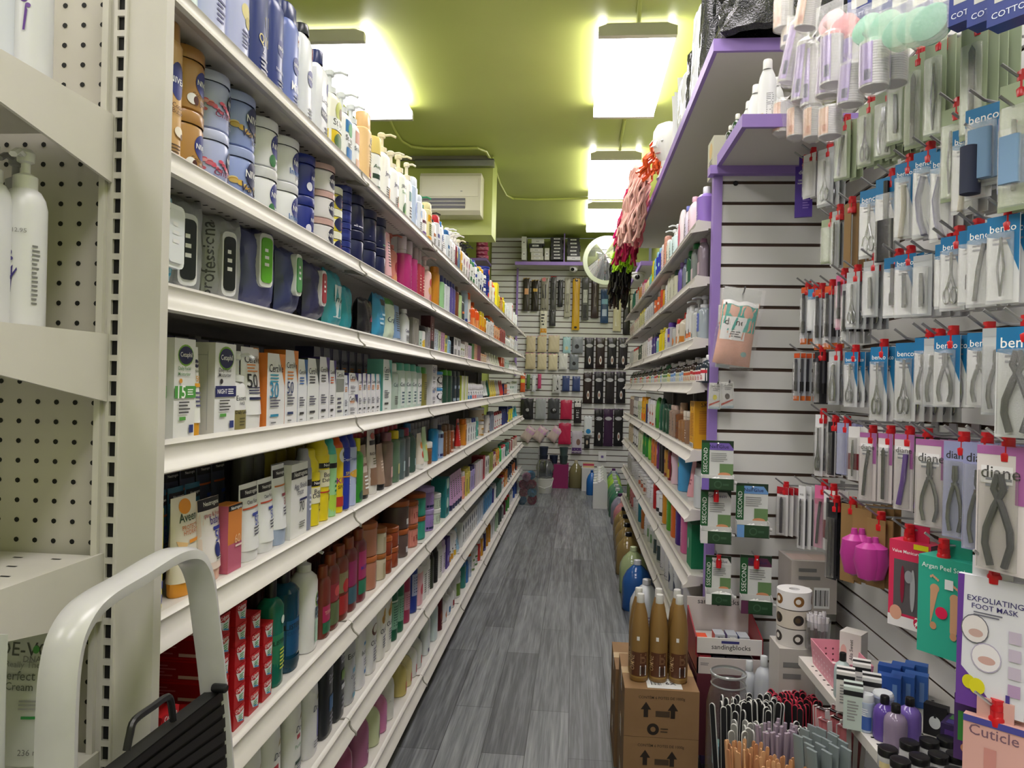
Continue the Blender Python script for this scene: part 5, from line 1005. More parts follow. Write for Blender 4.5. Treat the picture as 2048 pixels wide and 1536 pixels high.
# ---------------------------------------------------------------- the right run
stock('R', 0, '''
1410 flat 15.5 8f6fc4 e6e6ee lilac baby oil bottle with white cap | [('l', -.4, .3, .4, .6, 4, '#e8e0f4')] | cap=.16, capr=.4, sh=.12, d=.07
1384 flat 17 ead0dc e8b8cc pale pink lotion bottle | [('l', -.5, .3, .5, .7, 6, '#c07a9a')] | d=.05
1374 flat 16 d8d0e6 6a70c0 white and violet slim bottle | A_g('#6a60b8', v=4)
1367 dome 19 eadde2 e8dce2 white bottle with a pink drop print | [('o', 0, .5, .75, 1.7, '#e0708c'), ('l', -.4, .4, .4, .6, 3, '#8a2a4a')]
1349 pump 17 cfe4e6 eef0f0 pale aqua pump bottle | A_g('#7ac0c0', v=4) | rep=2
1336 disc 14 e8e8dc e8ecf0 white baby lotion bottle | A_g('#9ab', v=4)
1331 disc 18 e0a08c dca090 salmon baby shampoo bottle | A_g('#fff', v=4)
1325 disc 16 e2c8d0 e6e6ea pale pink baby bottle | A_g('#b06a8a', v=4)
1320 disc 16.5 2f3fb8 8cc0e0 cobalt blue bottle with light cap | A_g('#cfe', v=3) | rep=2
1310 disc 15 88b8c8 78c0e8 light blue bottle | A_g('#fff', v=4)
1306 disc 15.5 e0cf1e e8d820 yellow slim bottle | A_g('#7ac04a', v=3)
1302 mini 13 7ac8b8 3a98cc teal bottle with round blue top | A_g('#fff', v=4)
1296 mini 12.5 e0d8b0 e0b078 cream bottle with peach top | A_g('#3a7a5a', v=4) | rep=2
1288 disc 12.5 e0b8c0 b03a6a pink bottle with plum cap | A_g('#8a60b0', v=4) | rep=2
1282 disc 13 e0a060 e0e0e0 orange bottle with white cap | A_g('#fff', v=4) | rep=2
1276 disc 14 e0e4e0 d84a3a white bottle with red cap | A_g('#3a8a5a', v=4) | rep=2
1269 disc 15 3fa88a 2a9a9a green bottle with teal cap | A_g('#fff', v=4) | rep=2
1263 disc 13 dcdcd0 e0e0d0 pale bottle at the far end | A_g('#aa8', v=4) | rep=2
''', 1259)
stock('R', 1, '''
1408 flat 14.5 b0a8b4 b88aa8 clear mouthwash bottle with mauve cap | [('r', -.6, .2, .6, .6, '#c8b0c0')] | bm=mat('#a89aa8', .06, 'l'), capr=.6, cap=.1
1391 flat 15.5 c8ccd0 1c7a3a clear bottle with green trigger cap | [('r', -.6, .2, .6, .6, '#d8c8d0')] | bm=mat('#a8b0b0', .06, 'l'), capr=.7, cap=.14
1380 flat 15 2f6a4a 1c7a3a green body bottle with green cap | [('r', -.5, .3, .6, .7, '#d0d8d0')] | bm=mat('#3a7a5a', .06, 'l'), capr=.7, cap=.14
1371 flat 14 a8b0c8 8aa0d8 pale blue clear bottle | A_g('#e8eef8', v=4) | bm=mat('#a0a8c0', .06, 'l')
1363 flat 14.5 7a62c0 a080c8 violet bottle, oval label | [('o', 0, .4, .6, .9, '#5a48b8')]
1354 disc 13.5 dcdcc4 164238 cream bottle with dark green cap | [('v', 'ALOE', .1, .5, .5, '#556')] | cap=.18
1344 disc 13.5 dcdcc8 d8d8c8 cream bottle with vertical print | [('v', 'ALOE', .1, .5, .5, '#556')] | rep=2
1333 disc 11.5 e4e6ea e6e6ea white lotion bottle, script print | A_g('#9ab', v=4) | rep=1
1329 mist 15 e0a01e e8e6e0 yellow mist bottle with pearl top | [] 
1324 disc 14 d8401e d8d8d4 red orange bottle | A_g('#f0c0a0', v=4)
1319 mist 14.5 e06838 e0e0e4 orange mist bottle | A_g('#f8d8c8', v=3) | rep=2
1306 box 10 dfe2ea c8ccd4 white lined carton | A_g('#778', v=4) | rep=3, d=.04
1294 disc 11 e4e6ec e6e6ea white bottle, faint print | A_g('#9ab', v=4) | rep=2
1288 disc 12.5 c8c890 e6d860 yellow green bottle | A_g('#778', v=4) | rep=3
1277 disc 11 d8d4c0 c8a8a0 beige bottle | A_g('#a77', v=4) | rep=3
1267 disc 12 d0c0b8 e0e0e0 brown and white bottle | A_g('#8a4a3a', v=2) | rep=3
''', 1259)
stock('R', 2, '''
1406 pump 15.5 b8c0c8 d8dadd clear pump bottle with blue label | [('r', -.5, .3, .6, .95, '#4a60b8'), ('l', -.3, .4, .4, .9, 4, '#d8e0f0')] | bm=mat('#b8c4cc', .06, 'l')
1391 pump 15.5 c8cccc d4d6d8 pale pump bottle | [('o', 0, .25, .2, .25, '#333')] | 
1383 disc 14 e4e6e6 e0e2e2 white bottle with orange cartoon print | [('r', -.8, .2, .8, .36, '#e8804a'), ('o', 0, .38, .3, .4, '#2a2a2e')] | rep=2
1372 mini 13.5 dcd2c0 c82818 ivory bottle with red cap | [('o', .0, .75, .25, .25, '#24502a'), ('r', .3, .2, .9, .5, '#d8862a'), ('r', -.9, .15, .2, .25, '#e0a030')] | d=.055
1357 disc 12 e8dcd0 c01c18 white bottle with red top | [('r', -.5, .2, .5, .5, '#e09050')] | 
1352 mist 13.5 c8cac8 c4c8c8 clear bottle with orange dot | [('o', 0, .35, .5, .5, '#d8803a')] | 
1341 disc 13 c8c8d0 5a3a9a violet slim bottle | [('r', -.8, 0, .8, 1, '#5a38a8'), ('r', -.8, .6, .8, .75, '#e08a5a')] | rep=1
1333 disc 11 d8d8d4 d0d0cc pale small bottle | A_g('#aaa', v=4)
1329 bottle 12.5 e2cf10 c8b820 yellow bottle with gold cap | [('r', -.9, .0, .9, .12, '#3a3a1a')] | rep=2, capr=.5
1316 disc 9 8fc8c0 d8d8d8 mint small bottle | A_g('#fff', v=4)
1311 disc 12.5 3a2a7a 2a2a30 indigo and black bottle | A_g('#e8e8f0', v=3) | rep=2
1302 disc 12 e6e6ec c8a8b0 white bottle with black print | A_g('#222', v=4) | rep=2
1293 disc 11.5 d8d4cc c8c8c0 pale bottle with brown print | A_g('#8a4a4a', v=4) | rep=3
1282 disc 11 4a5a48 24382a dark green small bottle | A_g('#e8e8d8', v=3) | rep=2
1275 disc 11 e0dcd0 c83a3a cream bottle with red cap | A_g('#a66', v=4) | rep=3
1265 disc 11 c8ccc8 b8b8b8 grey white bottle | A_g('#555', v=4) | rep=3
''', 1258)
PV = [('#26303a', '#e8e8e8', '#c83040', '#e8e0e0'), ('#3a2820', '#e8e8e8', '#c83a3a', '#e8e0d0'), ('#3a2a20', '#e8e8e8', '#d8683a', '#e0d8c0'), ('#2a2420', '#e8e8e8', '#8ab0d8', '#d8e0e8'), ('#3a2820', '#e8e8e8', '#b8c0a0', '#e0e0d0'), ('#2a2a3a', '#e8e8e8', '#6a9ad0', '#d0d8e8'), ('#3a3420', '#e8e8e8', '#c8c03a', '#e0e0c0'), ('#24402a', '#1a6a3a', '#5a8a4a', '#d8e0d0')]
y = yon(1404, XB + .014, ZR[3]); i = 0
while y < 5.7:
    p = PV[min(int(i * .42), 7) if i < 20 else i % 8]; wd = .05 if i % 4 else .058
    put('R', 3, y, y + wd, 'mini', 8.6 if i % 4 else 9.4, p[0], p[1], 'small dark vitamin bottle with %s label' % cname(p[2]), [('r', -.95, .12, .95, .9, p[3]), ('r', -.95, .6, .95, .8, p[2]), ('l', -.6, .2, .6, .5, 3, p[2])], bm=None)
    y += wd + .004; i += 1
stock('R', 4, '''
1408 box 16.5 e2a81c d89c18 tall yellow carton with brown print | [('t', 'SKALA', 0, .93, .7, '#5a3a10'), ('o', 0, .83, .12, .12, '#8a5a20'), ('l', -.7, .25, .7, .75, 14, '#b06a20'), ('l', -.4, .17, .4, .21, 1, '#c03a20'), ('b', -.8, .01, .8, .11)] | d=.11, side=[('t', 'SKALA', 0, .93, .6, '#5a3a10'), ('l', -.7, .3, .7, .8, 14, '#b06a20')]
1381 mist 13 9a7860 d8c8b8 brown hair mist with clear cap | [('l', -.5, .2, .5, .6, 4, '#e8d0c0')] | rep=1
1374 mist 12 a87a50 e0d8c8 amber spray bottle | [('q', [(-.5, .1), (.5, .15), (.0, .3)], '#b83a2a')] | rep=2
1360 mist 15 8a5a3a c8a888 tall bronze spray bottle | A_g('#e8c8a0', v=4) | rep=1
1353 bottle 13.5 a08878 c8b0a0 beige clear bottle | A_g('#d8c8c0', v=4) | rep=2
1340 bottle 13.5 1c4a34 163a2c dark green bottle with foil top | [('r', -.6, .2, .6, .5, '#5a7a6a'), ('l', -.4, .25, .4, .45, 3, '#d8e0d8')] | rep=2, capr=.6
1326 dome 16 1f5a44 184838 deep green rounded bottle | [('r', -.5, .1, .5, .3, '#8aa898')] | 
1318 dome 16 4a9a34 3a8a2a bright green rounded bottle | [('r', -.5, .1, .6, .4, '#1f4a30')] | 
1309 disc 14 e2ddd6 e2e2e2 white bottle with red stripes | A_g('#c04a30', v=3) | rep=2
1299 disc 14.5 d8dce0 c8c8c8 white bottle with grey cap | A_g('#c86a4a', v=2) | rep=1
1295 disc 13.5 2f3264 c8a020 navy bottle with gold | A_g('#e8d8a0', v=4) | rep=1
1291 disc 15 e0a81e e09818 golden yellow bottle | A_g('#e8502a', v=1) | rep=2
1282 disc 14 c8d0b0 e0e0d8 pale green white bottle | A_g('#5a8a4a', v=2) | rep=2
1275 disc 14 d0d0cc 8a8a8c grey bottle with black print | A_g('#222', v=3) | rep=3
1266 disc 14 a08a80 d8c8a8 taupe bottle | A_g('#eee', v=4) | rep=2
''', 1258)
stock('R', 5, '''
1404 disc 13.5 c8ccd0 e6e8ea pale grey bottle with white cap | [] 
1392 tube 15 e2a6ae e0e0e2 pink curl cream tube | [('o', -.2, .45, .4, .8, '#3a2a2c'), ('l', .1, .3, .8, .5, 2, '#a05a6a')] | cap=.1, d=.05
1374 disc 16.5 4f9fd4 17171a light blue kids hair bottle with black cap | [('o', -.35, .5, .35, .9, '#3a2420'), ('o', .1, .78, .3, .3, '#a8c030'), ('r', -.9, 0, -.2, .2, '#e8e8ea')] | cap=.14, capr=.9, d=.06
1352 disc 14.5 e6c8d2 dca8b8 white and pink kids hair bottle | [('o', 0, .5, .5, .9, '#5a3028')] | rep=1, capr=.9
1343 disc 15 7a1c2a 3a1014 dark red hair bottle | A_g('#c8a030', v=1) | rep=1
1337 disc 15 b88a3a 1c1416 gold and black hair bottle | A_g('#6a1c2a', v=3) | rep=1
1328 disc 16 15151a 17171a black hair bottle | [] | rep=2, capr=.9
1319 disc 15.5 6a2a6a 4a2a8a purple hair bottle with faces | A_g('#e0a0c0', v=2) | rep=1
1313 disc 15.5 d07a3a e09a20 orange hair bottle with faces | A_g('#a03060', v=2) | rep=2
1302 dome 16 8ac83a 1a6a48 lime bottle with green cap | [('r', -.9, .0, .9, .06, '#3a8a2a')] | 
1294 disc 14 2f8a3a 1f6a4a green patterned bottle | A_g('#c8d84a', v=2) | rep=2
1284 disc 14 c8d0a8 d8d8c0 pale green bottle with print | A_g('#6a8a3a', v=4) | rep=2
1275 disc 14.5 d8d8d4 3a3a3c white bottle with black top | A_g('#222', v=3) | rep=3
1265 disc 13 c8b89a b8a888 khaki bottle | A_g('#555', v=4) | rep=3
''', 1256)
stock('R', 6, '''
1398 box 15.5 12865a 107a52 teal green relaxer carton | [('o', -.4, .5, .2, .4, '#d8e8e0')] | d=.06
1372 disc 15 d06a9a 2a6a5a pink bottle with flower mark | [('v', 'CREAM OF', .1, .5, .6, '#f0e0e8')] | cap=.08, capr=.9
1361 disc 14.5 4a2a80 3a2070 deep violet bottle | [('v', 'CREAM OF', .1, .5, .6, '#e0d8f0')] | cap=.08, capr=.9
1350 disc 14.5 d86a2a c85a22 orange bottle | [('v', 'CREAM OF', .1, .6, .6, '#f8e0c8')] | cap=.08, capr=.9
1341 disc 14.5 4f9a2a 458a24 leaf green bottle | [('v', 'CREAM OF', .1, .6, .6, '#e8f4d8')] | cap=.08, capr=.9
1332 disc 15 d8962a c88820 amber bottle | [('v', 'CREAM OF', .1, .6, .6, '#6a3a10')] | cap=.08, capr=.9
1323 jar 11 e4e4e6 e8e8ea white tub with black band | [('r', -.9, .1, .9, .3, '#222')] | rep=2, lid=.14
1311 disc 15 b01c1c a01818 red slim bottle | [] | rep=1
1305 jar 10 e2e2e4 e6e6e6 white tub with grey print | A_g('#889', v=4) | rep=2, lid=.16
1290 jar 9 d8d4ce e0e0e0 cream tub | A_g('#b05a3a', v=1) | rep=3, lid=.16
1275 jar 9 cccccc d8d8d8 grey tub | A_g('#444', v=4) | rep=4, lid=.16
1262 disc 12 b8b8b4 d8d8d8 pale grey bottle far end | A_g('#333', v=4) | rep=3
''', 1254)
stock('R', 7, '''
1388 jar 10 dedede e8e8e8 white gel tub with yellow label | [('r', -.9, .3, .9, .8, '#d8c860'), ('t', 'Clear', 0, .6, .8, '#17171a', .0, .3), ('r', -.9, .2, .9, .3, '#b02a3a')] | lid=.16, rep=1
1372 jar 16.5 d0d2d4 e2e4e6 tall white gel tub with grey label | [('r', -.9, .4, .4, .75, '#a8a8b0'), ('l', -.6, .1, .6, .35, 4, '#889')] | lid=.16
1352 bottle 17 d4d8dc e2e4e6 white salon bottle, blue circle | [('o', .0, .4, .7, .7, '#2a3a5a'), ('l', -.6, .6, .6, .8, 4, '#668')] | rep=2, capr=.5
1333 jar 14 d8d8da e8e8ea white tub with yellow leaf | [('q', [(-.3, .5), (.5, .6), (.1, .9)], '#c8c82a'), ('l', -.6, .1, .6, .4, 4, '#33405a')] | rep=2, lid=.16
1316 jar 14.5 bcc0b4 e4e4e4 clear gel tub with gold stripe | [('r', -.1, 0, .15, 1, '#b8962a'), ('r', .2, .1, .8, .7, '#3a4a4a')] | rep=2, lid=.18
1303 jar 11.5 c8ccc4 e6e6e6 clear gel tub | [('r', .0, .3, .5, .8, '#5a8a4a')] | rep=2, lid=.2
1291 dome 14 e0e0e2 e0e0e2 white domed bottle | A_g('#99a', v=4)
1285 disc 13.5 b0682a a05a22 amber brown bottle with print | A_g('#4a2a12', v=4) | rep=1
1279 disc 14.5 1f7a8a 1a6a7a teal blue bottle | [] | rep=1
1273 jar 9 d8d8d8 e4e4e4 white tub, lowest shelf | A_g('#889', v=4) | rep=2, lid=.2
1264 disc 13 c87a7a b86a6a rosy bottle | A_g('#7a2a3a', v=3) | rep=2
1258 disc 12 6a8a4a b8c8a0 green white bottle | A_g('#eee', v=4) | rep=2
''', 1252)
# ---------------------------------------------------------------- high purple-edged shelves over the right run
def edged(name_lab, x0, x1, y0, y1, z, t=.036):
    r = empty('high_shelf', (x0, y0, E(z))); tag(r, name_lab, 'shelf')
    b = MB(); b.box(.014, x1 - x0, .014, y1 - y0, .002, t - .002, mat('#cfccc6', .5)); obj('board', b, r)
    e = MB(); e.box(0, x1 - x0, 0, .014, 0, t, PURP); e.box(0, .014, .014, y1 - y0, 0, t, PURP); tag(obj('edge_trim', e, r), 'purple painted edge'); return r
yt, zt1 = hx(1427, 102, .415)
edged('long high shelf with a purple edge over the right run', .415, XW - .001, yt, 5.75, zt1, .04)
za = hy(1500, 345, YP)[1] + .012
xc, yc = hz(1484, 254, za)
edged('short purple-edged canopy shelf on top of the slatted end panel', xc, XW - .001, yc, YP - .032, za, .036)
edged('lower purple-edged shelf on the wall beyond the right run', .50, XW - .001, 6.0, 7.4, hx(1268, 555, .5)[1], .036)
def on_high(x, y, z, kind, w, h, c, c2, lab, art=(), d=None, rz=-math.pi / 2, **k):
    return place(kind, w, d or w * DEPTH[kind], h, c, c2, list(art), (x, y, z), rz, [lab], None, False, **k)
zc = E(za) + .0365
for i, (px, lab) in enumerate(((1521, 'tall white developer bottle, nearest on the canopy shelf'), (1538, 'white developer bottle beside the hanging cotton rounds'), (1500, 'white developer bottle nearest the canopy corner, partly hidden'), (1487, 'small white developer bottle behind the others on the canopy'))):
    yy = (2.12, 2.22, 2.27, 2.36)[i]; X = yy * math.tan(math.atan((px - CX) / F) - YAW)
    on_high(X, yy, zc, 'bottle', .052, (.175, .165, .165, .15)[i], '#dadcdc', '#e2e2e0', lab, [('l', .1, .15, .9, .75, 12, '#8a8d90'), ('r', -.8, .05, -.2, .2, '#d8d0a0')], rz=-.5, capr=.5, cap=.16, sh=.3, se=2)
on_high(xc + .045, 2.33, zc, 'mini', .036, .10, '#1c3a24', '#dcdcd4', 'dark green glass bottle with pale cap on the canopy shelf')
on_high(xc + .035, 2.39, zc, 'mini', .03, .085, '#22301f', '#dcdcd4', 'smaller dark green bottle behind the first on the canopy')
bx_ = MB(); bx_.box(-.055, .055, -.045, .045, 0, .13, mat('#b9b8a6', .4)); bx_.art(A_g('#c8a868', v=2), .11, .13, lambda x, z, L: (x, -.045 - L, z))
zz_ = E(ZR[0]); 
o = obj('display_carton', bx_, None, (.49, 2.56, zc - .0355), -math.pi / 2 + .0); tag(o, 'pale clear-fronted carton behind the canopy shelf corner', 'carton')
for i in range(9):                                            # glass candle cups along the second row of the top shelf
    yy = 2.62 + i * .16
    if i < 8: put('R', 0, yy, yy + .07, 'jar', 13 + (i % 3), '#b8a890', '#c8ccd0', 'clear glass jar with amber foot', [('r', -.8, .1, .8, .4, '#b87a3a')], dx=.11, bm=mat('#b8b4a8', .06, 'l'), lid=.3)
# ---------------------------------------------------------------- back wall and the floor before it
def back_rect(x0, y0, x1, y1, Y=None):
    Y = Y or YB; a = hy(x0, y1, Y); b = hy(x1, y0, Y); return a[0], b[0], E(a[1]), E(b[1])
def pack(x0, y0, x1, y1, c, lab, art=(), head=None, d=.022, Y=None, name='hanging_pack', cat='hanging pack', roll=0, group=None, hook=True):
    a, b, z0, z1 = back_rect(x0, y0, x1, y1, (Y or YB) - .04); w, h = b - a, z1 - z0
    r = empty(name, ((a + b) / 2, (Y or YB) - .045, z0)); r.rotation_euler = (0, roll, 0); tag(r, uniq([lab]), cat, group)
    parts = P_pouch(w * .97, d, h, c, c, list(art)); parts[0][1].mats = parts[0][1].mats
    obj('pack_body', parts[0][1], r)
    t = MB(); t.box(-w * .46, w * .46, -.002, .001, h * .86, h * 1.0, mat(head or '#d8d4d0', .4)); t.box(-.003, .003, -.03, .04, h * .95, h * .95 + .004, CHROME); obj('header_card', t, r)
HP = 'hair packs on the back wall'
for i, (x0, y0, x1, y1, c, hd, lab, art) in enumerate([
    (1045, 556, 1061, 622, '#3a352e', '#c9a04a', 'dark accessory pack with gold header at the end of its row by the post', [('r', -.6, .5, .6, .68, '#d8a070')]),
    (1062, 560, 1079, 622, '#241d18', '#b8963a', 'brown braid pack with yellow band, back wall top row', [('r', -.6, .62, .6, .72, '#c8a040')]),
    (1081, 556, 1099, 622, '#8a8678', '#d8c890', 'silver and black barrette pack under a pink round tag', [('r', -.7, .05, -.3, .8, '#222'), ('r', .0, .05, .3, .8, '#222'), ('o', -.3, .95, .5, .5, '#e08a8a')]),
    (1100, 553, 1114, 620, '#4a4a48', '#c83a2a', 'clear pack with red tag beside the barrette pack', [('r', -.5, .3, .3, .8, '#1a1a1a')]),
    (1115, 560, 1127, 614, '#24242a', '#888', 'narrow black clip pack, back wall top row', []),
    (1128, 556, 1142, 634, '#b8b4a4', '#c8c4b8', 'cream comb pack reaching lower than its neighbours', [('r', -.6, .1, .6, .6, '#8a867a')]),
    (1143, 556, 1161, 660, '#d8a81c', '#2a2420', 'long yellow ruler card with a dark red diamond', [('q', [(-.9, .4), (.9, .5), (.9, .8), (-.9, .72)], '#8a2028'), ('o', 0, .95, .4, .3, '#222'), ('o', 0, .05, .4, .3, '#222')]),
    (1162, 554, 1179, 640, '#5a5a5c', '#c8c8c8', 'black and white brush pack beside the yellow card', [('r', -.6, .4, .6, .7, '#dcdcdc'), ('r', -.5, .05, .5, .35, '#1c1c1e')]),
    (1181, 560, 1199, 636, '#3a2a2c', '#555', 'dark pin pack left of the blue one', [('r', -.2, .3, .3, .9, '#8a8082')]),
    (1200, 578, 1218, 646, '#2a4a7a', '#88a', 'blue bottle-shaped pack below the round mirror', [('r', -.8, .55, .8, .7, '#8ab8d8'), ('r', -.6, .2, .6, .4, '#b8c8e8')]),
    (1225, 566, 1244, 662, '#d8d0b0', '#c8c090', 'cream bristle pack at the end of the top row', [('q', [(-.5, .1), (.5, .1), (.0, .75)], '#ece8d8')]),
    (1245, 562, 1262, 668, '#1c1b1c', '#333', 'black ponytail pack with round cream label', [('o', 0, .78, .8, .8, '#cfcaa0'), ('r', -.3, .5, .3, .62, '#e8e8e8')]),
    (1079, 622, 1095, 672, '#d8d4c4', '#d8d4c4', 'cream strip of small black bows with orange foot', [('r', -.9, 0, .9, .3, '#d8961c'), ('l', -.7, .4, .7, .9, 4, '#1a1a1a')]),
    (1098, 620, 1112, 652, '#3a3a3c', '#666', 'short black net pack hanging low by the bow strip', []),
    (1052, 672, 1072, 704, '#cfc0a0', '#d890b8', 'tan stocking cap pack, upper row, by the purple post', []), (1074, 672, 1094, 704, '#cdbf9c', '#d890b8', 'tan stocking cap pack, upper row, middle one', []), (1096, 671, 1120, 704, '#cfc2a4', '#d890b8', 'widest tan stocking cap pack, upper row', []),
    (1125, 674, 1142, 706, '#a8cfd8', '#4a4a4a', 'pale cyan cap pack, back wall', [('o', 0, .3, .4, .5, '#d8d0a0')]), (1143, 674, 1167, 706, '#8a8f98', '#a8b0b8', 'grey pack with a black round bun net', [('o', -.1, .4, .4, .4, '#17171a')]),
    (1050, 706, 1072, 738, '#cbbd9c', '#d85aa0', 'tan stocking cap pack, lower row, by the purple post', []), (1074, 707, 1094, 739, '#d4c8a8', '#d85aa0', 'tan stocking cap pack, lower row, middle one', []), (1096, 708, 1116, 740, '#d6cbab', '#d85aa0', 'tan stocking cap pack, lower row, third one', []), (1117, 707, 1136, 739, '#dcdcd8', '#c8c8d0', 'white cap pack, lower row', []), (1138, 709, 1158, 739, '#7a8088', '#889', 'grey pack with black heart net, lower row', [('o', 0, .4, .4, .4, '#141416')]),
    (1040, 747, 1051, 784, '#e06a3a', '#2a3a8a', 'small rainbow rubber band pack', [('r', -.9, .5, .9, .7, '#e8e860'), ('r', -.9, .3, .9, .5, '#e05a2a')]), (1053, 749, 1061, 778, '#5a7a4a', '#8ab06a', 'small green pin pack', []), (1063, 750, 1072, 783, '#d8dce4', '#8a8fb0', 'small white file pack', [('r', -.5, .1, .5, .7, '#f0f0f0')]), (1075, 748, 1083, 777, '#c84a7a', '#e08ab0', 'small pink pin pack', []),
    (1104, 750, 1122, 786, '#c8c8c8', '#1a1a1c', 'black and white glove pack', [('q', [(-.5, .1), (.5, .2), (.3, .8)], '#17171a')]), (1124, 752, 1140, 782, '#3a4a7a', '#5a6ab0', 'blue and black card pack, first of two', [('q', [(-.9, .3), (.9, .9), (.9, .3)], '#7a8ad0')]), (1144, 753, 1161, 782, '#3a4a7a', '#5a6ab0', 'blue and black card pack nearer the braids', [('q', [(-.9, .3), (.9, .9), (.9, .3)], '#7a8ad0')]),
    (1147, 800, 1164, 846, '#2a2628', '#e8e8e8', 'black and white lace pack with curled print', [('r', -.8, .7, .8, .98, '#e0dcd8'), ('l', -.4, .2, .4, .6, 4, '#ccc')]),
    (1120, 800, 1145, 838, '#c02a50', '#c8a8b8', 'crimson bonnet pack, upper one', []), (1116, 846, 1143, 888, '#c42a54', '#d8b8d0', 'crimson bonnet pack, lower one', []),
    (1142, 862, 1165, 906, '#c8c0d0', '#e8e8ea', 'white and purple hair net pack hanging low', [('r', -.9, .0, .9, .25, '#5a3a7a'), ('o', .3, .5, .4, .6, '#8a6a60')]),
    (1167, 832, 1185, 870, '#dfe4e8', '#222', 'white pack with a blue circle', [('o', .1, .2, .6, .6, '#2a8ac8')]), (1168, 873, 1180, 896, '#2a2a2c', '#444', 'short black pack near the floor goods', [('o', 0, .5, .4, .8, '#c8b8a8')]),
    ]): pack(x0, y0, x1, y1, c, lab, art, hd, group=HP)
BR = [('o', 0, .74, .75, .4, '#b8b8bc'), ('o', .1, .26, .28, .9, '#d8d4d0'), ('o', .1, .26, .16, .45, '#8a5a48')]
for j, (y0, y1, xs) in enumerate(((676, 736, (1168, 1190, 1213, 1235)), (744, 806, (1165, 1187, 1209, 1231)), (818, 892, (1187, 1206, 1226)))):
    for i, x0 in enumerate(xs):
        pack(x0, y0, x0 + 21, y1, ('#1a191c', '#2a1c1a', '#19181b', '#242022')[(i + j) % 4] if not (j == 2 and i == 1) else '#3a2040', '%s braiding hair pack in the %s row of black packs' % (ORDN(i + 1), ORDN(j + 1)), BR if (i + j) % 3 or j == 0 else BR[:1], '#5a3a6a' if j != 1 or i else '#e8e8e8', group='black braiding hair packs')
for i, (x0, x1, c) in enumerate(((1040, 1068, '#2a2a2c'), (1070, 1093, '#a8acb0'), (1095, 1120, '#4a4c50'))):
    pack(x0, 797, x1, 838, c, '%s coiled tube net pack with mauve header' % ('black', 'silver grey', 'charcoal')[i], [('o', 0, .4, .6, .5, '#141416'), ('o', .1, .45, .3, .25, '#a8a8ac')] if i != 1 else [], '#c8a0c8', group=HP)
for i, x0 in enumerate((1037, 1061, 1090)): pack(x0, 850, x0 + 22, 880, '#d8c4c0', 'tilted sponge card in black net, %s of three' % ORDN(i + 1), [('r', -.9, .6, .9, .98, '#d8a8d0')], '#17171a', roll=.6, group='tilted sponge cards', d=.04)
# purple shelf high on the back wall with its stock
sx0, sx1, sz0, sz1 = back_rect(1030, 521, 1216, 529, YB - .3)
r = empty('high_shelf', (sx0, YB - .3, sz0)); tag(r, 'purple-edged shelf high on the back wall under the black boxes', 'shelf')
b = MB(); b.box(0, XW - sx0 - .01, .012, .298, 0, .035, mat('#d4d0cc', .5)); obj('board', b, r); b = MB(); b.box(0, XW - sx0 - .01, 0, .012, -.003, .038, PURP); obj('edge_trim', b, r)
b = MB(); b.box(.0, .022, .26, .3, -1.35, -.003, PURP); tag(obj('post', b, r), 'purple upright under the shelf')
px_ = back_rect(1127, 440, 1131, 520, YB - .29); b = MB(); b.box(px_[0] - sx0, px_[1] - sx0, .014, .034, .036, E(ZC) - sz0 - .001, PURP); obj('hanger_post', b, r)
zs_ = sz0 + .036
def shelf_box(x0, x1, y0, y1, c, lab, art=(), dy=0):
    a, b_, z0, z1 = back_rect(x0, y0, x1, y1, YB - .26); place('box', b_ - a, .2, z1 - z0, c, c, list(art), ((a + b_) / 2, YB - .155 + dy, z0), 0, [lab], 'boxes on the back shelf', False, name='stock_box', cat='box')
PR = [('r', -.5, .3, .5, .7, '#e4e4e6'), ('l', -.3, .4, .3, .6, 1, '#555')]
for (x0, x1, n, yb, hh, c, lab) in ((1101, 1127, 7, 519, 6.4, '#2a2a2e', 'first black stack'), (1134, 1161, 6, 520, 7.4, '#222226', 'black stack beyond the post')):
    for i in range(n):
        cc = c if not (x0 == 1134 and i < 1) else '#d8d8da'
        shelf_box(x0 + (i % 2), x1 - (i * 7 % 3), yb - hh * (i + 1) + .3, yb - hh * i, cc, 'flat hair box, %s up in the %s on the back shelf' % (ORDN(i + 1), lab), PR)
for i, (x0, x1, y0, y1, c, lab) in enumerate(((1062, 1087, 512, 519.5, '#c8c6be', 'cream flat box at the foot of the mixed stack'), (1062, 1086, 504.5, 512, '#cfcdc6', 'second cream flat box of the mixed stack'), (1060, 1086, 496, 504, '#d8d6d2', 'third white flat box of the mixed stack'), (1058, 1084, 487, 495.5, '#26262a', 'black flat box on the mixed stack'), (1063, 1088, 478, 486.5, '#dedede', 'white flat box on top of the mixed stack'),
    (1043, 1053, 473, 496, '#e2e2e0', 'upper narrow white box beside the slatted wall'), (1043, 1053, 496.5, 519.5, '#d8d8d6', 'lower narrow white box beside the slatted wall'), (1089, 1099, 496, 519.5, '#d4d2cc', 'upright white box between the stacks'))): shelf_box(x0, x1, y0, y1, c, lab, PR)
a, b_, z0, z1 = back_rect(952, 517, 982, 520, YB - .3)
bs = MB(); bs.box(-1.6, xl1 - .005, YB - .45, YB + .029, z0 - .03, z0, PURP); tag(obj('ledge_shelf', bs), 'purple ledge carrying the pink bundles by the air conditioner wall', 'shelf')
for i in range(5):
    a, b_, q0, q1 = back_rect(953, 480, 979 - i % 2 * 2, 490, YB - .3); h = .052
    place('pouch', b_ - a, .1, h, ('#d86a94', '#c8507e', '#e07aa0', '#b84a70', '#dc86a8')[i], '#d86a94', [('r', -.5, .3, .5, .7, '#e8a8c4')], ((a + b_) / 2, YB - .33, z0 + .0005 + i * (h + .001)), 0, ['pink wrapped bundle, %s from the bottom of its stack' % ORDN(i + 1)], 'pink bundles', False, name='wrapped_bundle', cat='bundle')
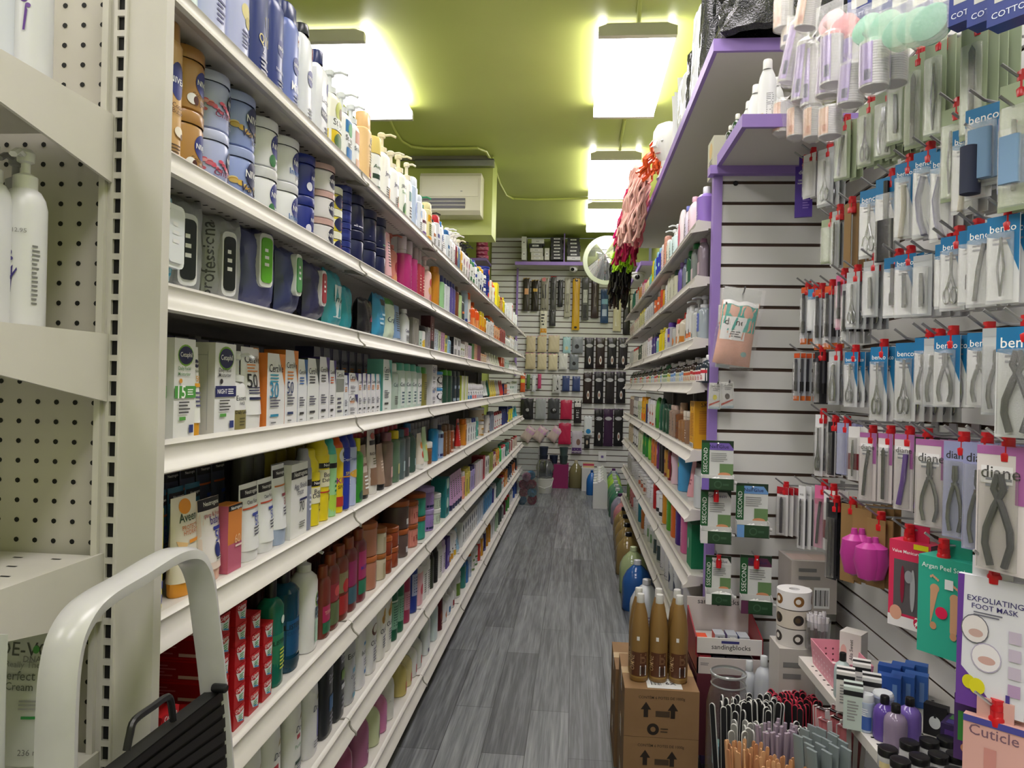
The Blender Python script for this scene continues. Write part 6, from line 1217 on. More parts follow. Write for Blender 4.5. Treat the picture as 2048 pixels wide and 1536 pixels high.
# security cameras
def dome_cam(px, py, Y, lab, ztop):
    x, z = hy(px, py, Y); r = empty('security_camera', (x, Y, ztop)); tag(r, lab, 'security camera')
    m = MB(); m.lathe([(.001, -.075), (.03, -.07), (.05, -.05), (.055, -.03), (.05, -.012), (.06, -.01), (.06, 0)], mat('#e4e4e4', .3), 18); obj('housing', m, r)
    m = MB(); m.lathe([(.001, -.012), (.014, -.01), (.022, 0)], mat('#0c0c0e', .08), 14); q = obj('lens', m, r, (-.01, -.048, -.045)); q.rotation_euler = (math.radians(-60), 0, 0)
dome_cam(1147, 535, YB - .2, 'white dome security camera under the back shelf', sz0 - .0005)
dome_cam(1277, 520, 6.4, 'white dome security camera under the lower purple shelf', E(hx(1268, 555, .5)[1]))
# convex mirror
mx, mz = hy(1214, 521, 8.3); R = 47.5 / 1450 * 8.3
r = empty('convex_mirror', (mx, 8.3, E(mz)), rx=math.radians(14), rz=.05); tag(r, 'round convex security mirror hung before the back wall', 'mirror')
m = MB(); m.lathe([(R * q, .075 * (1 - q * q)) for q in (1, .95, .9, .85, .8, .75, .7, .65, .6, .55, .5, .45, .4, .35, .3, .25, .2, .15, .1, .06, .03, .01, .0001)], mat('#dfe2e4', .02, 'm'), 40); m.xf(Matrix.Rotation(math.radians(90), 4, 'X')); obj('mirror_face', m, r)
m = MB(); m.lathe([(R, .0), (R + .005, .003), (R + .005, .02), (R, .024)], mat('#b8c0a8', .4), 40); m.xf(Matrix.Rotation(math.radians(90), 4, 'X')); obj('rim', m, r)
m = MB(); m.tube([(0, .02, 0), (0, .3, .05), (0, YB - 8.3 + .02, .0)], .012, CHROME); obj('bracket_arm', m, r)
# air conditioner on the bulkhead
a, b_, z0, z1 = back_rect(838, 344, 962, 428, YK - .2)
r = empty('air_conditioner', (a, YK - .2, z0)); tag(r, 'cream wall-mounted air conditioner on the green bulkhead', 'air conditioner'); W, H = b_ - a, z1 - z0
m = MB(); m.prism([(.0, .03), (.03, .0), (.199, .0), (.199, H), (.03, H), (.005, H - .03)], 0, W, mat('#d5d2bd', .4), 'x'); obj('casing', m, r)
m = MB(); m.box(.02, W - .12, -.004, .03, .045, .125, BLACK); [m.box(.02, W - .12, -.006, .0, q, q + .005, mat('#d5d2bd')) for q in (.068, .098)]; tag(obj('air_outlet', m, r), 'dark slotted outlet')
m = MB(); m.box(W * .04, W * .96, -.002, .006, .14, H - .05, mat('#dad7c4', .35)); m.art([('l', 0, .1, .5, .9, 1, '#888')], .08, .02, lambda x, z, L: (W - .16 + x, -.003 - L, .17 + z)); obj('front_panel', m, r)
tz = hy(900, 326, YK - .05); a, b_, z0, z1 = back_rect(830, 321, 988, 333, YK - .05)
m = MB(); m.box(a, b_, YK - .06, YK - .001, z0, z1, mat('#9a9c98', .35, 'm')); m.box(a, b_, YK - .06, YK - .001, z1, z1 + .012, mat('#4a4a48', .5)); tag(obj('cable_tray', m), 'grey metal cable tray above the air conditioner', 'cable tray')
m = MB(); m.box(hy(800, 310, YK)[0], xk - .02, YK - .04, YK - .0005, z1 + .013, E(ZC) - .0005, mat('#8d8a80', .5)); o = obj('ceiling_shade_1', m); o['kind'] = 'structure'  # grey box standing in for the shadowed strip of ceiling above the tray
# conduits on the ceiling
def conduit(pts, lab, z=ZC - .014, r=.011):
    m = MB(); m.tube([(hz(x, y, z)[0], hz(x, y, z)[1], E(z)) for x, y in pts], r, mat('#b4bd62', .35), 8); tag(obj('electrical_conduit', m), lab, 'conduit', 'conduits on the ceiling')
conduit([(1283, -60), (1279, 20), (1277, 50)], 'green painted conduit running into the nearest ceiling light')
conduit([(1250, 238), (1243, 275), (1238, 314)], 'green painted conduit between the two aisle lights')
conduit([(772, 225), (790, 262), (803, 282), (822, 293), (850, 297), (905, 297), (955, 296), (972, 303), (980, 318)], 'green painted conduit curving over the air conditioner')
conduit([(987, 330), (1000, 368), (1012, 390), (1026, 397), (1070, 399), (1186, 396)], 'green painted conduit bending towards the middle aisle light')
# goods on the floor at the back
def floor_at(px, py): x, y = hz(px, py, -HC); return x, y
def fbox(x0, y0, x1, y1, dep, c, lab, name, cat, art=(), bev=0):
    X0, Y = floor_at(x0, y1); sc = Y * (1); X1 = hy(x1, y1, Y)[0]; h = E(hy(x0, y0, Y)[1])
    return place('box', X1 - X0, dep, h, c, c, list(art), ((X0 + X1) / 2, Y + dep / 2, 0), 0, [lab], None, False, name=name, cat=cat)
fbox(1073, 928, 1136, 975, .25, '#8a1f5c', 'plum coloured low cabinet on the floor before the back wall', 'low_cabinet', 'cabinet', [('r', -.02, 0, .02, 1, '#6a1646')])
fbox(1163, 936, 1187, 982, .25, '#d8d8da', 'white carton on the floor beside the blue jug', 'floor_carton', 'carton')
X, Y = floor_at(1151, 977); place('jug', .17, .15, .33, '#8a7e58', '#b8b098', [], (X, Y + .08, 0), 0, ['tall clear jug of yellow liquid beside the plum cabinet'], None, False, bm=mat('#8f8760', .08, 'l'))
X, Y = floor_at(1089, 985); r = empty('plastic_bucket', (X, Y - .02, 0)); tag(r, 'small white plastic bucket with a silver bag in it', 'bucket')
m = MB(); m.lathe([(.075, 0), (.078, .004), (.098, .16), (.102, .162), (.102, .172), (.096, .172), (.092, .16)], mat('#dcdcd6', .3), 24); obj('pail', m, r)
m = MB(); m.tube([(-.1, 0, .16), (-.075, -.08, .09), (0, -.108, .065), (.075, -.08, .09), (.1, 0, .16)], .003, mat('#e4e4e0')); obj('handle', m, r)
m = MB(); rr = random.Random(3)
m.grid(lambda u, v: ((.07 + .028 * math.sin(v * 3) + .008 * math.sin(u * 40 + v * 9)) * math.cos(u * 6.283), (.07 + .028 * math.sin(v * 3) + .008 * math.sin(u * 33)) * math.sin(u * 6.283), v * .22 + .01 * math.sin(u * 25)), 36, 8, mat('#9a9ca0', .25, 'm')); m.lathe([(.085, .2), (.05, .225), (.001, .23)], mat('#8a8c90', .25, 'm'), 18)
tag(obj('silver_bag', m, None, (X, Y - .02, .155)), 'crumpled silver bag standing in the white bucket', 'bag')
for i, (x0, x1, z, c) in enumerate(((1077, 1096, 0, '#2c3246'), (1077, 1096, 1, '#333a50'), (1098, 1116, 0, '#1f2740'), (1118, 1136, 0, '#3a4a4a'), (1118, 1136, 1, '#46585a'))):
    yq = floor_at(1073, 977)[1] + .12; Xa, _ = hy(x0, 930, yq); Xb, _ = hy(x1, 930, yq); w_ = (Xb - Xa) / 2
    zb = E(hy(1073, 928, floor_at(1073, 977)[1])[1]) + .001
    m = MB(); m.lathe([(w_ * .8, 0), (w_ * .96, .085), (w_, .088), (w_, .098), (w_ * .93, .098), (w_ * .75, .01)], mat(c, .4), 20); tag(obj('plastic_tub', m, None, ((Xa + Xb) / 2, yq + .02, zb + z * .0995)), uniq(['%s round tub %s the plum cabinet, %s' % (cname(c), 'stacked upper on' if z else 'on', ('near the bag', 'near the bag', 'middle one', 'by the hair nets', 'by the hair nets')[i])]), 'tub', 'round tubs on the plum cabinet')
# clear bin of bath puffs
X, Y = floor_at(1053, 1012); r = empty('clear_bin', (X, Y + .1, 0)); tag(r, 'tall clear bin filled with crimson and blue bath puffs', 'bin'); H = E(hy(1053, 897, Y)[1])
m = MB(); hw = .11
for (a0, a1, b0, b1) in ((-hw, hw, -hw, -hw + .004), (-hw, hw, hw - .004, hw), (-hw, -hw + .004, -hw, hw), (hw - .004, hw, -hw, hw)): m.box(a0, a1, b0, b1, 0, H, mat('#dfe4e8', .1, 'g'))
obj('bin_walls', m, r)
m = MB(); m.box(-hw, hw, -hw, hw, 0, .004, mat('#c8ccd0', .3)); obj('bin_floor', m, r)
def puff(loc, R, c, lab):
    m = MB(); rr = random.Random(lab)
    for k in range(26):
        d = Vector((rr.gauss(0, 1), rr.gauss(0, 1), rr.gauss(0, 1))).normalized(); a = d.orthogonal().normalized(); b = d.cross(a); q = R * .42
        m.grid(lambda u, v: tuple(d * (R * .35 + R * .55 * v) + (a * math.cos(u * 6.28) + b * math.sin(u * 6.28)) * q * (.3 + v + .18 * math.sin(u * 31)) ), 12, 2, mat(c, .5))
    m.lathe([(.001, -R * .7), (R * .5, -R * .5), (R * .72, 0), (R * .5, R * .5), (.001, R * .7)], mat(c, .5), 14, cap=False)
    tag(obj('bath_puff', m, None, loc), lab, 'bath puff', 'bath puffs in the clear bin')
for i, (dx, dy, z, c) in enumerate(((-.05, -.05, .05, '#2f86a8'), (.05, -.04, .05, '#a81c48'), (-.05, .05, .05, '#c8c0c0'), (.05, .05, .06, '#a01c44'), (-.04, -.045, .13, '#a01a44'), (.05, -.045, .13, '#3a90b8'), (.0, .05, .14, '#981840'), (-.045, -.03, .21, '#9c1a44'), (.045, -.03, .215, '#a01c48'), (0, .04, .225, '#8f1840'), (-.01, -.03, .29, '#d0a0b8'), (.03, .03, .3, '#3a98c0'))):
    puff((X + dx, Y + .1 + dy, z), .045, c, '%s bath puff, %s from the bottom of the clear bin' % (cname(c) if c != '#c8c0c0' else 'white', ORDN(i + 1)))
# row of gallon jugs along the right run
JUG = []
def jug(px, py, c, c2, lab, w=.165, h=.275, art=(), tint=None, X=None):
    x, y = floor_at(px, py)
    place('jug', w, w * .78, h, c, c2, list(art), (X if X is not None else x, y + w * .39, 0), rz=0, labels=[lab], group='gallon jugs along the right run', bm=mat(tint or c, .1, 'l') if tint else None)
jug(1294, 1276, '#dfe3ea', '#dcdce0', 'white gallon jug nearest the cartons', art=[('l', -.8, .1, .8, .7, 6, '#9a8aa8')])
jug(1275, 1225, '#2a66b8', '#d8dce4', 'clear jug of blue liquid behind the white one', tint='#3a70c0')
jug(1267, 1190, '#c0d09a', '#c8d4a8', 'jug of pale green lotion', tint='#c4d4a0')
for i, (px, py) in enumerate(((1257, 1152), (1254, 1128), (1251, 1106), (1248, 1086))): jug(px, py, '#a88c4e', '#15151a', 'tan gallon jug with black cap, %s of four' % ORDN(i + 1), tint='#b09660')
jug(1246, 1066, '#e0949c', '#e0a8ac', 'pink gallon jug behind the tan ones', tint='#e0989e')
jug(1240, 1050, '#9a98b8', '#4a2a5a', 'clear jug with a purple cap', tint='#a8a4b8')
for i, (px, py) in enumerate(((1235, 1036), (1233, 1026), (1231, 1016), (1229, 1007), (1228, 999), (1227, 992))): jug(px, py, ('#3f7a5c', '#4f8a64', '#5f946c', '#96c83c', '#9ad040', '#8ac038')[i], '#c8d0d0', '%s green gallon jug, %s behind the purple-capped one' % (('dark', 'dark', 'grey', 'lime', 'lime', 'lime')[i], ORDN(i + 1)), tint=('#4a8468', '#5a9270', '#6a9c78', '#a4d050', '#a8d858', '#98c850')[i])
jug(1227, 985, '#7a8a98', '#5a2a6a', 'grey blue jug with purple cap, farthest of the round jugs', tint='#8090a0')
for i in range(6):
    X, Y = floor_at(1200, 1018 - i * 7); w_, h_ = .145, .30
    m = MB(); cc = mat('#dfe3df', .3) if i else mat('#e4e4e6', .3)
    m.prism([(-w_ / 2, 0), (w_ / 2, 0), (w_ / 2, h_ * .8), (w_ * .2, h_), (-w_ * .05, h_ * .9), (-w_ * .2, h_ * .9), (-w_ * .2, h_ * .86), (-w_ / 2, h_ * .84)], 0, .12, cc, 'y')
    r = empty('bulk_jug', (X, Y, 0)); tag(r, 'tall white rectangular bulk jug, %s from the near end of its row' % ORDN(i + 1), 'jug', 'white bulk jugs'); obj('jug_body', m, r)
    m = MB(); m.lathe([(.022, 0), (.024, .002), (.022, .02), (.001, .021)], mat('#e8e8e8'), 12); obj('cap', m, r, (-w_ * .12, .06, h_ * .9))
X, Y = floor_at(1183, 991); place('jug', .12, .12, .28, '#1f66b4', '#1c58a0', [], (X, Y + .06, 0), 0, ['bright blue jug on the floor by the white bulk jugs'], None, False)
for i in range(7):                                              # black wrapped packs stacked behind the bulk jugs
    x = .66; y = 6.3 + (i % 2) * .02; 
    place('pouch', .16, .09, .075, ('#1e1e22', '#2a2a2e', '#17171a')[i % 3], '#222', [('l', -.5, .3, .5, .7, 2, '#aaa')], (x, y, .0 + i * .0765), -.3, ['black wrapped pack at the end of the right run, %s from the floor' % ORDN(i + 1)], 'black wrapped packs', False, name='wrapped_pack', cat='pack')
a, b_, z0, z1 = back_rect(1197, 905, 1213, 923, YB - .1); m = MB(); m.box(a, b_, YB - .02, YB - .002, z0, z1, PAPER); m.box((a + b_) / 2 - .015, (a + b_) / 2 + .015, YB - .0215, YB - .02, (z0 + z1) / 2 - .02, (z0 + z1) / 2 + .01, mat('#7a6aa8')); tag(obj('paper_notice', m), 'small white paper notice low on the back wall', 'notice')
X, Y = floor_at(1176, 982)
place('box', .13, .12, .05, '#c8b88a', '#b83a5a', [('r', -1, .5, 1, 1, '#b83a5a')], (X, Y + .1, .268), 0, ['cream and pink pack lying on the white floor carton'], None, False, name='small_pack', cat='pack')
# ---------------------------------------------------------------- step ladder leaning at the near shelves
XLD = -.475
def on_x(px, py, X): Y, z = hx(px, py, X); return (X, Y, E(z))
r = empty('step_ladder', on_x(250, 1300, XLD)); tag(r, 'folded white step ladder with black treads leaning against the near left shelves', 'step ladder'); L0 = Vector(r.location)
def lad(pts): return [tuple(Vector(on_x(x, y, XLD)) - L0) for x, y in pts]
m = MB(); pts = lad([(108, 1900), (112, 1536), (116, 1400), (122, 1330), (135, 1275), (162, 1228), (200, 1195), (260, 1160), (330, 1118), (368, 1110), (388, 1125), (402, 1165), (412, 1240), (425, 1350), (442, 1536), (452, 1700)])
def smooth_path(p, n=4):
    p = [Vector(q) for q in p]; out = []
    for i in range(len(p) - 1):
        a, b, c, d = p[max(i - 1, 0)], p[i], p[i + 1], p[min(i + 2, len(p) - 1)]
        for j in range(n): t = j / n; out.append(.5 * ((2 * b) + (c - a) * t + (2 * a - 5 * b + 4 * c - d) * t * t + (3 * b - a - 3 * c + d) * t ** 3))
    return out + [p[-1]]
def flat_tube(mb, path, hw, ht, side, m):
    """rail of rounded flat section, its broad side along the given vector"""
    path = [Vector(p) for p in path]; sec = []
    for i in range(12): a = 2 * math.pi * i / 12; ca, sa = math.cos(a), math.sin(a); q = (abs(ca) ** 4 + abs(sa) ** 4) ** -.25; sec.append((ca * q * hw, sa * q * ht))
    b = len(mb.v); k = len(sec); mi = mb.mi(m)
    for i, p in enumerate(path):
        d = (path[min(i + 1, len(path) - 1)] - path[max(i - 1, 0)]).normalized(); s_ = Vector(side); n = d.cross(s_).normalized()
        mb.v += [tuple(p + s_ * u + n * v) for u, v in sec]
    for i in range(len(path) - 1):
        for j in range(k): mb.f.append((b + i * k + j, b + i * k + (j + 1) % k, b + (i + 1) * k + (j + 1) % k, b + (i + 1) * k + j)); mb.m.append(mi)
    mb.f.append(tuple(b + j for j in range(k))); mb.m.append(mi)
LW = nodes_mat('scuffed_white_enamel', f_paint('#b9b8ba', '#cfced0', 9, .25))
flat_tube(m, smooth_path(pts), .017, .0095, (.94, .34, 0), LW); obj('rail_frame', m, r)
m = MB(); tp = [Vector(q) for q in lad([(190, 1560), (428, 1378)])]; bt = [Vector(q) for q in lad([(195, 1900), (446, 1800)])]
n_ = Vector((.014, 0, 0))
for i in range(16):
    t0_, t1_ = i / 16, (i + .72) / 16; q = lambda t: (tp[0].lerp(bt[0], t), tp[1].lerp(bt[1], t))
    a, b = q(t0_), q(t1_); m.add([a[0] + n_, a[1] + n_, b[1] + n_, b[0] + n_], [(0, 1, 2, 3)], BLACK)
m.add([tp[0] + n_ * .85, tp[1] + n_ * .85, bt[1] + n_ * .85, bt[0] + n_ * .85, tp[0] - n_ * .5, tp[1] - n_ * .5, bt[1] - n_ * .5, bt[0] - n_ * .5], [(0, 1, 2, 3), (4, 7, 6, 5), (0, 4, 5, 1), (1, 5, 6, 2), (2, 6, 7, 3), (3, 7, 4, 0)], mat('#101012', .5)); TR = tag(obj('tread', m, r, smooth=False), 'black ribbed plastic tread')
m = MB(); m.tube(smooth_path([Vector(q) + n_ * .3 for q in lad([(246, 1500), (252, 1470), (262, 1440), (300, 1412), (326, 1394), (334, 1400), (338, 1425), (340, 1440)])]), .0042, BLACK, 8); tag(obj('tread_handle', m, TR), 'black bent wire handle')
m = MB(); flat_tube(m, [Vector(q) - Vector((.012, 0, 0)) for q in lad([(437, 1345), (468, 1536), (484, 1700)])], .008, .006, (.94, .34, 0), LW); obj('rear_leg', m, r)
m = MB(); m.lathe([(.005, -.01), (.006, -.008), (.006, .008), (.004, .01)], BLACK, 12); m.xf(Matrix.Rotation(math.radians(90), 4, 'Y')); q = obj('hinge_bolt', m, r, Vector(on_x(418, 1375, XLD)) - L0 + Vector((.015, 0, 0)))
# ---------------------------------------------------------------- pump bottles and tubes on the end cap shelves
FLR = [('q', [(-.2, .3), (-.1, .3), (-.02, .52), (-.12, .5)], '#3a2f7a'), ('o', -.2, .62, .14, .16, '#3a2f7a'), ('o', -.1, .57, .1, .1, '#4a3f8a'), ('o', -.3, .55, .1, .12, '#4a3f8a'), ('q', [(-.1, .4), (.2, .48), (.18, .5), (-.1, .43)], '#3a2f7a')]
def on_cap(px, Y, zrel, kind, w, h, c, c2, lab, art, rz=0, **k):
    y = Y; x = Y * math.tan(math.atan((px - CX) / F) - YAW); place(kind, w, k.pop('d', w), h, c, c2, art, (x, y, E(zrel)), rz, [lab], None, False, **k)
zA, zB_, zC_ = hxy(225, 668)[1] - .0035, hxy(228, 232)[1] - .0035, hxy(208, 1500)[1]
on_cap(42, .77, zA, 'pump', .045, .205, '#d2d2d6', '#dcdcde', 'tall white pump bottle with purple flower print, middle shelf of the end cap', FLR + [('t', '12.95', .25, .80, .3, '#888'), ('l', .75, .2, .98, .7, 14, '#777')], rz=.25, body=.78, se=2)
on_cap(-30, .74, zA, 'pump', .045, .205, '#cfcfd4', '#c8c8ca', 'second pump bottle beside it, cut by the frame edge', FLR, rz=.25, body=.78, se=2)
on_cap(22, .83, zA, 'pump', .04, .22, '#b8b8ba', '#8a8a8c', 'grey pump bottle behind the tall white one on the end cap', [], body=.78, se=2)
on_cap(46, .78, zB_, 'pump', .045, .205, '#cfd0d6', '#dcdcde', 'white pump bottle with violet flourish on the upper end cap shelf', [('o', .1, .72, .2, .24, '#5a2f8a'), ('o', .3, .66, .12, .12, '#6a3f9a'), ('o', .3, .76, .12, .12, '#6a3f9a'), ('q', [(.1, .45), (.2, .45), (.3, .62), (.2, .66)], '#5a2f8a')], rz=.25, body=.78, se=2)
on_cap(-18, .76, zB_, 'pump', .042, .205, '#c8ccd8', '#dcdcde', 'bluish pump bottle at the edge of the upper end cap shelf', [], body=.78, se=2)
bracket_shelf(0, 0, zC_, 0, .36, 'lowest cream bracket shelf on the end cap, under the curl cream tubes')
VO = [('t', 'DE-VOSS', .05, .80, 1.0, '#4a4c4a', .002), ('o', .12, .80, .09, .11, '#4a9a4a'), ('t', 'DNA', .05, .735, .25, '#777'), ('t', 'Perfect Curl', .05, .62, .85, '#555a55', .002), ('t', 'Cream', -.25, .545, .4, '#555a55', .002), ('t', 'Really The Softly', .1, .69, .8, '#8a8c8a', .005), ('l', -.2, .38, .6, .46, 3, '#999'), ('r', -.1, .325, .7, .345, '#2f8a44'), ('t', '236 ml', .2, .1, .3, '#777')]
for (px, w_, lab) in ((74, .088, 'white curl cream tube with green bar on the lowest end cap shelf'),):
    x, y = hy(74, 1240, .80); place('tube', w_, .045, E(y) - E(zC_) - .004 if False else E(y) - (E(zC_) - .004), '#c9cbc7', '#d0d0cc', VO, (x, .80, E(zC_) - .0035), .1, [lab], None, False)
x, y = hy(-38, 1262, .70); place('tube', .07, .04, E(y) - (E(zC_) - .004), '#c4c6c2', '#d0d0cc', [], (x, .69, E(zC_) - .0035), .1, ['curl cream tube in front, cut by the frame edge'], None, False)
# ---------------------------------------------------------------- goods on the long high shelf
zt = E(zt1) + .0405
FILM = mat('#dfe3e6', .12, 'g'); BAGM = nodes_mat('black_film', lambda nt, b: (f_paint('#101114', '#26282c', 30, .14, .9)(nt, b)))
def bag(x0, x1, y0, y1, z0, z1, m, lab, seed, name='plastic_bag', cat='bag', amp=.02, art=None, group=None):
    rr = random.Random(seed); mb = MB(); cx, cy, cz = (x0 + x1) / 2, (y0 + y1) / 2, z0; W, D, H = (x1 - x0) / 2, (y1 - y0) / 2, z1 - z0; p = [rr.random() * 6 for _ in range(6)]
    def fn(u, v):
        a = u * 2 * math.pi; ca, sa = math.cos(a), math.sin(a); q = (abs(ca) ** 4 + abs(sa) ** 4) ** -.25
        s = 1 - .12 * v + amp * 4 * (.5 * math.sin(7 * a + p[0] + 5 * v) + .35 * math.sin(13 * a + p[1] - 8 * v) + .3 * math.sin(23 * a + p[2] + 17 * v)); s *= (1 if v < .93 else 1 - (v - .93) * 3)
        if v == 0: s *= .9
        return (ca * q * W * s, sa * q * D * s, H * v * (1 + .05 * math.sin(3 * a + p[3]) * v))
    mb.grid(fn, 48, 14, m); t = [fn(i / 24, 1) for i in range(24)]; mb.add(t, [tuple(range(24))], m)
    return tag(obj(name, mb, None, (cx, cy, cz)), lab, cat, group)
bag(.44, .84, 2.30, 2.62, zt, zt + .17, BAGM, 'big black plastic bundle at the near corner of the high shelf', 1, 'wrapped_bundle', 'bundle')
bag(.45, .84, 2.31, 2.60, zt + .185, zt + .35, BAGM, 'second black plastic bundle lying on the near one', 2, 'wrapped_bundle', 'bundle')
bag(.425, .56, 2.64, 2.80, zt, zt + .40, BAGM, 'upright shiny black bag behind the near bundles', 3)
bag(.425, .54, 2.82, 2.98, zt, zt + .36, mat('#c4c8cc', .2), 'crumpled clear bag between the black ones on the high shelf', 4)
bag(.43, .6, 3.0, 3.14, zt, zt + .28, BAGM, 'small black bag farther along the high shelf', 5)
bag(.425, .56, 3.16, 3.38, zt, zt + .25, mat('#d6d9dc', .2), 'crumpled white film bag on the high shelf', 6)
for i, (ya, yb, h, c, lab) in enumerate(((3.42, 3.50, .33, '#e2e4e6', 'white printed poly mailer standing on the high shelf'), (3.52, 3.60, .30, '#dcdfe2', 'second white poly mailer behind the first'), (3.62, 3.70, .32, '#e6e6ea', 'third white poly mailer, next to the mannequin head'))):
    place('pouch', .3, .05, h, c, c, [('l', -.6, .5, .3, .8, 3, '#9aa0a8')], (.59, (ya + yb) / 2, zt), .0, [lab], 'white poly mailers', False, name='poly_mailer', cat='mailer')
def head(x, y, z, lab, wigc, group):
    r = empty('mannequin_head', (x, y, z), rz=-.9); tag(r, lab, 'mannequin head', group)
    m = MB(); W = mat('#dcdcdc', .35)
    m.lathe([(.062, 0), (.05, .02), (.042, .06), (.043, .09), (.055, .105), (.068, .13), (.078, .17), (.083, .21), (.08, .25), (.062, .285), (.03, .302), (.001, .306)], W, 24, 1, 1.12)
    m.prism([(-.1, .19), (-.118, .155), (-.096, .15)], -.012, .012, W, 'x'); m.lathe([(.001, -.006), (.02, 0), (.001, .006)], mat('#c88a8a', .4), 10, 1, .5, c=(0, -.083, .125))
    for sx in (-1, 1): m.lathe([(.001, -.009), (.012, 0), (.001, .009)], mat('#a8a8a8', .4), 10, .9, .4, c=(sx * .03, -.083, .185))
    obj('head_form', m, r); return r
WIGC = {'orange': '#d8541c', 'pink': '#e0187a', 'pale pink': '#e0b0a4', 'crimson': '#a81848', 'black': '#121214', 'lime': '#a0d820', 'brown': '#3a2a28', 'rose': '#d06a78'}
def wig(x, y, ztop, L, c, lab, w=.09, n=46, seed=0, lean=-.02):
    m = MB(); rr = random.Random(seed); cm = mat(WIGC[c], .35)
    cap = MB(); m.lathe([(.045, -.07), (.055, -.03), (.052, .01), (.035, .035), (.001, .045)], cm, 18, cap=False)
    for i in range(n):
        a = rr.random() * 6.28; q = w * (.75 + .35 * rr.random()); ph = rr.random() * 6; l = L * (.75 + .3 * rr.random())
        m.tube([(math.cos(a) * q * (.8 + .25 * t) + .012 * math.sin(ph + 14 * t) + lean * t * 3, math.sin(a) * q * (.8 + .2 * t) + .012 * math.cos(ph + 12 * t), -.0 - l * t) for t in [j / 9 for j in range(10)]], .0075, cm, 4)
    tag(obj('wig', m, None, (x, y, ztop)), lab, 'wig', 'wigs along the high shelf edge')
head(.47, 3.98, zt, 'white mannequin head on the high shelf wearing an orange wig', '', 'mannequin heads'); wig(.475, 4.06, zt + .23, .2, 'orange', 'orange wig on the white mannequin head', seed=1)
for i, (y, c, L, dz, lab) in enumerate(((4.22, 'pale pink', .42, .24, 'long wavy pale pink wig hanging over the shelf edge'), (4.42, 'rose', .36, .20, 'rose coloured curled wig beside the pale pink one'), (4.62, 'crimson', .46, .24, 'crimson wig farther along the shelf edge'), (4.8, 'pink', .30, .24, 'hot pink wig among the crimson and lime ones'), (4.95, 'lime', .34, .12, 'lime green wig tips by the hot pink wig'), (5.12, 'black', .56, .26, 'long black wavy wig near the far end of the shelf'), (5.36, 'black', .6, .22, 'second black wig, behind the first'), (5.56, 'brown', .6, .2, 'dark brown wig at the far end of the shelf'))):
    wig(.345 + .01 * (i % 2), y, zt + dz - .12, L, c, lab, w=.06, seed=10 + i)
    q = MB(); q.lathe([(.05, 0), (.035, .02), (.03, dz - .19 if dz > .2 else .02)], mat('#d8d8d8'), 12) if False else None
for i in range(5): place('box', .22, .1, .2 - .02 * i, '#e2e4e8', '#d8dade', A_g('#b0b8c8', v=4), (.6, 4.2 + i * .3, zt), -.2, ['white wig box standing on the high shelf, %s along from the head' % ORDN(i + 1)], 'white wig boxes', False, name='wig_box', cat='box')
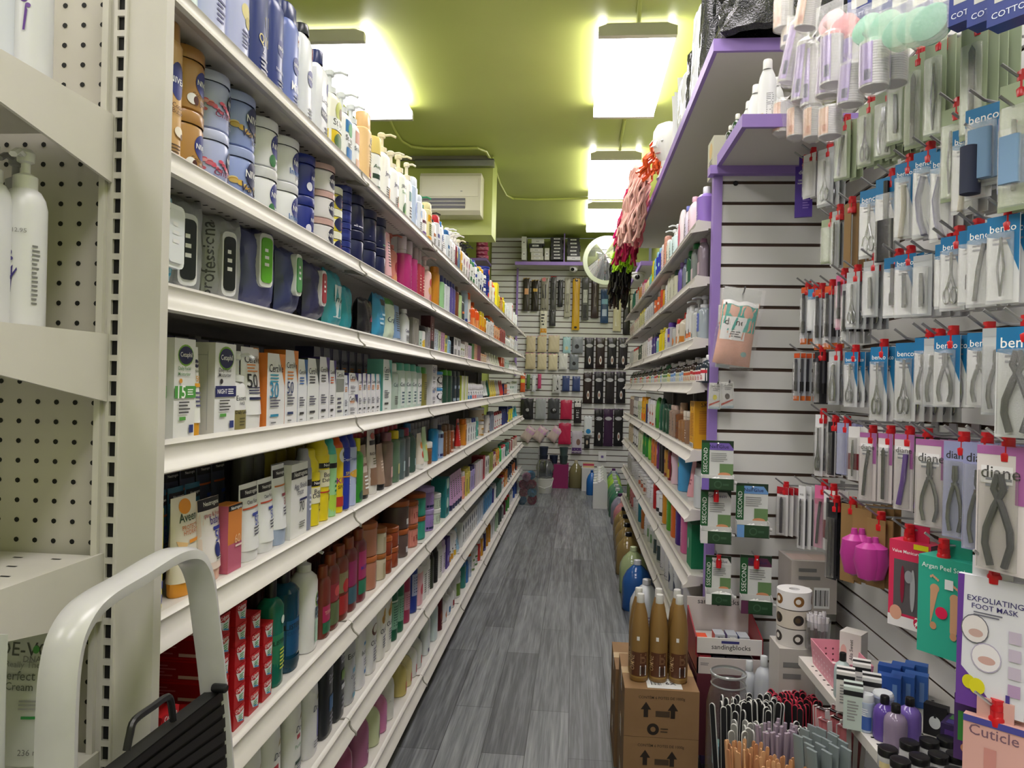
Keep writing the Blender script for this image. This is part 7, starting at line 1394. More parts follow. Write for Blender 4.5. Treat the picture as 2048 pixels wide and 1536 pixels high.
# ---------------------------------------------------------------- hook displays on the right wall
METAL = mat('#8e8f92', .22, 'm'); STEELT = mat('#6f7074', .25, 'm')
def tool_mesh(mb, t, h, w, y=-.006):
    """a manicure tool drawn as a solid in the card's own plane; y is how far it stands off"""
    T = lambda pts, r, m, ry=None: mb.tube([(a * w, y, b * h) for a, b in pts], r, m, 6, ry)
    if t == 'nipper':
        for s in (-1, 1): T([(.03 * s, -.25), (.05 * s, -.38), (-.10 * s, -.5), (-.22 * s, -.66), (-.24 * s, -.8), (-.16 * s, -.93)], .0034, METAL)
        mb.lathe([(.001, -.003), (.006, -.002), (.006, .002), (.001, .003)], METAL, 10, c=(0, y, -.44 * h))
    elif t == 'cutter':
        for s in (-1, 1): T([(.02 * s, -.22), (.1 * s, -.34), (-.08 * s, -.48), (-.24 * s, -.66), (-.26 * s, -.78), (-.14 * s, -.95)], .0052, mat('#4e4f54', .35))
    elif t == 'scissors':
        for s in (-1, 1):
            T([(.02 * s, -.22), (.0, -.5), (-.14 * s, -.7)], .0022, METAL)
            T([(-.14 * s + .13 * math.cos(a), -.80 + .11 * math.sin(a)) for a in [k * .6283 for k in range(11)]], .002, METAL)
    elif t == 'tweezer': T([(0, -.25), (.1, -.6), (0, -.92)], .0024, METAL, .0015); T([(0, -.25), (-.1, -.6), (0, -.92)], .0024, METAL, .0015)
    elif t == 'file': mb.prism([(-.1 * w, -.95 * h), (.1 * w, -.95 * h), (.12 * w, -.25 * h), (0, -.2 * h), (-.12 * w, -.25 * h)], y - .002, y, STEELT, 'y')
    elif t == 'clipper': T([(0, -.3), (.02, -.85)], .0055, METAL, .003); T([(.02, -.35), (.1, -.8)], .003, METAL)
    elif t == 'stick': T([(.12, -.25), (-.05, -.55), (-.16, -.93)], .0036, STEELT)
    elif t == 'violet': T([(.16, -.26), (.05, -.6), (-.16, -.93)], .005, mat('#5a1f96', .3))
    elif t == 'brush': T([(0, -.12), (0, -.6)], .004, mat('#4a4a52', .3)); T([(0, -.6), (0, -.8)], .006, BLACK)
    elif t == 'pad': mb.rbox(-.32 * w, .32 * w, y - .012, y, -.92 * h, -.3 * h, mat('#7fa0c4', .8), .006)
    elif t == 'pumice': mb.rbox(-.3 * w, .3 * w, y - .03, y, -.95 * h, -.15 * h, mat('#2c3248', .8), .01)
    elif t == 'blackfile':
        mb.rbox(-.34 * w, .34 * w, y - .008, y, -.98 * h, -.5 * h, mat('#17171a', .6), .006); T([(0, -.05), (0, -.5)], .006, BLACK)
    elif t == 'paddle':
        T([(0, -.3), (.05, -.6), (-.1, -.98)], .007, mat('#cfc8b0', .35), .004)
    elif t == 'clearbrush':
        T([(0, -.3), (-.22, -.55), (-.1, -.8), (.12, -.98)], .009, mat('#a8a8bc', .3), .005)
    elif t == 'puffer': mb.lathe([(.001, -.9 * h), (.02, -.85 * h), (.03, -.6 * h), (.026, -.4 * h), (.008, -.33 * h), (.006, -.25 * h)], mat('#b83a92', .3), 18, c=(0, y - .02, 0))
STY = dict(
    blue=('#1f78b0', '#e2e4e6', .36, 'q'), purple=('#b06aa8', '#e4dcdc', .14, 'L'), green=('#8fa878', '#aab898', 1, ''), white=('#d8dade', '#e4e4e6', 1, ''), red=('#b8202c', '#e2e0e0', .15, ''), clear=('#b8bcc0', '#c4c8cc', .1, ''),
    orange=('#d8602a', '#b8bcc4', .07, 'f'), teal=('#3a8aa0', '#4a9ab0', 1, ''), kraft=('#8a6a40', '#94744a', 1, ''), black=('#1a1a1e', '#222226', 1, ''), lav=('#9a9ec8', '#b4b8dc', .2, ''), pink=('#d86a9a', '#e0a0bc', .3, ''), maroon=('#7a1a28', '#e2e0e0', .5, 'b'), photo=('#3a90c8', '#dfe4e8', .25, ''))
def card_parts(w, h, sty, tool, txt=None, dark=0):
    c1, c2, sp, mode = STY[sty]; b = MB(); hole = .0
    b.box(-w / 2, w / 2, -.001, .001, -h, 0, mat(c2, .42)); A = []
    if mode == 'q': A.append(('q', [(-1, 1), (1, 1), (1, .35), (.2, .72), (-1, .78)], c1))
    elif mode == 'L': A += [('r', -1, 1 - sp * .5, 1, 1, c1), ('r', .6, .55, 1, 1, c1), ('r', -.8, .70, .5, .84, '#f0eef0')]
    elif mode == 'f': A += [('r', -1, 0, 1, .1, '#d8702a'), ('r', -1, .9, 1, 1, '#e05a28')]
    elif mode == 'b': A += [('r', -1, .2, 1, .5, c1)]
    elif sp < 1: A.append(('r', -1, 1 - sp, 1, 1, c1))
    if txt: A.append(('t', txt, 0, .86 if mode != 'L' else .79, .8 if len(txt) > 4 else .5, '#ffffff' if mode == 'q' else '#333'))
    A.append(('l', -.6, .66, .6, .76, 2, '#8a8c96')) if mode in 'qL' and mode else None
    b.art(A, w, h, lambda x, z, L: (x, -.001 - L, z - h))
    out = [('card', b)]
    if tool:
        t = MB(); tool_mesh(t, tool, h, w); out.append(('tool', t))
    if sty != 'kraft':
        g = MB(); g.rbox(-w * .4, w * .4, -.014, -.0018, -h * .97, -h * .2, CLEAR, .006); out.append(('blister', g))
    return out
CK = {}
def hang_card(w, h, sty, tool, loc, rz, lab, txt=None, front=True, group=None, name='carded_tool', cat='carded tool'):
    key = (round(w, 3), round(h, 3), sty, tool, txt, front)
    if key not in CK:
        P = card_parts(w, h, sty, tool, txt)
        if front: CK[key] = [(n, m.mesh(n)) for n, m in P]
        else:
            m = P[0][1]; [m.merge(q) for _, q in P[1:2]]; CK[key] = [(name, m.mesh(name))]
    ps = CK[key]
    if front:
        o = empty(name, loc, rz)
        for n, me in ps: q = bpy.data.objects.new(n, me); COL.objects.link(q); q.parent = o
    else: o = bpy.data.objects.new(name, ps[0][1]); COL.objects.link(o); o.location = loc; o.rotation_euler.z = rz
    tag(o, uniq([lab]), cat, group)
def hook(px, py, clip=True, Xt=.66, lab='', L=None):
    """steel peg from the right wall; px, py is where the photograph shows its clip or tip"""
    Y, z = hx(px, py, Xt + .015); r = empty('display_hook', (XW, Y, E(z) - .004)); dx = Xt - XW
    m = MB(); m.tube([(-.002, 0, .0), (-.03, 0, -.004), (dx + .03, 0, .0), (dx + .012, 0, .004), (dx - .012, -.0, .022)], .0026, CHROME, 6); m.box(-.004, -.0005, -.016, .016, -.02, .02, CHROME); obj('rod', m, r)
    if clip:
        m = MB(); m.rbox(-.0085, .0085, -.008, .008, -.026, -.006, RED, .003); m.lathe([(.0095, -.005), (.0095, .004)], RED, 14, c=(0, 0, .0)); m.rbox(-.007, .007, -.0075, .0075, -.008, .012, RED, .002); q = obj('lock_clip', m, r, (dx + .022, 0, 0)); m = MB(); m.lathe([(.011, -.03), (.0115, -.018), (.009, -.014)], RED, 14); obj('release_button', m, q)
    tag(r, uniq(['steel hook %s' % lab]), 'hook', 'steel display hooks on the side wall'); return Y, E(z) - .006
HROW = [  # clip px, py, style, tool, width, height, how many, text, description
    # upper rows: green-backed implements
    (1954, 34, 'green', 'file', .045, .20, 4, None, 'long leafy green card with metal file'), (1876, 68, 'green', 'tweezer', .042, .19, 5, None, 'long leafy green card with slim tweezers'), (2039, 151, 'green', 'clipper', .05, .2, 3, None, 'tall leafy green card with dark handled tool'),
    (1835, 100, 'green', 'file', .04, .19, 3, None, 'green sleeve with slender pusher'), (1798, 139, 'green', 'clipper', .045, .15, 3, None, 'green blister card with steel clipper'), (1775, 173, 'green', 'nipper', .05, .15, 4, None, 'green card with nippers and an orange dot'), (1737, 199, 'green', 'scissors', .045, .15, 4, None, 'green card with fine scissors'), (1689, 236, 'green', 'stick', .045, .15, 3, None, 'clear green header bag with grey tools'),
    (1910, 205, 'green', 'tweezer', .04, .17, 4, None, 'narrow green card hung deep on its hook'),
    (1973, 200, 'blue', 'pad', .06, .135, 4, 'benco', 'blue card with pale blue pumice block'), (2035, 215, 'lav', 'pad', .05, .12, 3, None, 'lilac foam pad pack'), (1936, 245, 'blue', 'paddle', .045, .15, 4, 'benco', 'blue and white card with long beige foot file'), (1962, 268, 'white', 'pumice', .045, .10, 1, None, 'navy pumice block'),
    (1854, 292, 'blue', 'clearbrush', .045, .17, 4, 'benco', 'blue card with pink oval and clear handled brush'), (1890, 290, 'blue', 'clearbrush', .045, .17, 4, 'benco', 'blue card with clear curved brush handle'), (1814, 316, 'blue', 'paddle', .042, .16, 4, 'benco', 'blue card with cream handled brush'),
    (1622, 301, 'white', None, .045, .13, 2, None, 'white and navy nail treatment box'), (1655, 290, 'clear', 'scissors', .05, .16, 3, None, 'clear bag with dark curved scissors'),
    (1780, 345, 'blue', 'blackfile', .06, .19, 1, None, 'big black foot rasp'), (1745, 370, 'blue', 'scissors', .055, .16, 3, 'benco', 'blue manicure set card with scissors and file'), (1699, 400, 'kraft', None, .02, .16, 6, None, 'narrow cream emery board pack'), (1675, 415, 'clear', 'file', .022, .15, 6, None, 'narrow silver file sleeve'), (1660, 431, 'green', None, .045, .12, 3, None, 'lime green dotted packet'),
    # third row
    (2012, 419, 'blue', 'tweezer', .05, .14, 4, 'benco', 'blue card with green edged tweezers'), (1970, 435, 'blue', 'stick', .05, .14, 4, 'benco', 'blue card with black and blue pen tool'), (1949, 447, 'blue', 'brush', .045, .13, 3, None, 'blue card with dark brush'), (1911, 461, 'blue', 'scissors', .045, .135, 5, 'benco', 'blue card with small steel scissors'), (1896, 476, 'blue', 'clipper', .04, .12, 4, None, 'blue card with folded clipper'),
    (1815, 499, 'blue', 'clipper', .045, .13, 5, 'benco', 'blue card with red edged nail clipper'), (1850, 500, 'clear', 'clipper', .04, .12, 5, None, 'clear blister with grey clipper'), (1792, 505, 'blue', 'brush', .045, .13, 4, None, 'blue card with navy and silver callus tool'), (1746, 513, 'clear', 'clipper', .04, .13, 5, None, 'clear blister with pink edged tool'), (1710, 536, 'clear', 'scissors', .035, .14, 5, None, 'clear blister with crossed scissors'), (1684, 543, 'pink', 'brush', .025, .14, 3, None, 'slim pink eyebrow razor pack'), (1695, 560, 'clear', 'brush', .02, .15, 4, None, 'slim silver brush sleeve'),
    # fourth row
    (1640, 572, 'orange', 'brush', .022, .17, 3, None, 'slim black brush sleeve with orange foot'), (1612, 568, 'orange', 'brush', .022, .17, 3, None, 'slim clear brush sleeve with orange top'), (1660, 565, 'orange', 'brush', .022, .17, 3, None, 'black brush in a clear sleeve with orange tip'), (1628, 571, 'photo', None, .03, .12, 1, None, 'blue rectangular file packet'),
    # fifth row
    (1597, 700, 'orange', 'brush', .022, .145, 7, None, 'violet patterned dotting brush sleeve'), (1640, 697, 'black', 'brush', .024, .145, 4, None, 'black tool sleeve with pale print'), (1672, 695, 'clear', 'nipper', .034, .14, 5, None, 'clear blister with rounded steel tool'), (1706, 696, 'blue', 'scissors', .036, .135, 6, 'benco', 'blue card with small curved scissors'), (1762, 685, 'blue', 'scissors', .042, .165, 5, 'benco', 'blue card with two looped steel scissors'), (1816, 676, 'blue', 'scissors', .045, .16, 6, 'benco', 'blue card with long slim scissors'), (1854, 665, 'blue', 'nipper', .04, .13, 3, None, 'blue card with nippers and white price diamond'), (1873, 666, 'clear', 'nipper', .04, .13, 4, None, 'clear card of slim nippers'),
    (1899, 660, 'blue', 'nipper', .048, .13, 5, 'benco', 'blue card with crossed grey nippers'), (1970, 653, 'blue', 'nipper', .05, .125, 4, 'benco', 'blue card with heavy nippers and price diamond'), (2003, 643, 'clear', 'nipper', .05, .14, 3, None, 'clear blister with bow shaped nippers'), (2046, 640, 'blue', 'cutter', .07, .17, 2, 'benco', 'large blue card with big grey toenail pliers'),
    # sixth row
    (1642, 822, 'white', 'scissors', .026, .17, 4, None, 'white card with dark red scissors'), (1666, 836, 'black', 'file', .02, .14, 6, None, 'slim grey and black sleeve'), (1689, 838, 'lav', None, .032, .13, 3, None, 'periwinkle blue bottle pack'), (1712, 845, 'maroon', 'tweezer', .032, .13, 4, None, 'white and maroon card with tweezers'), (1740, 857, 'purple', 'stick', .042, .155, 6, 'diane', 'white card with mauve corner and thin grey pusher'), (1775, 858, 'purple', 'file', .035, .15, 6, None, 'mauve cornered card with dark file'), (1813, 859, 'purple', 'violet', .042, .155, 5, 'diane', 'white card with a shiny violet tweezer'), (1848, 864, 'black', 'violet', .03, .15, 5, None, 'dark sleeve with violet tool'),
    (1868, 869, 'purple', 'nipper', .062, .165, 5, 'diane', 'mauve and white card with grey nippers'), (1920, 872, 'lav', 'nipper', .05, .17, 4, 'diane', 'lavender tinted card with slim nippers'), (1966, 874, 'lav', 'nipper', .055, .18, 4, 'diane', 'pale lilac card with half hidden nippers'), (2008, 880, 'purple', 'cutter', .075, .20, 3, 'diane', 'large mauve and white card with big nail cutter'),
    # seventh row
    (1568, 968, 'red', 'file', .045, .155, 3, 'CUR', 'red and white card with curved grey file'), (1607, 965, 'white', 'file', .026, .185, 3, 'KISS', 'slim white card with mottled grey file'), (1644, 964, 'pink', 'stick', .036, .17, 3, None, 'pink and clear pack with magenta tool'), (1662, 973, 'maroon', 'brush', .034, .16, 3, None, 'maroon and clear pack with kraft tag'), (1668, 997, 'black', 'file', .03, .20, 4, None, 'long dark file in a clear sleeve'), (1700, 1000, 'kraft', None, .04, .19, 7, None, 'dark multi-board pack with kraft header'), (1728, 1010, 'kraft', 'puffer', .05, .17, 2, None, 'glossy magenta bulb brush on kraft card'), (1756, 1030, 'kraft', 'puffer', .045, .15, 2, None, 'second magenta bulb brush behind the first'),
]
n_h = {}
for i, (px, py, sty, tool, w, h, n, txt, desc) in enumerate(HROW):
    band = 'top' if py < 120 else 'second' if py < 260 else 'third' if py < 400 else 'fourth' if py < 520 else 'fifth' if py < 620 else 'sixth' if py < 780 else 'seventh' if py < 900 else 'eighth'
    Y, z = hook(px, py, clip=(tool != 'pumice' and i % 5 != 4), lab='carrying the %s' % desc)
    rz = -math.radians(58)
    for k in range(n):
        x = .662 + .010 + k * min(.018, .15 / n); rk = rz - min(k, 1) * .18 + .04 * math.sin(i * 3 + k * 2)
        hang_card(w, h, sty, tool, (x, Y - .004 * (k % 2), z - .004), rk, '%s, %s, %s row of hooks' % (desc, 'frontmost' if k == 0 else '%s in line' % ORDN(k + 1), band), txt if k < 2 else None, front=(k == 0), group='%s row of the side wall' % band)
def hang_box(px, py, w, h, d, c, lab, art, side=None, c2=None, rz=-.95, n=1, name='hanging_box', dz=.02):
    Y, z = hook(px, py, lab='carrying the %s' % ' '.join(lab.split()[:9]))
    for k in range(n):
        m = MB(); P = P_box(w, d, h, c, c2 or c, art, side=side)[0][1]; r = empty(name, (.672 + d / 2 + k * max(d * 1.45, .026), Y, z - h - dz), rz); obj('box_body', P, r)
        t = MB(); t.box(-w * .3, w * .3, -.001, .001, h, h + dz + .012, mat(c, .4)); obj('hang_tab', t, r); tag(r, uniq([lab if k == 0 else '%s, %s behind it' % (' '.join(lab.split()[:10]), ORDN(k))]), 'hanging box', None)
FOOT_ = lambda u, v, s: [('o', u, v, .17, .17, '#c99a78'), ('q', [(u - .15, v - .02), (u + .15, v), (u + .1 * s, v - .34), (u - .02, v - .42), (u - .14, v - .34)], '#c99a78'), ('o', u - .02, v - .38, .12, .14, '#c4906c')] + [('o', u - .13 + .065 * k, v + .13 - abs(k - 1) * .012, .04, .05, '#cfa080') for k in range(5)]
hang_box(1812, 1056, .085, .175, .05, '#d8305a', 'crimson manicure set box with a clear window', [('r', -.75, .16, .75, .78, '#5a5458'), ('t', 'Value Manicure Set', 0, .88, .85, '#fff'), ('r', .2, .93, .9, .99, '#e8d820'), ('r', -1, .0, 1, .13, '#e6e2e4'), ('o', .55, .1, .28, .3, '#c81e4a'), ('t', '20', .55, .115, .22, '#fff'), ('t', 'pcs', .55, .075, .18, '#fff'), ('o', -.6, .16, .3, .35, '#d8a088'), ('o', -.3, .5, .1, .9, '#8a1f3a'), ('o', .2, .45, .12, 1.0, '#a8a8ac'), ('o', .0, .6, .2, .3, '#9a9aa0')], c2='#7a4a58')
hang_box(1880, 1086, .10, .18, .06, '#2fa890', 'turquoise foot sock box printed with two feet', FOOT_(-.38, .68, -1) + FOOT_(.35, .62, 1) + [('t', 'Argan Peel Socks', 0, .90, .85, '#e8f4f0'), ('r', -.0, .70, .3, .8, '#e8e8ea'), ('o', -.1, .45, .22, .22, '#d81e50'), ('o', .7, .16, .2, .1, '#7ab03a')], n=2, c2='#1f7a68')
hang_box(1982, 1124, .095, .215, .012, '#e2e2ea', 'white and purple exfoliating foot mask sachet', [('q', [(-1, 0), (.3, 0), (-.2, .15), (-.85, .3), (-.8, 1), (-1, 1)], '#6a3f9a'), ('t', 'EXFOLIATING', .12, .83, .82, '#3a3470', .004), ('t', 'FOOT MASK', .12, .775, .68, '#3a3470', .004), ('l', -.5, .70, .7, .74, 2, '#667'), ('o', -.45, .6, .42, .5, '#6a6a74'), ('o', -.45, .6, .39, .46, '#e6e0e0'), ('o', -.42, .57, .22, .14, '#c8a8a0'), ('o', -.1, .40, .45, .5, '#b8b0c8'), ('o', -.1, .40, .42, .46, '#ece8ec'), ('o', -.08, .38, .26, .14, '#d0a8a0'), ('o', -.6, .19, .2, .24, '#d8d020'), ('o', -.35, .17, .24, .28, '#e0d828'), ('r', .55, .55, .9, .64, '#c8bcd0'), ('r', .55, .42, .9, .51, '#c8bcd0'), ('r', .55, .29, .9, .38, '#c8bcd0'), ('r', .55, .16, .9, .25, '#b89ac0'), ('t', '1', .55, .08, .06, '#4a3a8a')], rz=-.75, n=3)
hang_box(1945, 1362, .06, .11, .02, '#4a2a6a', 'dark green and purple foot care box', [('r', -.8, .3, .8, .75, '#3a8a3a'), ('o', -.3, .2, .35, .3, '#c8906a'), ('l', -.5, .4, .6, .7, 3, '#e8e8d8')], n=3, rz=-.7)
hang_box(1985, 1408, .085, .15, .015, '#d8a8a0', 'pink cuticle tool card by the frame corner', [('t', 'Cuticle', 0, .86, .8, '#7a5a6a'), ('r', -.3, .0, .1, .7, '#c88a84'), ('r', -1, .93, 1, 1, '#4a4a9a')], n=2, rz=-.7)
hang_box(1607, 316, .05, .155, .012, '#4a2a9a', 'purple gel polish remover pouch at the corner', [('t', 'dolo', 0, .88, .6, '#fff'), ('t', 'GEL POLISH', .1, .72, .75, '#fff'), ('t', 'REMOVAL KIT', .1, .66, .8, '#fff'), ('r', -.2, .5, .1, .58, '#e8e8f0'), ('l', -.1, .15, .7, .35, 4, '#8a70c8')], rz=-.3)
# cotton swab boxes along the very top
for i in range(8):
    px = 1712 + i * 42; Y, z = hx(px, 44, .60)
    m = MB(); m.box(-.034, .034, -.016, .016, 0, .09, mat('#23388a', .35)); m.art([('r', -.7, .35, .7, .95, '#cfd0cc'), ('t', 'COTTON', 0, .15, .8, '#dfe6f8')], .068, .09, lambda x, q, L: (x, -.016 - L, q))
    r = empty('cotton_swab_box', (.62, Y, E(z)), -.95); obj('box_body', m, r); t = MB(); t.box(-.02, .02, -.001, .001, .09, .13, mat('#23388a')); obj('hang_tab', t, r)
    tag(r, 'blue cotton swab box in the top row, %s from the corner' % ORDN(i + 1), 'cotton swab box', 'blue cotton swab boxes')
    m = MB(); m.tube([(0, 0, .13), (XW - .62, 0, .13)], .0026, CHROME); tag(obj('display_hook', m, None, (.62, Y, E(z) - .008)), 'steel hook holding the %s blue cotton swab box' % ORDN(i + 1), 'hook', 'steel display hooks on the side wall')
# bags of cotton rounds
def rounds(px, py0, py1, c, lab, X=.60, R=.028, tilt=0, lean=0, cap='#d8d8d8'):
    Y, zb = hx(px, py1, X); _, ztp = hx(px, py0, X); h = abs(ztp - zb); r = empty('cotton_rounds', (X, Y, E(zb)), 0); r.rotation_euler = (lean, tilt, -.9); tag(r, lab, 'cotton rounds', 'bags of cotton rounds')
    m = MB(); k = 16; pr = [(R * .6, 0)]
    for i in range(k): z0 = h * (.02 + .9 * i / k); pr += [(R * .97, z0), (R, z0 + h * .025), (R * .97, z0 + h * .05)]
    m.lathe(pr, mat('#dcdadc', .7), 18); obj('cotton_stack', m, r)
    m = MB(); q = R * 1.03
    m.grid(lambda u, v: (q * math.sin(-2.2 + 2.6 * u), -q * math.cos(-2.2 + 2.6 * u), h * (.05 + .85 * v)), 10, 4, mat(c, .3)); m.grid(lambda u, v: (q * 1.005 * math.sin(-.2 + .5 * u), -q * 1.005 * math.cos(-.2 + .5 * u), h * (.12 + .22 * v)), 3, 1, mat('#2c1f66' if c != '#e0b8a0' else '#c88a70', .3)); obj('printed_wrap', m, r)
    m = MB(); m.lathe([(R * .3, -.012), (R * 1.08, .0), (R * 1.1, h * .5), (R * 1.08, h * .96), (R * .4, h * 1.06), (R * .9, h * 1.2)], CLEAR, 18, cap=False); obj('film_bag', m, r)
for i, a in enumerate([(1575, 55, 168, '#b8a0d8', -.0, .35), (1603, 90, 205, '#a890d0', 0, .15), (1622, 95, 215, '#a890d0', 0, .0), (1665, 70, 172, '#a890d0', 0, 0), (1655, 110, 195, '#b8a0d8', 0, .1), (1706, 75, 185, '#a088cc', 0, 0), (1748, 85, 178, '#a088cc', 0, 0), (1700, 130, 212, '#a890d0', 0, .1), (1785, 90, 170, '#9a80c4', 0, .0), (1563, 205, 268, '#e0b8a0', 0, .05), (1592, 215, 276, '#e0b8a0', 0, 0), (1626, 215, 278, '#e0b8a0', 0, 0), (1660, 215, 275, '#e0b8a0', 0, 0), (1566, 0, 60, '#e0b8a0', 0, .0), (1580, 40, 95, '#e6d8d0', 0, .1), (1610, 0, 58, '#e0b8a0', 0, .25)]):
    rounds(a[0], a[1], a[2], a[3], '%s wrapped tube of cotton rounds, %s' % ('peach' if a[3] == '#e0b8a0' else 'cream' if a[3] == '#e6d8d0' else 'lilac', ('leaning out farthest', 'behind the leaning one', 'third from the wall end', 'hanging upright at the centre', 'tucked under the centre one', 'fifth from the corner', 'beside the green cards', 'low behind the centre', 'last before the green cards', 'lowest by the canopy', 'second lowest', 'third in the lowest row', 'last in the lowest row', 'cut by the top edge', 'just under the top one', 'slanting at the top')[i]), X=.555 + .02 * (i % 3), lean=0, tilt=a[5] * .7, R=.026 if a[1] < 200 else .024)
def puffpack(px, py, c, lab, R=.032, X=.58):
    Y, z = hx(px, py, X); r = empty('sponge_pack', (X, Y, E(z)), -.9); tag(r, lab, 'sponge pack', 'sponge packs in film')
    m = MB()
    for k in range(3): m.lathe([(R * .8, -.012 + k * .009), (R, -.008 + k * .009), (R, -.006 + k * .009), (R * .8, -.003 + k * .009)], mat(c, .8), 20)
    m.xf(Matrix.Rotation(math.radians(80), 4, 'X')); obj('sponge', m, r)
    m = MB(); m.add([(-R * 1.1, -.02, -R * 1.3), (R * 1.1, -.02, -R * 1.3), (R * 1.1, -.018, R * 1.5), (-R * 1.1, -.018, R * 1.5)], [(0, 1, 2, 3)], CLEAR); obj('film_bag', m, r)
for i, (px, py, c) in enumerate(((1668, 50, '#e0a0a8'), (1692, 60, '#d87a84'), (1740, 62, '#8fd0b8'), (1775, 58, '#88c8b0'), (1805, 66, '#84c0aa'), (1836, 56, '#84c0aa'), (1865, 50, '#7ab8a2'))): puffpack(px, py, c, '%s round sponge pack under the swab boxes, %s from the corner' % ('pink' if i < 2 else 'aqua', ORDN(i + 1)))
# ---------------------------------------------------------------- end panel: nail glue displays, bagged puffs
def px_rect(x0, y0, x1, y1, Y): a = hy(x0, y1, Y); b = hy(x1, y0, Y); return a[0], b[0], E(a[1]), E(b[1])
NG = 'nail glue displays on the end panel'
def glue(x0, y0, x1, y1, hc, hd, lab, tray='#24442a', open_=True, clip=False):
    Y = YP - .11; a, b, z0, z1 = px_rect(x0, y0, x1, y1, Y); w, h = b - a, z1 - z0; th = h * .28
    r = empty('nail_glue_display', ((a + b) / 2, Y, z0), -.12); tag(r, lab, 'nail glue display', NG)
    m = MB(); m.box(-w / 2, w / 2, -.001, .001, th * .6, h, mat('#d8dad8', .4))
    m.art([('r', -1, .0, -.5, 1, '#1f5a30'), ('r', -1, .94, 1, 1, '#17301c'), ('r', -.5, .76, 1, .94, hc), ('t', hd, .1, .85, .6, '#2a2458'), ('v', '5SECOND', -.75, .5, .62, '#e8f0e8'), ('l', -.4, .46, .8, .7, 5, '#9a9c9a'), ('r', .15, .0, 1, .42, '#6a8a5a'), ('o', .45, .14, .4, .16, '#d8946a'), ('q', [(.6, 1), (1, 1), (1, .8)], '#17301c')], w, h - th * .6, lambda x, z, L: (x, -.001 - L, z + th * .6)); obj('backing_card', m, r)
    m = MB(); t = mat(tray, .4); d = .05; W2 = mat('#d6d6d4', .5)
    m.box(-w / 2, w / 2, -d, -.001, 0, .003, t); m.box(-w / 2, w / 2, -d, -d + .002, 0, th * .85, t); m.box(-w / 2, -w / 2 + .002, -d, -.001, 0, th * 1.05, W2); m.box(w / 2 - .002, w / 2, -d, -.001, 0, th * 1.05, W2); m.box(-w / 2, w / 2, -.003, -.001, 0, th, W2)
    m.art([('o', .0, .5, .25, .25, '#3a5a40'), ('o', 0, .5, .17, .17, tray), ('l', .3, .3, .8, .7, 1, '#3a5a40'), ('r', -1, 0, -.55, 1, hc)], w, th * .85, lambda x, z, L: (x, -d - L, z)); obj('tray', m, r)
    m = MB(); m.tube([(0, .11, h * .93), (0, -.015, h * .93), (0, -.03, h * .96)], .0025, CHROME); obj('peg', m, r)
    if clip: m = MB(); m.lathe([(.008, -.02), (.009, 0), (.006, .01), (.008, .02)], RED, 12, c=(0, -.018, h * .9)); obj('lock_clip', m, r)
    k = 3 if open_ else 2
    for i in range(k):
        m = MB(); m.lathe([(.007, 0), (.008, .002), (.008, .026), (.005, .028), (.005, .036), (.001, .037)], mat('#e4e4e2', .4), 12); m.xf(Matrix.Rotation(1.2 + .3 * i, 4, 'Y'))
        v = Matrix.Rotation(-.12, 3, 'Z') @ Vector((-w * .28 + i * w * .26, -.026, 0)); tag(obj('glue_bottle', m, None, (r.location.x + v.x, r.location.y + v.y, z0 + th * .5 + .004 * i)), 'small white glue bottle, %s lying in the %s' % (ORDN(i + 1), ' '.join(lab.split()[:4])), 'glue bottle', 'glue bottles in the trays')
glue(1402, 882, 1467, 975, '#7a62b8', 'Nail Glue', 'purple headed nail glue display, topmost by the post')
glue(1400, 980, 1462, 1080, '#d8d8d8', 'Gel Resin', 'grey headed nail glue display below the purple one', clip=True)
glue(1471, 968, 1536, 1068, '#6a98d0', 'Nail Glue', 'blue headed nail glue display in the second column')
glue(1410, 1112, 1462, 1200, '#e8e8e8', 'Nail Glue', 'white headed nail glue display with red clip, lowest by the post', clip=True)
glue(1479, 1112, 1543, 1218, '#5a2a4a', 'Nail Glue', 'maroon headed display holding a pink nail box', clip=True)
a, b, z0, z1 = px_rect(1438, 590, 1530, 738, YP - .09)
r = empty('puff_bag', ((a + b) / 2, YP - .085, z1), 0); r.rotation_euler = (0, .14, -.1); tag(r, 'clear bag of teal and peach cotton ovals hanging on the end panel', 'puff bag'); w, h = (b - a) * .84, z1 - z0
m = P_pouch(w, .045, h * .86, '#d8a48e', '#d8a48e', [('r', -.95, .52, .95, .93, '#3aa89a'), ('r', -.95, .93, .95, 1, '#e8e8e8'), ('r', -.9, .38, .45, .74, '#e4e4e2'), ('t', 'diane', -.2, .66, .55, '#1c1c1e'), ('l', -.7, .42, .3, .56, 4, '#555'), ('o', .55, .18, .16, .14, '#8ab0a8')])[0][1]; m.v = [(x, y, z - h * .95) for x, y, z in m.v]; obj('cotton_ovals', m, r)
m = MB(); m.grid(lambda u, v: ((u - .5) * w * 1.15, -.026 - .006 * math.sin(u * 3.1), -h * 1.02 + v * h * 1.1), 6, 6, CLEAR); m.box(-w * .5, w * .5, -.002, .0, -.02, .02, mat('#c8cac8', .3)); obj('film_bag', m, r)
m = MB(); m.tube([(0, .085, .0), (0, -.03, .004), (0, -.045, .02)], .0025, CHROME); obj('peg', m, r)
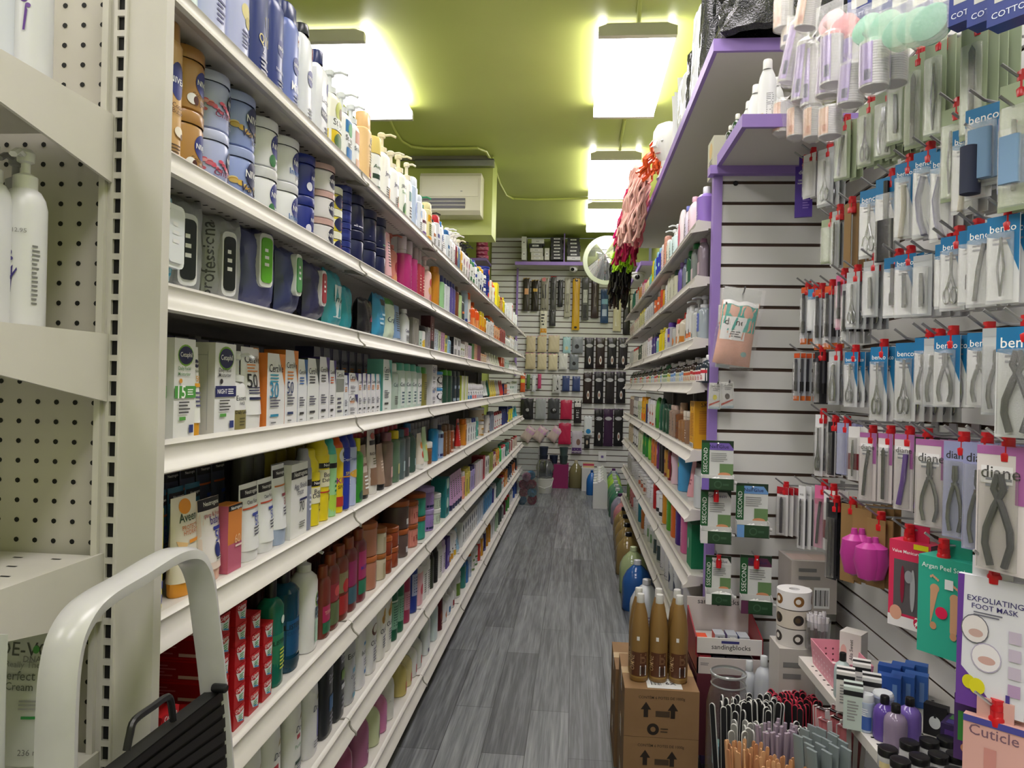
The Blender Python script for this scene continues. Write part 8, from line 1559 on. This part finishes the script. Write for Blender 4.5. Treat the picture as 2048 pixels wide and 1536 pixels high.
for i, (x0, y0, x1, y1, c, lab) in enumerate(((1430, 682, 1460, 735, '#5a3a3e', 'nail file card with a maroon tip, beside the cotton oval bag'), (1436, 610, 1458, 652, '#a86a5a', 'small carded item behind the cotton oval bag'), (1416, 766, 1441, 818, '#c8c030', 'salon card with a yellow oval'), (1441, 764, 1469, 816, '#4a4040', 'salon card with a dark oval'))):
    a, b, z0, z1 = px_rect(x0, y0, x1, y1, YP - .05 - .012 * (i % 2)); w, h = b - a, z1 - z0; r = empty('nail_card', ((a + b) / 2, YP - .05 - .014 * (i % 2), z0), 0); r.rotation_euler = (0, (.12, 0, .03, -.05)[i], -.15); tag(r, lab, 'nail card', 'nail cards on the end panel')
    m = MB(); m.box(-w / 2, w / 2, -.001, .001, 0, h, mat('#cfcfcc', .4)); m.art([('t', 'SALON', .1, .86, .7, '#333'), ('l', -.3, .68, .8, .8, 2, '#666'), ('o', .05, .45, .35, .45, c), ('q', [(-.9, .1), (.9, .3), (.9, .35), (-.9, .18)], '#b04030'), ('r', -.9, .0, .9, .1, '#a8b8c0')], w, h, lambda x, z, L: (x, -.001 - L, z)); obj('card', m, r)
    m = MB(); m.rbox(-w * .42, w * .42, -.014, -.002, h * .05, h * .95, CLEAR, .004); obj('blister', m, r)
    m = MB(); m.tube([(w * .2, .05, h * .98), (w * .2, -.02, h * .98), (w * .2, -.035, h * 1.06)], .0025, BLACK); obj('peg', m, r)
# sanding block display standing at the foot of the panel
def at_top_(px, py, Y): X = Y * math.tan(math.atan((px - CX) / F) - YAW); return X, E(hy(px, py, Y)[1])
def sbox(a0, a1, b0, b1, z0, z1, c, name, r, art=None, lab=None):
    m = MB(); m.box(a0, a1, b0, b1, z0, z1, mat(c, .45) if isinstance(c, str) else c)
    if art: m.art(art, a1 - a0, z1 - z0, lambda x, z, L: (x + (a0 + a1) / 2, b0 - L, z + z0))
    return tag(obj(name, m, r), lab)
Yf = 2.20; a, b, z0, z1 = px_rect(1397, 1352, 1531, 1197, Yf); zb = E(hy(1460, 1350, Yf)[1]); zt_ = E(hy(1460, 1197, YP - .03)[1])
r = empty('sanding_block_display', (a, Yf, zb)); tag(r, 'two-tier white and red cardboard display of sanding blocks', 'display box'); W = b - a; P = lambda py, Y: E(hy(1465, py, Y)[1]) - zb
sbox(0, W, .21, .215, 0, P(1197, Yf + .21), '#cfc8c6', 'back_board', r, [('t', 'sandingblocks', .0, .91, .66, '#3a3a3c'), ('l', -.4, .85, .4, .88, 1, '#888')])
t1b, t1t = P(1300, Yf + .04), P(1276, Yf + .04)
sbox(0.012, W - .012, .035, .205, t1b - .004, t1b, '#d8d0ce', 'upper_tray', r); sbox(.004, W - .004, .03, .035, t1b - .01, t1t, '#dcd8d6', 'upper_front', r, [('t', 'sandingblocks', .05, .4, .6, '#2c2c2e'), ('r', -.25, .68, .3, .85, '#3a3a7a')])
for k, x in (('left', 0), ('right', W - .004)): m = MB(); m.prism([(.0, 0), (.205, 0), (.205, P(1215, Yf + .2)), (.035, t1t), (.03, t1b - .02), (0, P(1312, Yf))], x, x + .004, mat('#8a1c28', .45), 'x'); tag(obj('side_panel', m, r), 'dark red side panel')
sbox(0, W, .0, .004, 0, P(1318, Yf), '#c8bebc', 'lower_front', r, [('l', -.9, .5, -.6, .7, 2, '#777')]); sbox(0, W, .004, .21, 0, .004, '#c8bebc', 'lower_tray', r)
for i, (x, c, h_, art) in enumerate(((.025, '#e0502a', .03, []), (.075, '#c84a38', .045, 1), (.112, '#5a4a90', .045, 2), (.148, '#2a4f9a', .04, 1), (.184, '#264890', .045, 1))):
    if x + .016 > W: break
    place('box', .03, .05, h_ * .9, '#b8bcc4' if art else c, c, ([('t', 'MISS', .1, .8, .5, '#555'), ('l', -.5, .2, .6, .6, 3, '#667')] if art == 1 else [('b', -.5, .4, .6, .85)] if art else []), (a + x, Yf + .075, zb + t1b + .0005), 0, ['sanding block box with %s top, %s along the upper tray' % (cname(c), ORDN(i + 1))], 'sanding block boxes', False, name='sanding_block_box', cat='box')
for i, (x, c) in enumerate(((.03, '#b03a44'), (.07, '#20222e'), (.11, '#22222c'), (.15, '#1c2428'), (.185, '#1a1a20'))):
    if x + .018 > W: break
    place('box', .034, .05, .036, c, c, [('r', -.4, .2, .4, .7, '#d8d8d8')] if i < 3 else [], (a + x, Yf + .06, zb + .0045), 0, ['sanding block box with %s front, %s along the lower tray' % (cname(c), ORDN(i + 1))], 'sanding block boxes', False, name='sanding_block_box', cat='box')
# ---------------------------------------------------------------- floor bin with the purple rail, peg shelf above it
XF = .43; YQ, zr = hx(1402, 1412, XF); zr = E(zr)
r = empty('floor_bin', (XF, .4, 0)); tag(r, 'low grey bin fence with a purple rail along the side wall', 'floor bin'); LB = 2.19 - .4
m = MB(); m.box(0, .012, 0, LB, 0.001, zr - .012, mat('#a8a6a2', .5)); obj('fence_panel', m, r)
m = MB(); m.box(-.004, .016, 0, LB, zr - .012, zr, PURP); tag(obj('top_rail', m, r), 'purple painted top rail')
m = MB(); m.box(-.006, -.0005, LB * .45, LB * .47, 0.001, zr - .013, PURP); obj('purple_batten', m, r)
m = MB(); m.box(.0125, XW - XF - .002, 0, LB, zr - .075, zr - .06, mat('#8a8884', .5)); obj('deck', m, r); zd = zr - .06 + .0005
if zb > zr: pass
m = MB(); m.box(a, b + .02, Yf - .002, YP - .012, zr - .05, zb - .0008, mat('#5a2430', .5)); tag(obj('display_plinth', m), 'dark red plinth under the sanding block display', 'plinth')
XS = .585; Y1, zsf = hx(1597, 1312, XS); zs1 = E(zsf)
r = empty('peg_shelf', (XS, .4, zs1)); tag(r, 'cream perforated steel shelf on the side wall, crowded with polish and removers', 'shelf')
m = MB(); m.box(0, XW - XS - .002, 0, Y1 - .4, -.004, 0, WHITE); m.box(0, .003, 0, Y1 - .4, -.022, -.004, WHITE)
for i in range(int((Y1 - .45) / .028)):
    for xx in (.014, .12, .22): yy = .03 + i * .028; m.add([(xx - .003, yy - .003, .0003), (xx + .003, yy - .003, .0003), (xx + .003, yy + .003, .0003), (xx - .003, yy + .003, .0003)], [(0, 1, 2, 3)], DARK)
obj('tray', m, r, smooth=False)
m = MB(); m.prism([(0, -.004), (.24, -.004), (.24, -.06)], .3, .304, WHITE, 'y'); obj('bracket', m, r)
def onS(px, py): x, y = hz(px, py, zs1 - HC); return x, y, zs1 + .0006
# pink basket
x, y, z = onS(1672, 1378); r = empty('plastic_basket', (x + .035, y + .075, z), -.02); tag(r, 'pink perforated plastic basket at the far end of the peg shelf', 'basket'); pk = mat('#d88a9c', .35)
m = MB(); A, B_, H_ = .045, .085, .06
for s_, (p, q) in enumerate((((-A, -B_), (A, -B_)), ((A, -B_), (A, B_)), ((A, B_), (-A, B_)), ((-A, B_), (-A, -B_)))):
    p0, p1 = Vector((p[0] * .88, p[1] * .92, 0)), Vector((q[0] * .88, q[1] * .92, 0)); p2, p3 = Vector((q[0], q[1], H_)), Vector((p[0], p[1], H_)); n = (p1 - p0).cross(p3 - p0).normalized() * .002
    m.add([p0, p1, p2, p3, p0 - n, p1 - n, p2 - n, p3 - n], [(0, 1, 2, 3), (5, 4, 7, 6), (3, 2, 6, 7), (1, 5, 6, 2), (0, 3, 7, 4)], pk)
    for i in range(7 if s_ % 2 else 4):
        for j in range(3):
            u = (i + 1) / (8 if s_ % 2 else 5); v = .2 + .22 * j; c = p0.lerp(p1, u).lerp(p3.lerp(p2, u), v); e1 = (p1 - p0).normalized() * .003; e2 = (p3 - p0).normalized() * .003; nn = n * .3
            for sg in (1, -4): m.add([c + nn * sg - e1, c + nn * sg - e2, c + nn * sg + e1, c + nn * sg + e2], [(0, 1, 2, 3) if sg > 0 else (3, 2, 1, 0)], mat('#f0dce0', .5) if sg > 0 else mat('#5a2a34', .5))
obj('basket_wall', m, r); m = MB(); m.box(-A * .88, A * .88, -B_ * .92, B_ * .92, 0, .003, pk); obj('basket_floor', m, r)
tag(obj('tissue_pack', P_pouch(.06, .02, .08, '#d8d4d2', '#fff', [('o', 0, .5, .3, .2, '#d8908a')])[0][1].xf(Matrix.Rotation(math.radians(80), 4, 'X')), None, (x + .035, y + .10, z + .018)), 'white tissue pack lying in the pink basket', 'tissue pack')
def sp(px, py, kind, w, h, c, c2, lab, art=(), rz=-.7, d=None, name=None, cat=None, **k):
    x, y, z = onS(px, py); place(kind, w, d or w * DEPTH[kind], h, c, c2, list(art), (min(x, XW - .03 - w / 2), y, z), rz, [lab], k.pop('group', None), False, name=name, cat=cat, **k)
sp(1684, 1395, 'mini', .036, .10, '#a9b8b8', '#141416', 'bottle with a ribbed black cap beside the pink basket', cap=.1)
for i, (px, py, c) in enumerate(((1690, 1418, '#d8d4d2'), (1722, 1400, '#d8d4d2'), (1705, 1452, '#b8c4be'), (1742, 1432, '#c8c8c8'))):
    sp(px, py, 'box', .036, .085, c, '#d4d0d0', '%s printed polish box in the cluster, %s from the basket' % (('white', 'second white', 'pale mint', 'grey white')[i], ORDN(i + 1)), [('r', -1, .8, 1, .92, '#16161a'), ('l', -.6, .2, .6, .7, 7, '#8a8a8a')], d=.04, name='polish_box', cat='box', group='polish boxes', top=[('r', -1, .3, 1, .65, '#16161a')], rz=-.35)
sp(1733, 1462, 'cyl', .026, .075, '#a8b4c8', '#c8ccd0', 'clear capped tube with blue and white label', [('r', -.9, .1, .9, .6, '#3a5aa0'), ('l', -.6, .6, .6, .9, 4, '#e0e0e8')], cap=.2, capr=.96)
sp(1765, 1452, 'cyl', .04, .07, '#8a98c0', '#c8ccd0', 'wide clear tub with blue label behind the tube', [('r', -.9, .1, .9, .7, '#4a5aa8')], cap=.1, capr=.98, bm=mat('#a8b0c8', .08, 'l'))
for i in range(6): sp(1778 + (i % 3) * 27, 1415 - (i // 3) * 22 - (i % 3) * 2, 'box', .045, .07, ('#2a55a8', '#2f5db0', '#3868b8')[i % 3], '#3a6ab8', 'blue wrapped soap bar, %s in the block near the wall' % ORDN(i + 1), [('o', -.3, .5, .3, .5, '#1c3c84'), ('r', .3, .2, .7, .8, '#6a90cc')], d=.025, name='soap_bar', cat='soap', group='blue wrapped soap bars', rz=-.5)
for i, (px, py) in enumerate(((1768, 1478), (1790, 1497), (1818, 1482))):
    sp(px, py, 'mini', .042, .085, ('#6a50a8', '#8a7a98', '#7a62b0')[i], '#101012', '%s round polish remover bottle with tall black cap' % ('violet', 'smoky mauve', 'bright violet')[i], [], bm=mat(('#6a50a8', '#9a8aa4', '#8068b8')[i], .06, 'l'), cap=.3)
sp(1706, 1345, 'box', .05, .10, '#d6d0cc', '#ccc8c4', 'white cotton bag box with side lettering by the wall', [('v', 'Alia Sweet', .1, .6, .5, '#2a2a2e'), ('o', -.6, .5, .3, .8, '#d8a8a0')], d=.045, name='cotton_box', cat='box')
sp(1872, 1470, 'box', .042, .06, '#18181a', '#18181a', 'black carded timer with a white oval', [('o', 0, .45, .5, .6, '#d8dcdc'), ('r', -.1, .6, .1, .75, '#222')], d=.02, name='carded_timer', cat='timer')
sp(1930, 1500, 'box', .07, .05, '#3a2a5a', '#d8d8dc', 'small purple and green nail box lying on the peg shelf', [('r', -.8, .2, .8, .8, '#5a3a8a')], d=.06, name='nail_box', cat='box', top=[('r', -.8, .5, .8, .9, '#4a8a4a'), ('r', -.8, .1, .8, .45, '#4a3a8a')])
for i, (px, py) in enumerate(((1775, 1535), (1818, 1522), (1858, 1518), (1893, 1515), (1800, 1560), (1838, 1552), (1876, 1548), (1912, 1548), (1950, 1540), (1830, 1590), (1870, 1585), (1910, 1582), (1950, 1578))):
    sp(px, py, 'jar', .034, .036, ('#c8c4bc', '#c8c8cc', '#bfc4c4')[i % 3], '#121214', 'small clear jar with black lid in the front cluster, %s counted from the violet bottles' % ORDN(i + 1), [('r', -.6, .1, .6, .6, '#c8b88a')] if i == 0 else [], bm=mat('#c4c4c4', .06, 'l'), lid=.38, group='small jars with black lids')
# tape rolls, tool cups at the back corner
x, zr_ = at_top_(1598, 1178, 2.04); y = 2.04; zs0 = zr_ - .147
for i, (z_, c) in enumerate(((.0, '#c8c4c0'), (.05, '#c9c0b4'), (.10, '#e0dede'))):
    m = MB(); zz = zs0 + z_; R_ = .045
    m.lathe([(.014, 0), (R_, 0), (R_, .047), (.014, .047), (.014, 0)], mat(c, .4), 24, cap=False)
    for j in range(5): m.art([('o', 0, .5, .7, .7, ('#2a2624', '#7a5220', '#3a3634')[(i + 2) % 3]), ('o', -.1, .5, .35, .35, '#d8d4cc' if i != 1 else '#4a3c28')], .04, .047, (lambda a: lambda x, z, L: (R_ * math.sin(a + x / R_) * (1 + L * 8), -R_ * math.cos(a + x / R_) * (1 + L * 8), z))(j * 1.25))
    tag(obj('nail_form_roll', m, None, (x, y, zz)), 'roll of nail forms, %s of its stack of three' % ('foot', 'middle', 'top')[i], 'nail form roll', 'nail form rolls')
m = MB(); m.box(-.05, .045, -.05, .05, zd, zs0 - .0005, mat('#b8b3ae', .5)); m.art([('b', -.8, .7, .1, .8), ('b', -.8, .5, .1, .6), ('l', -.8, .84, .6, .95, 2, '#777')], .1, zs0, lambda x, z, L: (x, -.05 - L, z)); tag(obj('pedestal_box', m, None, (x, y, 0)), 'grey carton pedestal under the nail form rolls', 'carton')
def cup(x, y, z, R, h, lab, m_=None): 
    m = MB(); m.lathe([(R * .86, 0), (R * .98, h), (R, h + .002), (R * .95, h), (R * .84, .003), (.001, .003)], m_ or mat('#dfe4e8', .1, 'g'), 24, cap=False); tag(obj('clear_cup', m, None, (x, y, z)), lab, 'cup', 'clear cups of tools')
STK = {}
def sticks(x, y, z, R, L, n, kind, lab, group, seed=0):
    """n individual sticks standing in a cup"""
    rr = random.Random(seed)
    for i in range(n):
        k = (kind, i % 3)
        if k not in STK:
            m = MB()
            if kind == 'wood': pts = [(-.004, 0), (.004, 0)] + [(.004 * math.cos(a), L - .004 + .004 * math.sin(a)) for a in (0, .8, 1.57, 2.35, 3.14)]; m.prism(pts, -.0014, .0014, mat(('#c89468', '#d0a074', '#b88058')[i % 3], .6), 'y')
            elif kind in ('emery', 'grey', 'redb'):
                w_ = .0075; pts = [(-w_, 0), (w_, 0)] + [(w_ * math.cos(a), L - w_ + w_ * math.sin(a)) for a in (0, .6, 1.2, 1.57, 2, 2.6, 3.14)]; ec = '#d8d8d4' if kind != 'redb' else '#c83a50'
                m.prism(pts, -.0016, .0016, mat(ec, .5), 'y'); q = [(a * .86, b - .001) for a, b in pts]; m.prism(q, -.0021, .0021, mat('#17171a' if kind != 'grey' else '#8a8a86', .8), 'y')
            elif kind == 'white': m.tube([(0, 0, 0), (0, 0, L)], .003, mat('#3a3a40', .3), 8); m.tube([(0, 0, L * .55), (0, 0, L)], .0045, mat('#d8d4d8', .3), 8)
            elif kind == 'crystal': m.tube([(0, 0, 0), (0, 0, L)], .004, mat('#b8a8b8', .1, 'l'), 6)
            elif kind == 'silver': m.rbox(-.012, .012, -.003, .003, 0, L, mat('#7c8688', .25), .003)
            elif kind == 'pinkf': m.rbox(-.011, .011, -.002, .002, 0, L, mat('#c8787e', .5), .008); m.rbox(-.0125, .0125, -.0012, .0012, -.0, L + .001, mat('#c8c4c4', .3), .009)
            STK[k] = m.mesh(NM[kind])
        a = i * 2.39996; q = R * .86 * math.sqrt((i + .5) / n); t = .10 * (q / R)
        o = bpy.data.objects.new(NM[kind], STK[k]); COL.objects.link(o); o.location = (x + q * .8 * math.cos(a), y + q * .8 * math.sin(a), z + .004 + rr.uniform(0, .012)); o.rotation_euler = (-t * math.sin(a), t * math.cos(a), -.6 + rr.uniform(-.9, .9) if kind not in ('silver', 'pinkf') else -1.0)
        tag(o, uniq(['%s, %s from the middle' % (lab, ORDN(i + 1))]), CATN[kind], group)
NM = dict(wood='wooden_stick', emery='emery_board', grey='emery_board', redb='emery_board', white='detail_brush', crystal='crystal_stick', silver='tool_packet', pinkf='foot_file')
CATN = dict(wood='wooden stick', emery='emery board', grey='emery board', redb='emery board', white='brush', crystal='nail stick', silver='tool packet', pinkf='foot file')
def at_top(px, py, Y): X = Y * math.tan(math.atan((px - CX) / F) - YAW); return X, E(hy(px, py, Y)[1])
def tub(px, ptop, Y, R, hc, kind, n, lab, group, seed, clear=True, colr=None):
    X, zt__ = at_top(px, ptop, Y); L = max(.06, zt__ - zd - .012); cup(X, Y, zd, R, min(hc, L * .9), 'clear cup holding the %s' % group, colr); sticks(X, Y, zd + .003, R, L, n, kind, lab, group, seed)
X, zj = at_top(1470, 1345, 2.06); h = zj - zd
r = empty('glass_jar', (X, 2.06, zd)); tag(r, 'large clear open jar of pastel sponge blocks behind the files', 'jar')
m = MB(); R = .058; m.lathe([(R * .9, 0), (R, .01), (R, h * .72), (R * .86, h * .84), (R * .78, h * .88), (R * .82, h * .9), (R * .78, h * .93), (R * .82, h * .97), (R * .8, h)], mat('#dfe4e2', .1, 'g'), 28, cap=False); obj('jar_wall', m, r)
m = MB(); m.lathe([(R * .8, h - .006), (R * .85, h - .004), (R * .85, h), (R * .8, h + .002)], mat('#b8bcbc', .1, 'l'), 28, cap=False); m.lathe([(R * .79, h * .89), (R * .83, h * .9), (R * .79, h * .91)], mat('#b8bcbc', .1, 'l'), 28, cap=False); obj('jar_rim', m, r)
for i in range(9):
    c = ('#d87a84', '#8ab8b0', '#e08a90', '#c8c84a', '#7aa8b8', '#d0889a', '#c8c8cc', '#b8a0c8', '#8ac0a8')[i]; a = i * 2.4; m = MB(); m.rbox(-.012, .012, -.01, .01, 0, .05, mat(c, .8), .003)
    o = obj('sponge_block', m, None, (X + .028 * math.cos(a) * (i > 0), 2.06 + .028 * math.sin(a) * (i > 0), zd + .01 + (i % 3) * .052), a); tag(o, '%s sponge block in the large clear jar, %s' % (cname(c), ORDN(i + 1)), 'sponge block', 'sponge blocks in the jar')
tub(1473, 1404, 1.86, .034, .08, 'emery', 14, 'wide black emery board in the cup by the purple rail', 'black emery boards', 1)
tub(1508, 1452, 1.70, .032, .07, 'grey', 14, 'grey faced emery board in the second cup', 'grey emery boards', 2)
tub(1540, 1402, 1.88, .045, .07, 'emery', 26, 'white edged emery board in the crowded cup', 'white edged emery boards', 3)
tub(1603, 1392, 1.96, .062, .085, 'redb', 60, 'short red edged file in the round black tub', 'red edged files', 4, colr=mat('#1c1c1e', .4))
tub(1628, 1440, 1.72, .042, .07, 'emery', 24, 'curved white edged board in the cup by the peg shelf', 'curved emery boards', 5)
tub(1572, 1458, 1.66, .034, .06, 'crystal', 30, 'clear pink crystal stick in its cup', 'crystal sticks', 6)
tub(1507, 1495, 1.58, .034, .075, 'wood', 26, 'short wooden stick in the clear cup', 'short wooden sticks', 7)
tub(1585, 1498, 1.52, .036, .05, 'wood', 28, 'tall wooden stick in the front cup', 'tall wooden sticks', 8)
tub(1660, 1478, 1.52, .04, .05, 'silver', 16, 'silver tool packet standing under the peg shelf', 'silver tool packets', 9)
tub(1692, 1430, 1.62, .038, .05, 'pinkf', 12, 'pink foot file slanting under the peg shelf edge', 'pink foot files', 10)
X, zq = at_top(1647, 1232, 1.98); cup(X, 1.98, zs1 + .001, .032, .075, 'tall clear cup of white capped brushes on the peg shelf'); sticks(X, 1.98, zs1 + .004, .03, zq - zs1 - .01, 18, 'white', 'slim brush with white sleeve in the tall cup', 'white sleeved brushes', 11)
for i, (px, py, Y) in enumerate(((1520, 1335, 2.12), (1550, 1326, 2.06), (1606, 1330, 2.12))):
    X, zq = at_top(px, py, Y); hh = min(.16, zq - zd); place('mini', .05, .05, hh, '#b8bcc2', '#c8ccd0', [('r', -.7, .2, .7, .6, '#b85a5a')], (X, Y + .05, zq - hh), 0, ['silver capped white remover bottle, %s behind the emery boards' % ORDN(i + 1)], 'silver capped bottles', False, bm=mat('#b4b8c0', .25))
    if zq - hh > zd + .002: m = MB(); m.box(-.03, .03, -.03, .03, 0, zq - hh - zd - .001, mat('#4a2a34', .5)); tag(obj('riser_block', m, None, (X, Y + .05, zd)), 'dark riser block under the %s silver capped bottle' % ORDN(i + 1), 'riser')
a, b, z0, z1 = px_rect(1586, 1200, 1628, 1118, 2.32)
place('box', b - a, .08, z1 - z0, '#c8b0a8', '#d09aa4', [('r', -.9, .3, -.1, .9, '#c07a88'), ('l', -.6, .4, -.2, .8, 3, '#e8d8d8')], ((a + b) / 2, 2.36, z0), 0, ['pink and cream wax box standing in the corner, nearer the panel'], 'wax boxes', False, name='wax_box', cat='box')
a2, b2, _, _ = px_rect(1630, 1200, 1662, 1122, 2.32); place('box', b2 - a2, .08, z1 - z0, '#c4aca2', '#c8a0a4', [], ((a2 + b2) / 2, 2.36, z0), 0, ['plain beige wax box next to the pink fronted one'], 'wax boxes', False, name='wax_box', cat='box')
m = MB(); m.box(a - .01, b2 + .01, 2.30, YP - .008, z0 - .16, z0 - .0006, mat('#b8b0aa', .5)); m.art([('b', -.9, .1, -.2, .5), ('b', .0, .1, .8, .5), ('l', -.8, .6, .6, .9, 2, '#777')], b2 - a, .16, lambda x, z, L: (x + (a + b2) / 2, 2.30 - L, z + z0 - .16)); tag(obj('bar_coded_carton', m), 'white bar coded carton under the wax boxes', 'carton')
# ---------------------------------------------------------------- cartons and gold bottles on the floor by the panel
YC = 2.10; a, b = hy(1249, 1400, YC)[0], hy(1399, 1400, YC)[0]; zt2 = E(hy(1320, 1380, YC)[1]); KR = nodes_mat('kraft_board', f_paint('#8a6a48', '#967552', 8, .75))
def carton(x0, x1, y0, y1, z0, z1, lab, prn=True):
    r = empty('shipping_carton', ((x0 + x1) / 2, y0, z0)); tag(r, lab, 'carton', 'shipping cartons'); w, h, d = x1 - x0, z1 - z0, y1 - y0
    m = MB(); m.box(-w / 2, w / 2, 0, d, 0, h, KR)
    if prn:
        ar = [('t', 'CONTÉM 6 POTES DE 1000g', 0, .83, .62, '#33261a'), ('o', -.22, .17, .16, .16, '#2a2018'), ('o', -.22, .17, .07, .07, '#8a6a48'), ('r', -.16, .44, .22, .56, '#4a3a2a'), ('l', -.02, .1, .26, .22, 2, '#4a3a2a')]
        for u in (-.42, .3): ar += [('r', u - .06, .42, u + .06, .6, '#2a2018'), ('q', [(u - .14, .58), (u + .14, .58), (u, .74)], '#2a2018')]
        m.art(ar, w, h, lambda x, z, L: (x, -L, z)); m.art([('t', 'CONTÉM', .0, .5, .4, '#4a3a2a')], d, h, lambda x, z, L: (-w / 2 - L, d / 2 - x, z))
    obj('carton_body', m, r)
    m = MB(); m.box(-w / 2 - .0005, w / 2 + .0005, d / 2 - .025, d / 2 + .025, h, h + .0006, mat('#b89a70', .2)); m.box(-w / 2 - .0006, -w / 2, d / 2 - .025, d / 2 + .025, h * .6, h, mat('#b89a70', .2)); obj('packing_tape', m, r)
hh = .136
carton(a, b, YC, YC + .27, zt2 - hh, zt2, 'kraft shipping carton directly under the gold bottles'); carton(a, b, YC, YC + .27, zt2 - 2 * hh - .001, zt2 - hh - .001, 'kraft shipping carton, second down under the gold bottles'); carton(a, b, YC, YC + .27, 0.0005, zt2 - 2 * hh - .002, 'kraft shipping carton at the foot of the front stack')
a2 = hy(1230, 1400, 2.39)[0]; zt3 = E(hy(1238, 1335, 2.40)[1])
for i in range(3): carton(a2, a2 + .24, 2.385, 2.64, .0005 + i * (zt3 / 3), (i + 1) * zt3 / 3 - .0005, 'kraft carton in the stack behind, %s from the floor' % ORDN(i + 1), False)
m = MB(); m.box(-.05, .05, -.03, .04, .0006, .001, PAPER); m.art([('b', -.8, .2, -.1, .8), ('t', '6X', .4, .5, .3, '#222')], .1, .07, lambda x, z, L: (x, z - .03, .001 + L)); tag(obj('paper_slip', m, None, ((a + b) / 2 + .01, YC + .04, zt2)), 'white printed paper slip on the top carton', 'paper')
for i, (px, dy) in enumerate(((1289, 0), (1327, 0), (1367, 0), (1285, .06), (1325, .06), (1362, .06))):
    Y = YC + .07 + dy * 1.05; X = Y * math.tan(math.atan((px + 2 - CX) / F) - YAW)
    place('bottle', .054, .054, .252, '#8c6c3c', '#cfcfca', [('r', -.95, .12, .95, .60, '#5a3420'), ('r', -.95, .09, .95, .11, '#a88848'), ('b', .1, .14, .75, .34), ('l', .1, .38, .8, .58, 7, '#9a7858'), ('v', 'OMNE', -.75, .38, .3, '#c8a880'), ('r', -.3, .84, .0, .92, '#e8e8e4')], (X, Y, zt2 + .0008), -.1, ['tall gold and brown shampoo bottle, %s' % ('front row, aisle side', 'front row, middle', 'front row, beside the panel', 'back row, aisle side', 'back row, middle', 'back row, beside the panel')[i]], 'gold shampoo bottles', False, se=2, sh=.36, capr=.42, cap=.1, name='shampoo_bottle', seg=24)
m = MB(); m.box(-.0005, .0005, -.03, .03, -.07, 0, mat('#e8c818', .5)); q = obj('price_tag', m, None, (XB - .028, 3.05, E(ZR[7]) - .02)); q.rotation_euler = (.5, 0, .5); tag(q, 'yellow price tag hanging from the lowest shelf rail of the right run', 'price tag')
# ---------------------------------------------------------------- labels that say which one
def finish_labels():
    from collections import Counter
    REC.sort(key=lambda r: (r[8], r[5], r[6], r[7]))
    base = lambda r: r[1] + r[2]
    cnt = Counter((base(r), r[3]) for r in REC)
    fronts = {}
    for r in REC:
        if r[6] == 0 and r[7] == 0: fronts.setdefault(r[8], []).append(r)
    prev = {}
    for key, lst in fronts.items():
        for a, b in zip([None] + lst, lst): prev[(key, round(b[5], 4))] = a
    seen = Counter()
    for r in REC:
        o, d, suf, ph, bay, y, row, st, key = r
        p = prev.get((key, round(y, 4))); bw = BAYW[min(bay, 7)]
        c = []
        if cnt[(base(r), ph)] == 1: c.append('%s%s, %s' % (d, suf, ph))
        if p is not None and p[1] != d: c.append('%s%s, after the %s, %s' % (d, suf, ' '.join(p[1].split()[:3]), ph))
        seen[(base(r), ph, bay)] += 1
        c.append('%s%s, %s, %s bay' % (d, suf, ph, bw)) if cnt[(base(r), ph)] < 2 else None
        n = seen[(base(r), ph, bay)]
        c.append('%s%s, %s of its row, %s, %s bay' % (d, suf, ORDN(n), ph, bw)); c.append('%s%s, %s along, %s, %s bay' % (' '.join(d.split()[:6]), suf, ORDN(n), ph, bw))
        c.append('%s%s, %s, %s bay' % (' '.join(d.split()[:5]), suf, ph, bw))
        o['label'] = uniq(c)
finish_labels()
